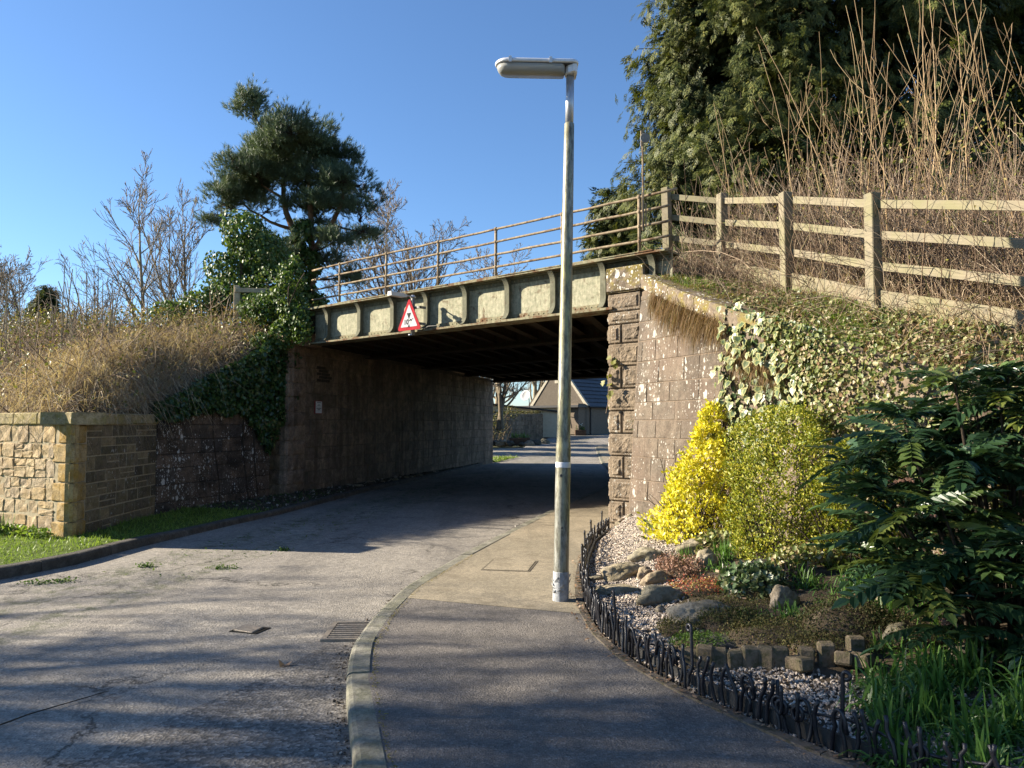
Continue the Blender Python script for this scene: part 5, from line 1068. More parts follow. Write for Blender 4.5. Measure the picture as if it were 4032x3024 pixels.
ivy_plant('girder_ivy', 'bright glossy ivy smothering the end of the bridge girder and railing', .068, M['ivy_sun'], P, N, (paths(np.tile((-4.9, 16.6, 3.4), (6, 1)), rng.normal(0, .3, (6, 3)) + (0, 0, 1), 1.6, 8, rng, .2), np.full((6, 8), .012)))
bl_ = [(-7.4, 21, 6.9, .8, .8, .7), (-6.95, 21, 6.2, 1.0, .9, .8), (-7.6, 21, 5.7, 1.0, .9, .9), (-6.5, 20.6, 5.3, .9, .8, .7), (-7.5, 20.4, 4.9, 1.0, .8, .7), (-8.2, 20.3, 4.7, .8, .7, .6), (-6.6, 20.2, 4.6, .9, .6, .6), (-8.8, 19.8, 4.4, .8, .6, .5)]
P, N = ball_points(rng, bl_, 13000, .5)
ivy_plant('ivy_clad_stump', 'bushy column of green ivy engulfing an old tree beside the pine', .085, M['ivy_sun'], P, N, (paths(np.tile((-7.2, 21, 3.7), (5, 1)), rng.normal(0, .12, (5, 3)) + (0, 0, 1), 2.3, 9, rng, .08), taper(np.full(5, .09), 9, .4)))
# ------------------------------------------------------------------ pine
PINE = empty('scots_pine', (-7.7, 28.0, 3.35), 0, 'tall spreading blue green pine with forked orange trunk behind the bridge', 'tree')
def pc(cx, cy, dy=0.0): return np.array([(cx - 800) * .00502, dy, 3.67 + (1300 - cy) * .00502])
limbs = [([(880, 2030), (872, 1500), (865, 1200), (860, 900), (850, 700), (840, 480), (830, 350)], .22, .05), ([(866, 1260), (760, 1060), (700, 930), (645, 790), (625, 650), (630, 500), (560, 330)], .17, .04), ([(880, 1120), (960, 990), (1020, 900), (1085, 790), (1110, 680), (1120, 560)], .12, .03), ([(690, 930), (560, 900), (440, 820), (380, 800), (300, 700)], .07, .02), ([(640, 720), (540, 660), (460, 600)], .06, .02), ([(850, 620), (960, 540), (1050, 450)], .07, .02), ([(1010, 920), (1100, 940), (1220, 965)], .05, .02), ([(850, 760), (790, 780), (750, 770)], .05, .02)]
node = []; b = B()
for pts, ra, rb_ in limbs:
    L = np.array([pc(x, y, rng.normal(0, .12)) for x, y in pts]); L[:, 1] += rng.normal(0, .25); L = resample(L, .35); r_ = np.linspace(ra, rb_, len(L)); b.tube(L, r_, 8); node += list(zip(L, r_))
b.obj('trunk', M['bark_pine'], PINE, smooth=True)
pads = [(530, 190, 95, 90), (580, 280, 110, 90), (720, 260, 120, 80), (930, 285, 120, 90), (480, 340, 130, 90), (640, 370, 110, 70), (820, 370, 150, 90), (1020, 400, 130, 90), (420, 470, 110, 70), (560, 500, 130, 70), (880, 500, 120, 60), (1120, 500, 110, 80), (320, 620, 110, 65), (190, 660, 75, 80), (440, 610, 110, 60), (1060, 610, 150, 60), (1200, 620, 90, 80), (760, 560, 80, 60), (770, 760, 130, 50), (960, 690, 110, 45), (1200, 750, 130, 55), (1240, 850, 100, 45), (1200, 940, 150, 45), (1260, 990, 90, 35), (150, 860, 60, 75), (1120, 1080, 100, 40), (580, 1090, 120, 70), (480, 1180, 110, 60), (720, 1130, 90, 80), (1150, 1300, 90, 40), (700, 480, 90, 60), (1000, 480, 90, 60), (620, 1190, 130, 60), (660, 430, 120, 70), (760, 340, 110, 80), (900, 400, 120, 80), (520, 420, 120, 80), (1090, 450, 90, 70), (360, 540, 90, 60), (500, 560, 100, 50), (960, 600, 110, 50), (1130, 680, 110, 50), (260, 720, 90, 55), (380, 680, 100, 50), (1270, 700, 70, 60), (230, 780, 80, 50), (840, 640, 90, 50), (690, 600, 80, 50), (1000, 800, 90, 45), (900, 860, 80, 40), (1060, 1000, 90, 40), (560, 820, 100, 40), (700, 860, 90, 50), (1000, 1180, 80, 45), (860, 1000, 80, 50), (920, 760, 90, 50)]
tuft_v = []; tuft_f = []
for k in range(12):
    a = 2.4 * k; x0 = .05 + .5 * k / 12; e = .30 + .1 * (k % 3); o0 = len(tuft_v); tuft_v += [(x0, .03 * math.cos(a + 1.57), .03 * math.sin(a + 1.57)), (x0, -.03 * math.cos(a + 1.57), -.03 * math.sin(a + 1.57)), (x0 + .55, e * math.cos(a), e * math.sin(a))]; tuft_f.append((o0, o0 + 1, o0 + 2))
tp = []; td = []; br = []; brr = []; nd = np.array([q[0] for q in node])
for (cx, cy, rx, rz_) in pads:
    dy = rng.normal(0, .9) * np.clip(rx / 100, .5, 1.2); c = pc(cx, cy, dy); R_ = np.array([rx * 1.04, rx * 1.05, rz_ * 1.0]) * .00502
    dd = np.linalg.norm((nd - c) * (1, 1, 1), axis=1) + np.clip(nd[:, 2] - c[2], 0, None) * 3; j = np.argmin(dd); st0 = nd[j]; mid = (st0 + c) / 2 + (0, 0, -.12)
    Q = np.array([st0 * (1 - t) ** 2 + 2 * mid * t * (1 - t) + c * t * t for t in np.linspace(0, 1, 7)]); br.append(Q); brr.append(np.linspace(min(node[j][1] * .5, .05), .018, 7))
    nt_ = int(760 * (rx * rz_ / 8000) ** .8) + 160; u = nrm(rng.normal(size=(nt_, 3))); rad = (.35 + .65 * rng.random(nt_) ** .5) * (.75 + .6 * fbm(u + cx, 2.0)); pp = c + u * R_ * rad[:, None] * rng.choice((1, 1, 1, 1.25), nt_)[:, None] + rng.normal(0, .14, (nt_, 3)); pp = pp[(fbm(pp + 3, 1.9) > .40) & (fbm(pp * (1, 1, 1.7) + 9, 1.25, 2) > .425)]; u = u[:len(pp)] * 0 + nrm(pp - c); nt_ = len(pp); tp.append(pp); dv = u * (.8, .8, .3) + (0, 0, .75) + rng.normal(0, .25, (nt_, 3)); td.append(dv)
    k_ = 16; ee = c + nrm(rng.normal(size=(k_, 3))) * R_ * .85; S_ = Q[rng.integers(3, 7, k_)]; tt = np.linspace(0, 1, 7)[None, :, None]; br += list(S_[:, None, :] * (1 - tt) + ee[:, None, :] * tt + rng.normal(0, .03, (k_, 7, 3)) * (tt > 0)); brr += [np.linspace(.016, .006, 7)] * k_
tubes_obj('branches', [(np.array(br), np.array(brr), 4)], M['bark_dark'], PINE)
tp = np.concatenate(tp); td = np.concatenate(td); tag(scatter('needles', tuft_v, tuft_f, tp, td, rand_dirs(rng, len(tp)), rng.uniform(.17, .29, len(tp)), M['pine'], PINE), kind='stuff')
bl_ = [(.05, -.2, 5.3, .55, .45, .6), (-.35, -.2, 4.6, .7, .5, .6), (.2, -.2, 4.1, .7, .5, .7), (-.2, -.2, 3.3, .8, .6, .7), (.3, -.2, 2.6, .8, .6, .8), (-.2, -.2, 1.8, .9, .6, .8), (.2, -.2, 1.0, .9, .6, .7)]
P, N = ball_points(rng, bl_, 5200, .45); tag(leafmass('trunk_ivy', rng, P, N, .13, M['ivy_sun'], PINE, hang=.6), kind='stuff')
# ------------------------------------------------------------------ bare trees left and behind
bare_tree('bare_tree', (-10.6, 22, 3.5), 6.4, .075, 'slender leafless tree with upswept pale branches rising from the left bank', 'leafless trees behind the banks', 3, 20, 7, 4, 0, .62, t0=.10, mats=('bark_pale', 'twig_grey'), min_r=.007, lf1=.48)
bare_tree('bare_tree', (-11.1, 26, 3.4), 6.2, .07, 'multi stemmed leafless tree between the slender tree and the pine', 'leafless trees behind the banks', 8, 14, 7, 4, 0, .5, t0=.12, mats=('bark_pale', 'twig_grey'), min_r=.007, stems=4, lf1=.4)
bare_tree('bare_tree', (-13.2, 24, 3.4), 3.6, .05, 'low leafless bush at the top of the left bank', 'leafless trees behind the banks', 18, 9, 5, 3, 0, .6, t0=.1, mats=('bark', 'twig_grey'), min_r=.006, stems=4)
bare_tree('bare_tree', (-5.0, 42, 1.5), 11.2, .2, 'broad leafless tree seen through the railing behind the bridge', 'leafless trees behind the banks', 5, 14, 7, 6, 3, .7, t0=.18, mats=('bark', 'twig_far'), min_r=.012, stems=3)
bare_tree('bare_tree', (-.9, 47, 1.5), 9.0, .16, 'leafless tree behind the railing close to the lamp column', 'leafless trees behind the banks', 16, 12, 7, 6, 2, .75, t0=.18, mats=('bark', 'twig_far'), min_r=.012, stems=2)
bare_tree('bare_tree', (-2.9, 45, 1.5), 9.6, .16, 'smaller leafless tree behind the middle of the bridge railing', 'leafless trees behind the banks', 6, 12, 7, 6, 3, .75, t0=.18, mats=('bark', 'twig_far'), min_r=.012, stems=2)
bare_tree('bare_tree', (-9.3, 44, 1.5), 9.3, .16, 'leafless tree showing beyond the pine trunk', 'leafless trees behind the banks', 9, 10, 6, 5, 2, .65, t0=.22, mats=('bark', 'twig_far'), min_r=.010)
bare_tree('bare_tree', (-37, 60, 1.0), 12.6, .22, 'far round topped leafless tree over the bramble bank', 'leafless trees behind the banks', 10, 12, 6, 6, 3, .6, t0=.2, mats=('bark', 'twig_far'), min_r=.014, stems=2)
bare_tree('bare_tree', (-43, 62, 1.0), 12.8, .22, 'far leafless tree at the left edge above the brambles', 'leafless trees behind the banks', 12, 12, 6, 6, 3, .6, t0=.2, mats=('bark', 'twig_far'), min_r=.014, stems=2)
bare_tree('bare_tree', (-31, 62, 1.0), 10.2, .2, 'lower far leafless tree nearer the slender tree', 'leafless trees behind the banks', 13, 12, 6, 6, 2, .6, t0=.2, mats=('bark', 'twig_far'), min_r=.014)
# ------------------------------------------------------------------ cypresses
def spray_template():
    """flat drooping spray: a feather of small scale-leaf slivers"""
    v, f = [], []; rg = random.Random(1)
    def sl(x, y, a, L, w, z):
        o_ = len(v); c, s = math.cos(a), math.sin(a); v.extend([(x - w * s, y + w * c, z), (x + w * s, y - w * c, z), (x + L * c, y + L * s, z - .06)]); f.append((o_, o_ + 1, o_ + 2))
    for k, (x0, a0, Lb) in enumerate(((0, 0, 1.0), (.12, .5, .6), (.12, -.5, .6), (.38, .45, .42), (.38, -.45, .42))):
        n_ = 6 if k == 0 else 4
        for i in range(n_):
            t = (i + .3) / n_; bx, by = x0 + Lb * t * math.cos(a0), Lb * t * math.sin(a0)
            sl(bx, by, a0 + rg.choice((-1, 1)) * rg.uniform(.25, .6), .26, .045, -.10 * t * t + rg.uniform(-.03, .03))
        sl(x0 + Lb * .75 * math.cos(a0), Lb * .75 * math.sin(a0), a0, .28, .04, -.1)
    return np.array(v), f
sp_v, sp_f = spray_template()
def cypress(name, loc, z1, rad, label, seed, nl=260, per=36, group='cypress trees behind the bank', size=(.2, .36), cone=.35, base=0.3):
    rg = np.random.default_rng(seed); root = empty(name, loc, 0, label, 'tree', group); H = z1 - loc[2]
    b = B(); b.tube(paths(np.array([(0, 0, -.3)]), np.array([(0, 0, 1)]), H * .97, 12, rg, .015)[0], np.linspace(.2, .04, 12), 8); b.obj('trunk', M['bark_dark'], root, smooth=True)
    zz = base + (H - base) * rg.random(nl) ** .85; t = zz / H; az = np.where(rg.random(nl) < .45, rg.uniform(0, 2 * np.pi, nl), rg.normal(-1.75, .85, nl)); R_ = rad * (1 - cone * t - .9 * np.clip(t - .8, 0, 1)) * rg.uniform(.72, 1.1, nl) * (.82 + .45 * fbm(np.c_[np.cos(az) * 2, np.sin(az) * 2, zz], .7))
    out = np.c_[np.cos(az), np.sin(az), np.zeros(nl)]; tip = out * R_[:, None] + np.c_[0 * zz, 0 * zz, zz]; s0_ = np.c_[0 * zz, 0 * zz, np.maximum(zz - .25 * R_, .1)]
    tt = np.linspace(0, 1, 6)[None, :, None]; Lb = s0_[:, None] * (1 - tt) + tip[:, None] * tt; Lb[..., 2] += (.25 * np.sin(tt * 3.0)[..., 0]) * R_[:, None] * .4
    tubes_obj('branches', [(Lb, np.broadcast_to(np.linspace(.04, .008, 6), (nl, 6)), 4)], M['bark_dark'], root)
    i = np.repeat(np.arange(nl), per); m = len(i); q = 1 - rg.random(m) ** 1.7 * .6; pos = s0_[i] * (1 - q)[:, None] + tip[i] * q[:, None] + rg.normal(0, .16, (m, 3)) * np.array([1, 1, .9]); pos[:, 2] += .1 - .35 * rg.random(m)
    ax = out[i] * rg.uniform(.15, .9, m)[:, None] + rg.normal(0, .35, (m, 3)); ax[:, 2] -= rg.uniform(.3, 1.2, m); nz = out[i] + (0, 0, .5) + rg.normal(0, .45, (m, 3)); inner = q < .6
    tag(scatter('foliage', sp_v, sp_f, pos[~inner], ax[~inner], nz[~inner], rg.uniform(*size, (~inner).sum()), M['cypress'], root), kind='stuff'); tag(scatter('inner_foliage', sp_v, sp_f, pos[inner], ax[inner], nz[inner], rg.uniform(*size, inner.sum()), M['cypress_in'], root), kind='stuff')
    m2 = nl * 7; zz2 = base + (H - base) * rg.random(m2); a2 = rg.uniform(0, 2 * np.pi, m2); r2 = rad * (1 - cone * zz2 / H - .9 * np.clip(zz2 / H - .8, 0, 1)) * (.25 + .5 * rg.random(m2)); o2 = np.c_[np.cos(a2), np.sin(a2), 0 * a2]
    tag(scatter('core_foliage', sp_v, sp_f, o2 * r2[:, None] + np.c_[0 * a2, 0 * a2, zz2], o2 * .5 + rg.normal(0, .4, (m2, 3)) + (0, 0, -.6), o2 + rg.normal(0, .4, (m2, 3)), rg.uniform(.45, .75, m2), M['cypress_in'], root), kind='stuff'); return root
cypress('cypress_tree', (5.35, 17.2, 3.8), 17.5, 3.25, 'huge dense drooping cypress rising right of the bridge railing', 1, 640, 50, cone=.66)
cypress('cypress_tree', (8.6, 16.5, 3.8), 15.5, 2.5, 'thinner cypress with sky gaps behind the tall tan shoots', 2, 230, 42)
cypress('cypress_tree', (11.8, 17.5, 3.8), 16.0, 2.7, 'cypress at the right edge behind the thicket', 3, 240, 42)
cypress('cypress_tree', (3.2, 22.5, 3.6), 8.4, 1.25, 'low small cypress peeping behind the bridge railing post', 4, 80, 40)
# ------------------------------------------------------------------ thicket behind the timber fence
def tall_shrub(loc, H, n, label, seed, spread=.16):
    rg = np.random.default_rng(seed); root = empty('tall_shrub', loc, 0, label, 'shrub', 'tall leafless shrubs behind the timber fence')
    d = np.c_[rg.normal(-.04, spread, n), rg.normal(0, spread, n), np.ones(n)]; T = paths(np.c_[rg.normal(0, .22, (n, 2)), np.full(n, -.1)], d, H * rg.uniform(.65, 1.08, n), 10, rg, .035, .25); R_ = taper(rg.uniform(.005, .012, n), 10, .25)
    C, Rc = grow(T, R_, 3, .2, .72, .75, .40, .6, 8, rg, .06, 1.1, .35); D_, Rd = grow(C, Rc, 2, .2, .9, .7, .3, .7, 5, rg, .08, .7, .5)
    tubes_obj('stems', [(T, np.maximum(R_, .003), 5)], M['twig_tan'], root); tubes_obj('shoots', [(C, np.maximum(Rc, .003), 4), (D_, np.maximum(Rd, .0025), 3)], M['twig_tan'], root)
for i, (x, y, z, H, n_) in enumerate(((3.75, 11.8, 3.9, 2.7, 4), (4.1, 10.6, 3.7, 3.0, 5), (4.35, 9.9, 3.6, 3.5, 5), (4.75, 10.8, 3.9, 3.4, 4), (4.75, 9.2, 3.5, 3.8, 6), (5.2, 8.7, 3.4, 4.0, 6), (5.3, 9.7, 3.8, 3.9, 5), (5.5, 8.0, 3.3, 3.7, 4), (6.1, 9.0, 3.7, 4.0, 4))):
    tall_shrub((x, y, z), H, n_, ['leafless shrub of long tan shoots behind the first bay beside the big cypress', 'leafless shrub of long tan shoots behind the second fence post', 'leafless shrub of long tan shoots rooted behind the middle fence bay', 'leafless shrub of long tan shoots set back under the big cypress', 'leafless shrub of long tan shoots behind the third fence post', 'leafless shrub of long tan shoots behind the long right hand fence bay', 'leafless shrub of long tan shoots set back behind the third fence post', 'leafless shrub of long tan shoots low on the bank behind the right hand rails', 'leafless shrub of long tan shoots set back near the thinner cypress'][i], 40 + i)
wr = lambda p: np.exp(-np.clip(p[:, 0] - 7.5, 0, 99) / 2) * np.where(p[:, 1] < 3, .1, 1)
o = tubes_obj('thicket_canes', [(*bramble(RB_up, 9500, (.5, 1.7), None, 1.2, rng, (.0025, .005), wr), 3), (*bramble(RB_up, 1300, (1.0, 2.0), None, 2.2, rng, (.003, .007), wr, .4, .07), 4), (*forks(RB_up, 150, rng, (1.0, 2.2), wr, 1.6), 3)], M['twig_bramble']); tag(o, 'dense brown thicket of twigs and canes behind the timber fence', 'thicket', kind='stuff')
P, N = on_surface(RB_up, rng, 9000, wr); d = rng.normal(0, .4, (len(P), 3)) + (-.15, -.1, 1.0); Q = blade_paths(P, d, rng.uniform(.3, .95, len(P)), rng.uniform(.2, .9, len(P)), 5)
tag(ribbons('dead_grass', Q, widths(rng.uniform(.004, .008, len(P)), 5), M['dry_grass'], rng=rng), 'tall straw coloured dead grass behind the timber fence', 'grass', kind='stuff')
P, N = on_surface(RB_up, rng, 6500, wr); P[:, 2] += rng.random(len(P)) ** 1.4 * 2.2
tag(leafmass('thicket_leaves', rng, P, N, .045, M['bramble_leaf'], None, dia_t * (1, 1.3, 1), dia_f, .2, 1.0), 'scattered small green leaves in the thicket behind the fence', 'leaves', kind='stuff')
P, N = on_surface(RB[2:6], rng, 1500, lambda p: np.exp(-np.clip(p[:, 1] - 12, 0, 9)) * np.where(p[:, 1] < 10.2, .15, 1)); Q = paths(P, rng.normal(0, .7, (len(P), 3)) + (-.35, -.2, .5), rng.uniform(.3, .9, len(P)), 6, rng, .2, -.7)
tag(tubes_obj('pier_brambles', [(Q, taper(rng.uniform(.003, .006, len(P)), 6, .5), 3)], M['twig_bramble']), 'arching reddish bramble stems over the top of the sunlit pier', 'bramble', kind='stuff')
# ------------------------------------------------------------------ slope above the wing wall: ground ivy, turf, hanging grass
P, N = on_surface(RB_slope, rng, 11000, lambda p: np.where(p[:, 1] > 9.9, .15, 1) * np.where(p[:, 1] < 3.2, .2, 1)); P += N * rng.uniform(.01, .09, (len(P), 1))
nw = 7000; s_ = rng.uniform(2.75, 6.6, nw); zt_ = np.interp(s_, wd, wp[:, 2]); lo = zt_ - np.interp(s_, [2.7, 3.1, 3.5, 4.0, 5, 7], [.25, .35, .75, 1.2, 1.5, 1.5]) * (.75 + .5 * fbm(np.c_[s_ * 4, s_ * 0, s_ * 0], 1)); z_ = zt_ + .08 - (zt_ - lo) * rng.random(nw)
Pw = []; Nw = []
for a, z2 in zip(s_, z_):
    p_, n_, _ = WP(a, z2); Pw.append((*(p_ + n_ * rng.uniform(.03, .16)), z2)); Nw.append((*n_, .35))
tag(leafmass('ground_ivy', rng, np.r_[P, Pw], np.r_[N, Nw], .045, M['ivy_ground'], None, hang=.5, jit=.6, var=(.5, 1.35)), 'carpet of small pale ivy leaves over the bank below the timber fence', 'ivy', kind='stuff')
o = tubes_obj('bank_twigs', [(*bramble(RB_slope, 1500, (.25, .8), None, .1, rng, (.002, .004), bow=.8, wob=.3), 3)], M['twig_bramble']); tag(o, 'thin brown stems creeping through the ivy on the bank', 'twigs', kind='stuff')
P, N = on_surface(RB_slope, rng, 3200, lambda p: .15 + (fbm(p, 1.3) > .52)); d = rng.normal(0, .6, (len(P), 3)) + (-.4, -.2, .5); tag(ribbons('bank_straw', blade_paths(P, d, rng.uniform(.12, .35, len(P)), rng.uniform(.5, 1.3, len(P)), 5), widths(rng.uniform(.003, .006, len(P)), 5), M['fox_grass'], rng=rng), 'tawny dead grass patches among the ivy on the bank', 'grass', kind='stuff')
P, N = on_surface(RB_slope, rng, 2600); tag(leafmass('bank_litter', rng, P + N * .04, N, .06, M['dead_leaf'], None, dia_t, dia_f, 0, .5), 'brown dead leaves caught in the ivy on the bank', 'leaf litter', kind='stuff')
P, N = on_surface(RB_slope, rng, 9000, lambda p: np.exp(-((p[:, 1] - 8.1) / .8) ** 2 - ((p[:, 0] - 3.5) / .3) ** 2) + .9 * np.exp(-((p[:, 1] - 10.6) / .35) ** 2)); d = rng.normal(0, .35, (len(P), 3)) + (-.2, 0, 1)
tag(ribbons('bank_turf', blade_paths(P, d, rng.uniform(.08, .17, len(P)), rng.uniform(.1, .5, len(P)), 4), widths(rng.uniform(.006, .01, len(P)), 4), M['grass'], rng=rng), 'bright green fine turf patch at the foot of the fence post', 'grass', kind='stuff')
P, N = on_surface(RB[2:7], rng, 3000, lambda p: np.where((p[:, 1] > 4) & (p[:, 1] < 8.2), 1, .15)); d = rng.normal(0, .5, (len(P), 3)) + (-.3, -.1, .9)
tag(ribbons('fence_grass', blade_paths(P, d, rng.uniform(.15, .45, len(P)), rng.uniform(.3, 1, len(P)), 5), widths(rng.uniform(.004, .008, len(P)), 5), M['dry_grass'], rng=rng), 'dry grass tufts lying through the lower fence rails', 'grass', kind='stuff')
def hang_grass(name, s0_, s1_, dz, n, L, label):
    s_ = rng.uniform(s0_, s1_, n); base = []; d = []
    for a in s_:
        zt = np.interp(a, wd, wp[:, 2]); p_, n_, _ = WP(a, zt - .22); base.append((*(p_ + n_ * rng.uniform(.0, .07)), zt - dz + rng.normal(0, .06))); d.append((*(n_ * rng.uniform(.3, 1.3)), rng.uniform(-.3, .7)))
    edge = np.sin((s_ - s0_) / (s1_ - s0_) * np.pi) ** .5; P = blade_paths(np.array(base), np.array(d) + rng.normal(0, .45, (n, 3)), L * rng.uniform(.5, 1.15, n) * (.5 + .5 * edge), rng.uniform(1.4, 2.6, n), 6); return tag(ribbons(name, P, widths(rng.uniform(.003, .006, n), 6), M['fox_grass'], rng=rng), label, 'grass', kind='stuff')
hang_grass('hanging_grass', .35, 2.0, .24, 2000, .17, 'thick tawny fringe of fine grass hanging under the wall coping')
hang_grass('hanging_grass', 2.0, 3.1, .50, 800, .15, 'smaller tawny grass fringe between the patches of variegated ivy')
# variegated ivy: cream margin, grey green centre, each large leaf its own piece
def ivy_leaf_mesh(seed):
    rg = random.Random(seed); out = [(0, .02), (-.08, .22), (.05, .46), (.30, .36), (.46, .52), (.66, .26), (1, 0)]; out = [(x * rg.uniform(.94, 1.06), y * rg.uniform(.85, 1.1)) for x, y in out]; ol = out + [(x, -y) for x, y in out[-2::-1]]
    cx = .36; inn = [(cx + (x - cx) * .66, y * .62) for x, y in ol]; n = len(ol); zf = lambda x, y, k: -.10 * x * x + .12 * abs(y) * k
    V = [(x, y, zf(x, y, 1)) for x, y in ol] + [(x, y, zf(x, y, 1) + .004) for x, y in inn] + [(cx, 0, 0)]
    F = [(i, (i + 1) % n, n + (i + 1) % n, n + i) for i in range(n)] + [(n + i, n + (i + 1) % n, 2 * n) for i in range(n)]; me = np_mesh('leaf', V, F, mi=[1] * n + [0] * n); me.materials.append(M['ivy_green']); me.materials.append(M['ivy_cream']); return me
ivm = [ivy_leaf_mesh(i) for i in range(6)]
VI = empty('variegated_ivy', (2.7, 8.9, 0), 0, 'large leaved cream edged variegated ivy hanging on the sunlit wing wall', 'ivy')
rv_ = random.Random(9); cnt = 0; Pst = []
while cnt < 300:
    a = rv_.uniform(1.92, 3.35); zt = float(np.interp(a, wd, wp[:, 2])); lo = zt - np.interp(a, [1.9, 2.1, 2.5, 2.9, 3.2, 3.6], [1.5, 1.75, 1.7, 1.35, 1.0, .4]) - .1 * math.sin(a * 14); z2 = rv_.uniform(lo, zt + .12)
    if abs(z2 - (zt - .62)) < .12 and 2.05 < a < 2.9 and rv_.random() < .7: continue
    p_, n_, _ = WP(a, z2); q = p_ + n_ * rv_.uniform(.05, .17); o = bpy.data.objects.new('leaf', ivm[cnt % 6]); COL.objects.link(o); o.parent = VI
    X = Vector((n_[0] * .35 + rv_.gauss(0, .3), n_[1] * .35 + rv_.gauss(0, .3), -1)).normalized(); Z = Vector((n_[0] + rv_.gauss(0, .35), n_[1] + rv_.gauss(0, .35), .45)); Z = (Z - X * Z.dot(X)).normalized(); Y = Z.cross(X); sc = rv_.uniform(.055, .12)
    o.matrix_world = Matrix.Translation((q[0] - 2.7, q[1] - 8.9, z2)) @ Matrix((X, Y, Z)).transposed().to_4x4() @ Matrix.Scale(sc, 4); cnt += 1
Q = []
for a in np.linspace(2.0, 3.3, 9):
    line = []
    for t in np.linspace(0, 1, 8):
        zt = float(np.interp(a, wd, wp[:, 2])); z2 = zt - t * (1.4 - .3 * (a - 2)); p_, n_, _ = WP(a + .1 * math.sin(4 * t + a * 7), z2); line.append((p_[0] + n_[0] * .03 - 2.7, p_[1] + n_[1] * .03 - 8.9, z2))
    Q.append(line)
tubes_obj('stems', [(np.array(Q), np.full((9, 8), .005), 4)], M['bark'], VI)
s_ = rng.uniform(1.95, 3.5, 700); Pf = []; Nf = []
for a in s_:
    zt = np.interp(a, wd, wp[:, 2]); z2 = zt + .1 - rng.random() * np.interp(a, [1.9, 2.4, 3.0, 3.5], [1.4, 1.6, 1.2, .5]); p_, n_, _ = WP(a, z2); Pf.append((p_[0] + n_[0] * .04 - 2.7, p_[1] + n_[1] * .04 - 8.9, z2)); Nf.append((*n_, .3))
tag(leafmass('small_leaves', rng, np.array(Pf), np.array(Nf), .06, M['ivy_small'], VI, hang=1), kind='stuff')
# trailing bramble shoot at the pier edge
Q = np.array([[(1.53 + .02 * math.sin(9 * t) - .16 * t, 11.28, 3.0 - 1.25 * t) for t in np.linspace(0, 1, 10)]]); TS = empty('trailing_bramble', (1.5, 11.25, 1.7), 0, 'thin bramble shoot with a few leaves trailing down the pier edge', 'bramble')
tubes_obj('stem', [(Q - np.array(TS.location), np.full((1, 10), .0045), 5)], M['twig_bramble'], TS)
for k in range(11):
    p_ = Q[0][min(9, 3 + k // 2)] - np.array(TS.location); o = scatter('leaf', ivy_t * (1, 1.1, 1), ivy_f, np.array([p_ + rng.normal(0, .03, 3)]), rng.normal(0, .6, (1, 3)) + (0, 0, -.3), np.array([(-.6, -.8, .4)]) + rng.normal(0, .3, (1, 3)), np.array([rng.uniform(.07, .11)]), M['bramble_leaf'], TS)
# ------------------------------------------------------------------ gold shrubs
def shrub(name, loc, prof, n, size, mat, label, tv, tf, seed, lobes=1.6, top=(0, 0), cat='shrub', sprig=0):
    """prof: (z, radius) outline; top leans by an offset"""
    rg = np.random.default_rng(seed); root = empty(name, loc, 0, label, cat); pz = [p[0] for p in prof]; prr = [p[1] for p in prof]; H = pz[-1]
    zz = np.interp(rg.random(n), np.cumsum(np.r_[0, np.diff(pz) * (np.array(prr[1:]) + np.array(prr[:-1]))]) / np.sum(np.diff(pz) * (np.array(prr[1:]) + np.array(prr[:-1]))), pz); az = rg.uniform(0, 2 * np.pi, n); u = np.c_[np.cos(az), np.sin(az), np.zeros(n)]
    R_ = np.interp(zz, pz, prr) * (.88 + lobes * .75 * (fbm(np.c_[u[:, :2] * 1.3, zz * 2.2] + seed, 1.6, 3) - .5) + .28 * (fbm(np.c_[u[:, :2], zz * 2] + seed, 7, 2) - .5)) * (1 - .45 * rg.random(n) ** 2.0); P = u * R_[:, None] + np.c_[top[0] * zz / H, top[1] * zz / H, zz]; P += rg.normal(0, .018, (n, 3)); keep = fbm(P + seed, 7.5, 2) > .39; P = P[keep]; u = u[keep]
    ks = 46; j = rg.integers(0, len(P), ks); sd_n = nrm(u[j] + (0, 0, .8) + rg.normal(0, .35, (ks, 3))); ln = rg.uniform(.07, .2, ks); tt_ = np.tile(np.linspace(.1, 1, 16), ks); jj = np.repeat(np.arange(ks), 16); P = np.r_[P, P[j][jj] + sd_n[jj] * (ln[jj] * tt_)[:, None] + rg.normal(0, .008, (ks * 16, 3))]; u = np.r_[u, nrm(u[j][jj] + rg.normal(0, .5, (ks * 16, 3)))]; n = len(P)
    N = u + (0, 0, .45); st = paths(np.c_[rg.normal(0, .1, (26, 2)), np.zeros(26)], np.c_[rg.normal(0, .35, (26, 2)) + np.array(top) * .6, np.ones(26)], rg.uniform(.35, .7, 26) * H, 7, rg, .08); C, Rc = grow(st, taper(np.full(26, .010), 7, .4), 6, .2, 1, .7, .35, .6, 5, rg)
    tubes_obj('stems', [(st, taper(np.full(26, .010), 7, .4), 4), (C, np.maximum(Rc, .0025), 3)], M['bark_dark'], root); ax = N * rg.uniform(.2, 1, (n, 1)) + rg.normal(0, .55, (n, 3)) + (0, 0, .35)
    tag(scatter('leaves', tv, tf, P, ax, N + rg.normal(0, .6, (n, 3)), size * rg.uniform(.65, 1.3, n), mat, root), kind='stuff'); return root
oval = np.array([(0, 0, 0), (.3, .26, .05), (.7, .24, .04), (1, 0, -.05), (.7, -.24, .04), (.3, -.26, .05)]); oval_f = [(0, 3, 2, 1), (0, 5, 4, 3)]
shrub('golden_euonymus', (2.12, 9.05, .05), [(0, .50), (.25, .58), (.6, .46), (1.0, .40), (1.2, .26), (1.5, .17), (1.78, .07)], 13000, .048, M['euon'], 'bright yellow variegated conical shrub climbing against the wing wall', oval, oval_f, 3, 1.7, (.27, .08))
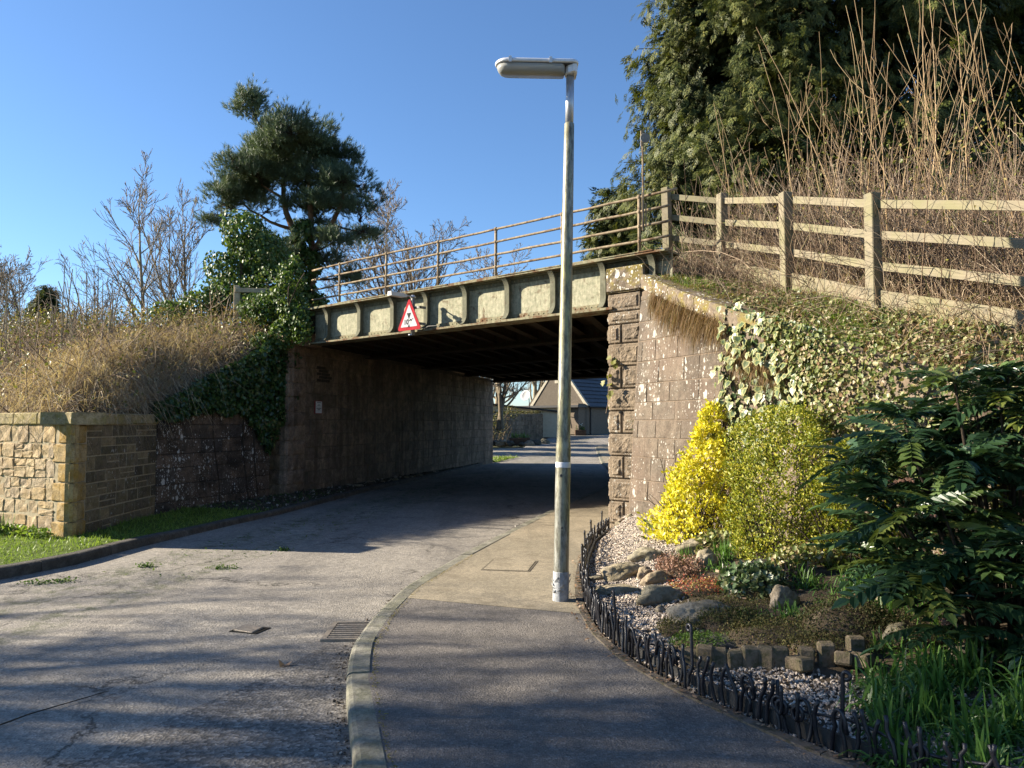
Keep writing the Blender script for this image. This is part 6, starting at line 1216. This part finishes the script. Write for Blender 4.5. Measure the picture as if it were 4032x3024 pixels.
shrub('golden_privet', (2.66, 7.62, .08), [(0, .36), (.25, .50), (.7, .54), (1.2, .55), (1.5, .48), (1.68, .2)], 24000, .03, M['privet'], 'yellow green small leaved shrub with rounded top beside the yellow shrub', oval, oval_f, 5, 1.7, (.06, 0))
shrub('golden_privet', (3.1, 7.0, .1), [(0, .3), (.3, .42), (.8, .45), (1.15, .38), (1.35, .12)], 11000, .03, M['privet'], 'lower green gold shrub partly behind the dark spiny shrub', oval, oval_f, 6, 1.3, (.05, 0))
# big cream-edged leaves at the foot of the yellow shrub
BLf = empty('cream_edged_shrub', (1.72, 9.3, .08), 0, 'few large cream striped leaves on a low sprig by the yellow shrub', 'shrub')
for k in range(12):
    o = bpy.data.objects.new('leaf', ivm[k % 6]); COL.objects.link(o); o.parent = BLf; a = rng.uniform(0, 6.28); X = Vector((math.cos(a), math.sin(a), .5)).normalized(); Z = Vector((0, -.5, 1)); Z = (Z - X * Z.dot(X)).normalized(); o.matrix_world = Matrix.Translation((rng.normal(0, .07), rng.normal(0, .05), .08 + .025 * k)) @ Matrix((X, Z.cross(X), Z)).transposed().to_4x4() @ Matrix.Diagonal((.17, .09, .1, 1))
# ------------------------------------------------------------------ mahonia: each compound leaf a piece
def mahonia_leaf(seed):
    rg = random.Random(seed); b = B(); Lm = .36; n = 8
    mid = [(t * Lm, 0, .05 * math.sin(t * 2.2) - .11 * t * t) for t in np.linspace(0, 1, 7)]; b.tube(mid, .0035, 4)
    def leaflet(x, z, ang, L, w, dr):
        c, s = math.cos(ang), math.sin(ang); P = [(0, 0), (.18, .34), (.30, .36), (.36, .46), (.55, .36), (.62, .40), (.8, .18), (1, 0)]; 
        top = [(a, q) for a, q in P]; V = []
        for sg in (1, -1):
            for a, q in top: V.append((x + (a * L * c - sg * q * w * s), (a * L * s + sg * q * w * c), z - dr * a * a * L + .12 * q * w))
        m = len(top); b.add(V, [tuple(range(m)), tuple(range(2 * m - 1, m - 1, -1))])
    for i in range(n):
        t = .16 + .78 * i / (n - 1); x = t * Lm; z = .05 * math.sin(t * 2.2) - .11 * t * t; L = .10 * (1 - .25 * abs(t - .45)) * rg.uniform(.9, 1.1)
        for sg in (1, -1): leaflet(x, z, sg * rg.uniform(.85, 1.1), L, .058, rg.uniform(.1, .6))
    leaflet(Lm, mid[-1][2], rg.uniform(-.1, .1), .11, .065, .4); me = np_mesh('leaf', b.v, b.f); me.materials.append(M['mahonia']); return me
mm_ = [mahonia_leaf(i) for i in range(6)]
MH = empty('mahonia', (3.3, 5.15, .1), 0, 'dark glossy spiny leaved shrub with spent brown flower spikes filling the right edge', 'shrub'); rm_ = random.Random(3)
heads = []; stemsP = []
for k in range(64):
    a = rm_.uniform(0, 6.283); r_ = rm_.uniform(.15, 1.1) ** .8; hz = 1.85 - .75 * r_ ** 1.6 + rm_.uniform(-.85, .1); heads.append((r_ * math.cos(a) * 1.05, r_ * math.sin(a) * .8, max(hz, .3)))
heads += [(-.5, -.85, .3), (-.1, -.95, .3), (.3, -1.0, .35), (.7, -.9, .4), (-.8, -.6, .3), (0, -.7, .25), (.5, -.75, .3), (-.3, -.95, .5), (.2, -1.0, .6), (-.95, -.2, .75), (-.85, -.45, .55), (-.6, -.6, .45), (-.75, -.55, 1.0), (-.4, -.75, .8), (-.1, -.75, .55), (.3, -.8, .7), (-.2, -.8, 1.15), (.5, -.8, 1.2), (.1, -.6, 1.6), (-.5, -.3, 1.75)]
for h in heads:
    f_ = Vector(h); st0 = Vector((h[0] * .35, h[1] * .35, -.1)); stemsP.append([tuple(st0.lerp(f_, t) + Vector((0, 0, .1 * math.sin(3.1 * t)))) for t in np.linspace(0, 1, 7)])
    nl_ = rm_.randint(7, 10); a0 = rm_.uniform(0, 6)
    for j in range(nl_):
        a = a0 + j * 2.39996; e = rm_.uniform(-.25, .75); X = Vector((math.cos(a) + h[0] * .35, math.sin(a) + h[1] * .45, e)).normalized(); Z = Vector((rm_.gauss(0, .2), rm_.gauss(0, .2), 1)); Z = (Z - X * Z.dot(X)).normalized(); o = bpy.data.objects.new('leaf', mm_[rm_.randrange(6)]); COL.objects.link(o); o.parent = MH
        o.matrix_world = Matrix.Translation(f_) @ Matrix((X, Z.cross(X), Z)).transposed().to_4x4() @ Matrix.Scale(rm_.uniform(.6, 1.15), 4)
tubes_obj('stems', [(np.array(stemsP), np.broadcast_to(np.linspace(.018, .008, 7), (len(stemsP), 7)), 5)], M['bark_dark'], MH)
for k in range(44):
    h = heads[rm_.randrange(len(heads))]; h = (h[0] - .05, h[1] - .12, h[2] + .06); a = rm_.uniform(3.0, 6.0); d = np.array([math.cos(a) * .7, math.sin(a) * .7 - .2, rm_.uniform(.2, .9)]); Ls = rm_.uniform(.14, .26); pts = np.array(h) + nrm(d)[None, :] * np.linspace(0, Ls, 40)[:, None]; pts[:, 2] -= np.linspace(0, 1, 40) ** 2 * .06
    scatter('flower_spike', oct_v, oct_f, pts + rng.normal(0, .004, pts.shape), rand_dirs(rng, 40), rand_dirs(rng, 40), rng.uniform(.008, .014, 40), M['raceme'] if k % 4 else M['berry'], MH)
# ------------------------------------------------------------------ strap leaved clumps and low mats in the bed
gA = 'strap leaved clumps at the pavement corner'; lA = 'arching strap leaved green clump in the gravel near the pavement corner'
for i, (x, y, n_, L) in enumerate(((1.92, 3.95, 70, .26), (2.25, 4.15, 150, .34), (2.55, 4.35, 150, .34), (2.2, 3.7, 150, .32), (2.6, 3.85, 180, .36), (2.85, 4.2, 170, .36), (2.45, 3.4, 160, .34), (2.9, 3.6, 160, .36), (3.1, 4.5, 140, .34), (2.1, 4.45, 60, .24), (1.8, 3.62, 120, .28), (2.05, 3.42, 150, .3), (2.12, 4.0, 140, .3), (2.7, 3.3, 150, .34), (2.42, 3.78, 150, .34), (2.78, 4.0, 150, .34), (2.0, 4.22, 110, .28), (2.35, 4.45, 110, .3))):
    clump('strap_leaf_plant', x, y, n_ + 70, L * 1.25, 1.1, 1.35, .013, M['blade'], lA, 'plant', gA, seed=60 + i, r=.06)
for i, (x, y, n_, L) in enumerate(((1.72, 7.75, 70, .22), (2.1, 7.65, 120, .26))): clump('grass_tuft', x, y, n_, L, .4, .4, .006, M['blade'], 'fine upright green tuft beside the tan mossy boulder', 'plant', 'upright tufts by the tan boulder', seed=80 + i, r=.045)
lB = 'loose green strap leaved plant growing among the rockery stones'
for i, (x, y, n_, L) in enumerate(((2.05, 5.75, 60, .2), (1.75, 5.75, 22, .24), (2.45, 6.4, 70, .24), (2.7, 6.2, 80, .26), (2.5, 6.7, 50, .25), (2.9, 6.4, 90, .28), (2.75, 5.75, 60, .24), (2.3, 5.6, 30, .22), (2.6, 6.95, 60, .26), (3.1, 6.0, 80, .28), (2.45, 5.9, 40, .2), (2.95, 5.5, 70, .26), (1.95, 7.3, 26, .2), (2.35, 4.95, 50, .2), (2.6, 5.35, 60, .22), (2.75, 5.0, 60, .24), (2.55, 4.7, 50, .22))):
    clump('strap_leaf_plant', x, y, n_ + 25, L * 1.1, 1.0, 1.2, .011, M['blade'], lB, 'plant', 'strap leaved plants in the rockery', seed=100 + i, r=.06)
clump('black_grass', 2.45, 6.75, 260, .24, 1.1, 1.0, .007, M['blade_black'], 'mound of blackish grass among the green leaves in the rockery', 'plant', seed=130, r=.09)
clump('black_grass', 1.98, 7.2, 60, .15, 1.0, .9, .006, M['blade_black'], 'little blackish grass tuft in front of the tan boulder', 'plant', seed=131, r=.06)
def mat_patch(name, x, y, rx, ry, n, size, mat, label, h=.05, cat='plant', tv=dia_t, tf=dia_f, seed=0, dome=.0):
    rg = np.random.default_rng(seed); a = rg.uniform(0, 6.283, n); r_ = np.sqrt(rg.random(n)) * (.75 + .5 * fbm(np.c_[np.cos(a), np.sin(a), a * 0] + seed, 1.5)); X = x + rx * r_ * np.cos(a); Y = y + ry * r_ * np.sin(a); Z = np.array([gz(p, q) for p, q in zip(X[::6], Y[::6])]).repeat(6)[:n] if n % 6 == 0 else np.array([gz(p, q) for p, q in zip(X, Y)])
    root = empty(name, (x, y, gz(x, y)), 0, label, cat); P = np.c_[X - x, Y - y, Z - root.location.z + dome * (1 - np.clip(r_, 0, 1) ** 2) + rg.random(n) * h]; N = rand_dirs(rg, n, 1.2); tag(scatter('foliage', tv, tf, P, rand_dirs(rg, n, .5), N, size * rg.uniform(.6, 1.3, n), mat, root), kind='stuff')
    b = B(); b.lathe([(1.0, -.08), (.9, dome * .25 + .005), (.55, dome * .7 + .008), (.05, dome + .01)], 14); b.obj('root_mat', M['soil'], root, smooth=True, scale=(rx * .95, ry * .95, 1)); return root
mat_patch('red_sedum', 1.66, 6.75, .30, .24, 1500, .022, M['sedum'], 'low mat of red and orange sedum leaves among the stones', .05, dome=.03, seed=1)
mat_patch('rockery_ivy', 2.02, 6.5, .28, .26, 900, .05, M['ivy_small'], 'mound of small dark ivy with white edged leaves in the rockery', .1, tv=ivy_t, tf=ivy_f, dome=.12, seed=2, cat='ivy')
mat_patch('mossy_mat', 1.85, 5.35, .42, .30, 4200, .016, M['moss_mat'], 'brown green mossy mat behind the timber pegs', .04, dome=.05, seed=3)
mat_patch('low_heather', 1.62, 5.75, .26, .20, 2400, .02, M['heath'], 'dull olive heath plant beside the broad grey boulder', .06, dome=.05, seed=4)
mat_patch('low_heather', 2.3, 5.35, .34, .30, 3600, .02, M['heath'], 'domed dusty green heath plant between moss and dark shrub', .06, dome=.16, seed=5)
mat_patch('low_heather', 1.22, 5.72, .16, .2, 1200, .018, M['moss_mat'], 'small mossy cushion at the edge of the gravel by the grey boulder', .05, dome=.03, seed=6)
mat_patch('low_heather', 1.3, 5.35, .22, .16, 1500, .018, M['grass_dk'], 'little bright green cushion plant above the timber pegs', .05, dome=.03, seed=7)
mat_patch('brown_heather', 1.62, 7.5, .22, .34, 1500, .03, M['raceme'], 'withered reddish brown heather between the boulders and grass tuft', .10, dome=.03, seed=8)
mat_patch('mossy_mat', 2.15, 5.05, .4, .22, 3000, .016, M['moss_mat'], 'mossy strip beside the fallen timber pegs', .04, dome=.03, seed=9)
mat_patch('mossy_mat', 2.65, 5.2, .45, .35, 3000, .018, M['heath'], 'low olive mat spreading under the dark spiny shrub', .05, dome=.04, seed=12)
mat_patch('mossy_mat', 1.75, 6.15, .4, .22, 2400, .018, M['moss_mat'], 'thin mossy mat between the grey boulder and the ivy mound', .04, dome=.02, seed=13)
mat_patch('variegated_groundcover', 2.75, 7.0, .45, .3, 1300, .045, M['ivy_ground'], 'pale creeping groundcover at the foot of the gold shrubs', .14, tv=ivy_t, tf=ivy_f, dome=.06, seed=10)
mat_patch('creeping_ivy', 2.3, 8.1, .4, .22, 700, .05, M['ivy_ground'], 'straggly cream leaved trailing ivy under the yellow shrub', .16, tv=ivy_t, tf=ivy_f, dome=.03, seed=11, cat='ivy')
# moss cushions on the copings of the sunlit wall and pier
for (a, n_) in ((.5, 500), (1.0, 500), (1.55, 600)):
    p_, n2, zt = WP(a, 3.6); P = np.c_[rng.normal(p_[0] + .12, .13, n_), rng.normal(p_[1], .14, n_), np.full(n_, zt + .02) + rng.random(n_) * .025 + .0]; tag(scatter('moss_cushion', dia_t, dia_f, P, rand_dirs(rng, n_, .6), rand_dirs(rng, n_, 1), rng.uniform(.01, .02, n_), M['moss']), 'ochre moss cushion on the wall coping', 'moss', 'moss cushions on the wing wall coping', 'stuff')
# small green tufts in the pier joints
for (a, z2) in ((.42, 1.64), (.5, 1.52), (.55, 1.9)):
    q = C0 + TD * a - NN * .02; clump('joint_weed', q[0], q[1], 26, .08, .9, .7, .006, M['grass_dk'], 'tiny green weed rooted in a joint of the sunlit pier', 'plant', 'weeds in the pier joints', z=z2, seed=int(z2 * 100), r=.02)
# ------------------------------------------------------------------ verge grass
P, N = on_surface(VG, rng, 15000, lambda p: np.exp(-np.clip(-p[:, 0] - 9.5, 0, 99)) * np.where(p[:, 1] < 6.5, .3, 1)); d = rng.normal(0, .4, (len(P), 3)) + (0, 0, 1); dist = np.clip((P[:, 1] - 9.0) / 2, 0, 1)
tag(ribbons('verge_grass', blade_paths(P, d, rng.uniform(.03, .07, len(P)) + .06 * dist * rng.random(len(P)), rng.uniform(.1, .6, len(P)), 4), widths(rng.uniform(.006, .012, len(P)), 4), M['grass'], rng=rng), 'short bright grass on the verge between kerb and garden wall', 'grass', kind='stuff')
n_ = 900; P = np.c_[-6.15 - rng.random(n_) * 3.2 * .88 + rng.normal(0, .06, n_) - .1, np.zeros(n_), np.full(n_, .07)]; P[:, 1] = 10.45 + (-6.15 - P[:, 0]) * .54 - np.abs(rng.normal(0, .10, n_))
tag(leafmass('verge_weeds', rng, P + np.c_[np.zeros((n_, 2)), rng.random(n_) * .10], np.tile((0, -.4, 1), (n_, 1)), .06, M['grass'], None, oval, oval_f, -.2, .6), 'broad leaved weeds along the foot of the buff garden wall', 'weeds', kind='stuff')
clump('daffodil_clump', -7.25, 10.85, 90, .32, .3, .3, .014, M['narcissus'], 'upright daffodil leaf clump against the buff garden wall', 'plant', z=.06, seed=140, r=.08)
P, N = on_surface(VS[:7], rng, 700); d = rng.normal(0, .5, (len(P), 3)) + (0, 0, 1); tag(ribbons('shade_grass', blade_paths(P, d, rng.uniform(.04, .12, len(P)), rng.uniform(.2, .8, len(P)), 4), widths(rng.uniform(.005, .009, len(P)), 4), M['grass_dk'], rng=rng), 'sparse dark grass on the shaded strip by the wing wall', 'grass', kind='stuff')
# ------------------------------------------------------------------ beyond the bridge
def zz_(y): return float(zr(y))
CT = empty('cottage', (3.62, 60.0, zz_(60) + .02), math.radians(-38), 'harled cottage with grey gable and slate roof seen through the bridge', 'house')
b = B(); b.prism([(-2.9, 0), (2.45, 0), (2.45, 2.35), (0, 5.45), (-2.9, 2.35)], 1, 0, .35); b.obj('gable_wall', M['harl'], CT)
b = B(); b.box(-2.42, 2.42, .36, 14, 0, 2.35); b.obj('side_walls', M['harl_side'], CT)
for sg in (1, -1):
    b = B(); b.add([(sg * 2.72, .1, 2.12), (sg * 2.72, 14, 2.12), (0.0, 14, 5.55), (0, .1, 5.55), (sg * 2.66, .1, 2.02), (sg * 2.66, 14, 2.02), (0, 14, 5.45), (0, .1, 5.45)], [(0, 1, 2, 3), (7, 6, 5, 4), (0, 3, 7, 4), (1, 5, 6, 2), (0, 4, 5, 1)]); rf = b.obj('roof', M['slate'], CT)
    for k in range(11):                                   # slate courses
        t0 = k / 11; b = B(); n_ = 30
        xa, za = sg * 2.72 * (1 - t0), 2.12 + 3.43 * t0; t1 = t0 + 1 / 11; xb, zb = sg * 2.72 * (1 - t1), 2.12 + 3.43 * t1; o_ = .05 * sg
        b.add([(xa + o_, .12, za + .05), (xa + o_, 13.9, za + .05), (xb + .01 * sg, 13.9, zb + .02), (xb + .01 * sg, .12, zb + .02)], [(0, 1, 2, 3)]); b.obj('slate_course', M['slate'], rf)
    b = B(); b.add([(sg * 2.75, -.06, 2.2), (sg * 2.75, .2, 2.2), (0, .2, 5.68), (0, -.06, 5.68), (sg * 2.62, -.06, 2.0), (sg * 2.62, .2, 2.0), (0, .2, 5.45), (0, -.06, 5.45)], [(0, 1, 2, 3), (7, 6, 5, 4), (0, 3, 7, 4), (1, 5, 6, 2), (0, 4, 5, 1)]); b.obj('skew', M['skew'], CT)
b = B(); b.box(-.35, .35, .0, .7, 5.3, 6.3); b.obj('chimney', M['harl'], CT)
w = empty('window', (2.43, 4.3, 1.45)); w.parent = CT
b = B(); b.box(0, .06, -.42, .42, -.62, .62); b.obj('frame', M['pvc'], w); b = B(); b.box(.061, .07, -.34, .34, -.54, .05); b.box(.061, .07, -.34, .34, .12, .54); b.obj('pane', M['glass'], w); b = B(); b.box(0, .12, -.5, .5, -.72, -.625); b.obj('sill', M['skew'], w)
b = B(); b.tube([(2.5, .75, 2.1), (2.5, .75, 0)], .05, 8); b.obj('downpipe', M['gutter'], CT); b = B(); b.tube([(2.78, .1, 2.1), (2.78, 14, 2.1)], .06, 8); b.obj('gutter', M['gutter'], CT)
b = B(); b.box(1.3, 2.44, -.9, 0, 0, 2.2); b.box(1.2, 2.5, -1.0, .02, 2.201, 2.32); b.obj('porch', M['harl_side'], CT)
b = B(); b.box(-4.2, 1.3, -1.1, -.02, 0, 2.0); b.obj('lean_to', M['cream'], CT); b = B(); b.box(-4.6, 2.7, -1.35, .1, 2.03, 2.2); b.obj('flat_roof', M['gutter'], CT)
b = B(); b.box(-.2, .1, -.2, -.01, 3.95, 4.25); b.obj('flood_light', M['skew'], CT)
DS = empty('satellite_dish', (1.1, 58.4, zz_(58) + 3.0), 0, 'round grey satellite dish on a bracket at the cottage roof edge', 'dish', rot=(math.radians(72), 0, math.radians(-35)))
b = B(); b.lathe([(.02, .0), (.2, .02), (.34, .07), (.42, .12), (.425, .13), (.34, .085), (.2, .035), (.02, .012)], 20); b.obj('bowl', M['dish'], DS, smooth=True); b = B(); b.tube([(0, 0, 0), (0, -.1, -.4), (.1, -.9, -.6)], .03, 6); b.obj('bracket', M['gutter'], DS)
SW = empty('sloping_shed', (1.0, 55.0, zz_(55)), math.radians(-4), 'cream walled low shed with sloping dark roof behind the far garden wall', 'shed')
b = B(); b.prism([(-4.5, 0), (2.4, 0), (2.4, 1.75), (-4.5, 2.5)], 1, 0, 2); b.obj('wall', M['cream'], SW); b = B(); b.prism([(-4.8, 2.56), (2.6, 1.76), (2.6, 1.88), (-4.8, 2.68)], 1, -.2, 2.2); b.obj('roof', M['gutter'], SW)
FW = empty('far_garden_wall', (0, 0, 0), 0, 'dark rubble garden wall with mossy top beyond the bridge', 'wall')
q0 = np.array([-1.6, 48.6]); q1 = np.array([3.55, 57.2]); L = np.linalg.norm(q1 - q0); t = (q1 - q0) / L; f = np.array([t[1], -t[0]])
wallcore('core', [tuple(q0), tuple(q1), tuple(q1 - f * .4), tuple(q0 - f * .4)], .2, [2.15, 2.35, 2.35, 2.15], M['abut_core'], FW)
fm = variants('stone', .4, .25, .08, .014, .03, 4, M['abut'])
ashlar(FW, q0, q1, .3, lambda s: 2.1 + .2 * s / L, f, fm, .4, .25, (.26, .36), (.4, .7), .012, rngS, .02)
P = np.c_[q0 + (q1 - q0) * rng.random((1400, 1)) + rng.normal(0, .12, (1400, 2)) - f * .15, np.full(1400, 2.2) + rng.random(1400) * .15]; P[:, 2] += (P[:, 1] - 48) * .02
tag(leafmass('wall_moss', rng, P, np.tile((0, 0, 1.0), (1400, 1)), .1, M['moss_mat'], FW, dia_t, dia_f, 0, .8), kind='stuff')
def planter(x, y, w, label, n, mat, flowers=0):
    r_ = empty('planter', (x, y, zz_(y)), 0, label, 'planter'); b = B(); b.bbox(-w, w, -w * .6, w * .6, 0, .42, .03); b.obj('box', M['terra'], r_); b = B(); b.box(-w * .92, w * .92, -w * .52, w * .52, .421, .43); b.obj('soil', M['soil'], r_)
    base = np.c_[rng.uniform(-w * .8, w * .8, n), rng.uniform(-w * .4, w * .4, n), np.full(n, .42)]; P = blade_paths(base, rng.normal(0, .3, (n, 3)) + (0, 0, 1), rng.uniform(.3, .5, n), rng.uniform(.1, .6, n), 5); ribbons('leaves', P, widths(np.full(n, .03), 5), M[mat], r_, rng=rng)
    for k in range(flowers):
        b = B(); b.lathe([(.01, -.03), (.06, 0), (.02, .03)], 6); b.obj('flower', M['petal'], r_, loc=(rng.uniform(-w, w), rng.uniform(-.2, .2), .42 + rng.uniform(.35, .55)))
planter(.45, 45.6, .62, 'wooden tub of bright green daffodil leaves beyond the bridge', 130, 'narcissus')
planter(5.15, 58.0, .42, 'dark planter with white flowers beside the cottage wall', 70, 'grass_dk', 7)
for k, (x, y, r_) in enumerate(((-.6, 45.2, .45), (-.1, 44.9, .4), (.55, 44.7, .3), (1.0, 44.9, .38), (1.5, 45.6, .42), (1.2, 46.3, .4), (2.0, 47.0, .35), (-1.0, 45.6, .4))):
    boulder(x, y, r_, (1.1, .9, .9), k, k, 'dark rock in the border around the daffodil tub beyond the bridge', 'rocks beyond the bridge', dark=k % 3 > 0, z=zz_(y) + .05)
bl_ = [(-.9, 47.6, 1.5, .8, .6, .9), (-1.6, 48.5, 2.0, 1.0, .8, 1.1), (-.2, 48.4, 2.3, 1.0, .6, .6), (-2.2, 47.6, 1.4, .8, .6, .7)]
P, N = ball_points(rng, bl_, 1800, .4); r_ = empty('leggy_shrub', (-1.2, 48, .4), 0, 'loose yellowish twiggy shrub in front of the far garden wall', 'shrub'); off = np.array(r_.location); tag(leafmass('leaves', rng, P - off, N, .09, M['bramble_leaf'], r_, dia_t, dia_f, .2, .8), kind='stuff')
Q = paths(np.c_[rng.normal(-.2, .5, (60, 2)) , np.zeros(60)], rng.normal(0, .4, (60, 3)) + (0, 0, 1), rng.uniform(.8, 2.4, 60), 7, rng, .1); tubes_obj('stems', [(Q, np.full((60, 7), .012), 3)], M['twig_tan'], r_)
P = np.c_[rng.uniform(-.9, .6, 900), rng.uniform(32.3, 35.2, 900), np.zeros(900)]; P[:, 2] = zr(P[:, 1]) + .03; P = P[P[:, 0] < -.75 + (P[:, 1] - 32) * .33]
tag(ribbons('corner_grass', blade_paths(P, rng.normal(0, .4, (len(P), 3)) + (0, 0, 1), rng.uniform(.08, .2, len(P)), rng.uniform(.1, .6, len(P)), 4), widths(np.full(len(P), .025), 4), M['grass'], rng=rng), 'small grass patch at the far corner of the bridge', 'grass', kind='stuff')
bare_tree('bare_tree', (-1.6, 72, 1.0), 11, .28, 'pale branching leafless tree behind the cottage', 'leafless trees beyond the cottage', 31, 12, 6, 5, 2, .75, t0=.15, mats=('bark_pale', 'twig_far'), min_r=.016, stems=3)
bare_tree('bare_tree', (2.4, 80, 1.0), 12, .28, 'second leafless tree behind the cottage roof', 'leafless trees beyond the cottage', 32, 12, 6, 5, 2, .75, t0=.15, mats=('bark_pale', 'twig_far'), min_r=.016, stems=3)
bare_tree('bare_tree', (9.5, 78, 1.0), 11, .25, 'leafless tree right of the cottage', 'leafless trees beyond the cottage', 33, 12, 6, 5, 2, .75, t0=.15, mats=('bark', 'twig_far'), min_r=.016, stems=2)
# unseen evergreens added to cast shade on the road beyond the bridge
for k, (x, y) in enumerate(((-6.5, 38.5), (-7.5, 42.5), (-7.0, 46.5), (-8.0, 50.5), (-8.5, 55), (-9, 59.5))):
    r_ = empty('laurel_hedge', (x, y, zz_(y)), 0, 'tall dense laurel beside the side lane beyond the bridge', 'hedge', 'laurels along the side lane'); P, N = ball_points(rng, [(0, 0, 1.4, 1.5, 2.1, 1.5), (0, .3, 3.2, 1.3, 1.8, 1.6), (.1, -.2, 4.9, 1.0, 1.4, 1.2)], 2200, .3); tag(leafmass('leaves', rng, P, N, .32, M['ivy'], r_, oval, oval_f), kind='stuff'); b = B(); b.tube([(0, 0, -.2), (.1, 0, 3), (0, .1, 5)], [.14, .09, .03], 7); b.obj('trunk', M['bark_dark'], r_, smooth=True)
# far small conifer on the left skyline
cypress('fir_tree', (-27.5, 45, 1.0), 9.6, 2.0, 'small dark conifer on the skyline above the left bank', 9, 120, 24, None, (.4, .7), .8, 1.5)
# ------------------------------------------------------------------ trees left of the frame whose shadows cross the road
gS = 'roadside trees left of the junction'
for k, (x, y, H_, lb) in enumerate(((-13.5, 5.2, 9.5, 'large leafless roadside tree shading the foreground road'), (-17.5, 5.7, 11, 'taller leafless roadside tree behind the nearest one'), (-12.5, 3.5, 8.5, 'leafless roadside tree closest to the pavement side'))):
    bare_tree('roadside_tree', (x, y, 0), H_, .16, lb, gS, 51 + k, 12, 7, 6, 3, .76, t0=.22, mats=('bark', 'twig_grey'), min_r=.008, stems=(2, 3, 2)[k])
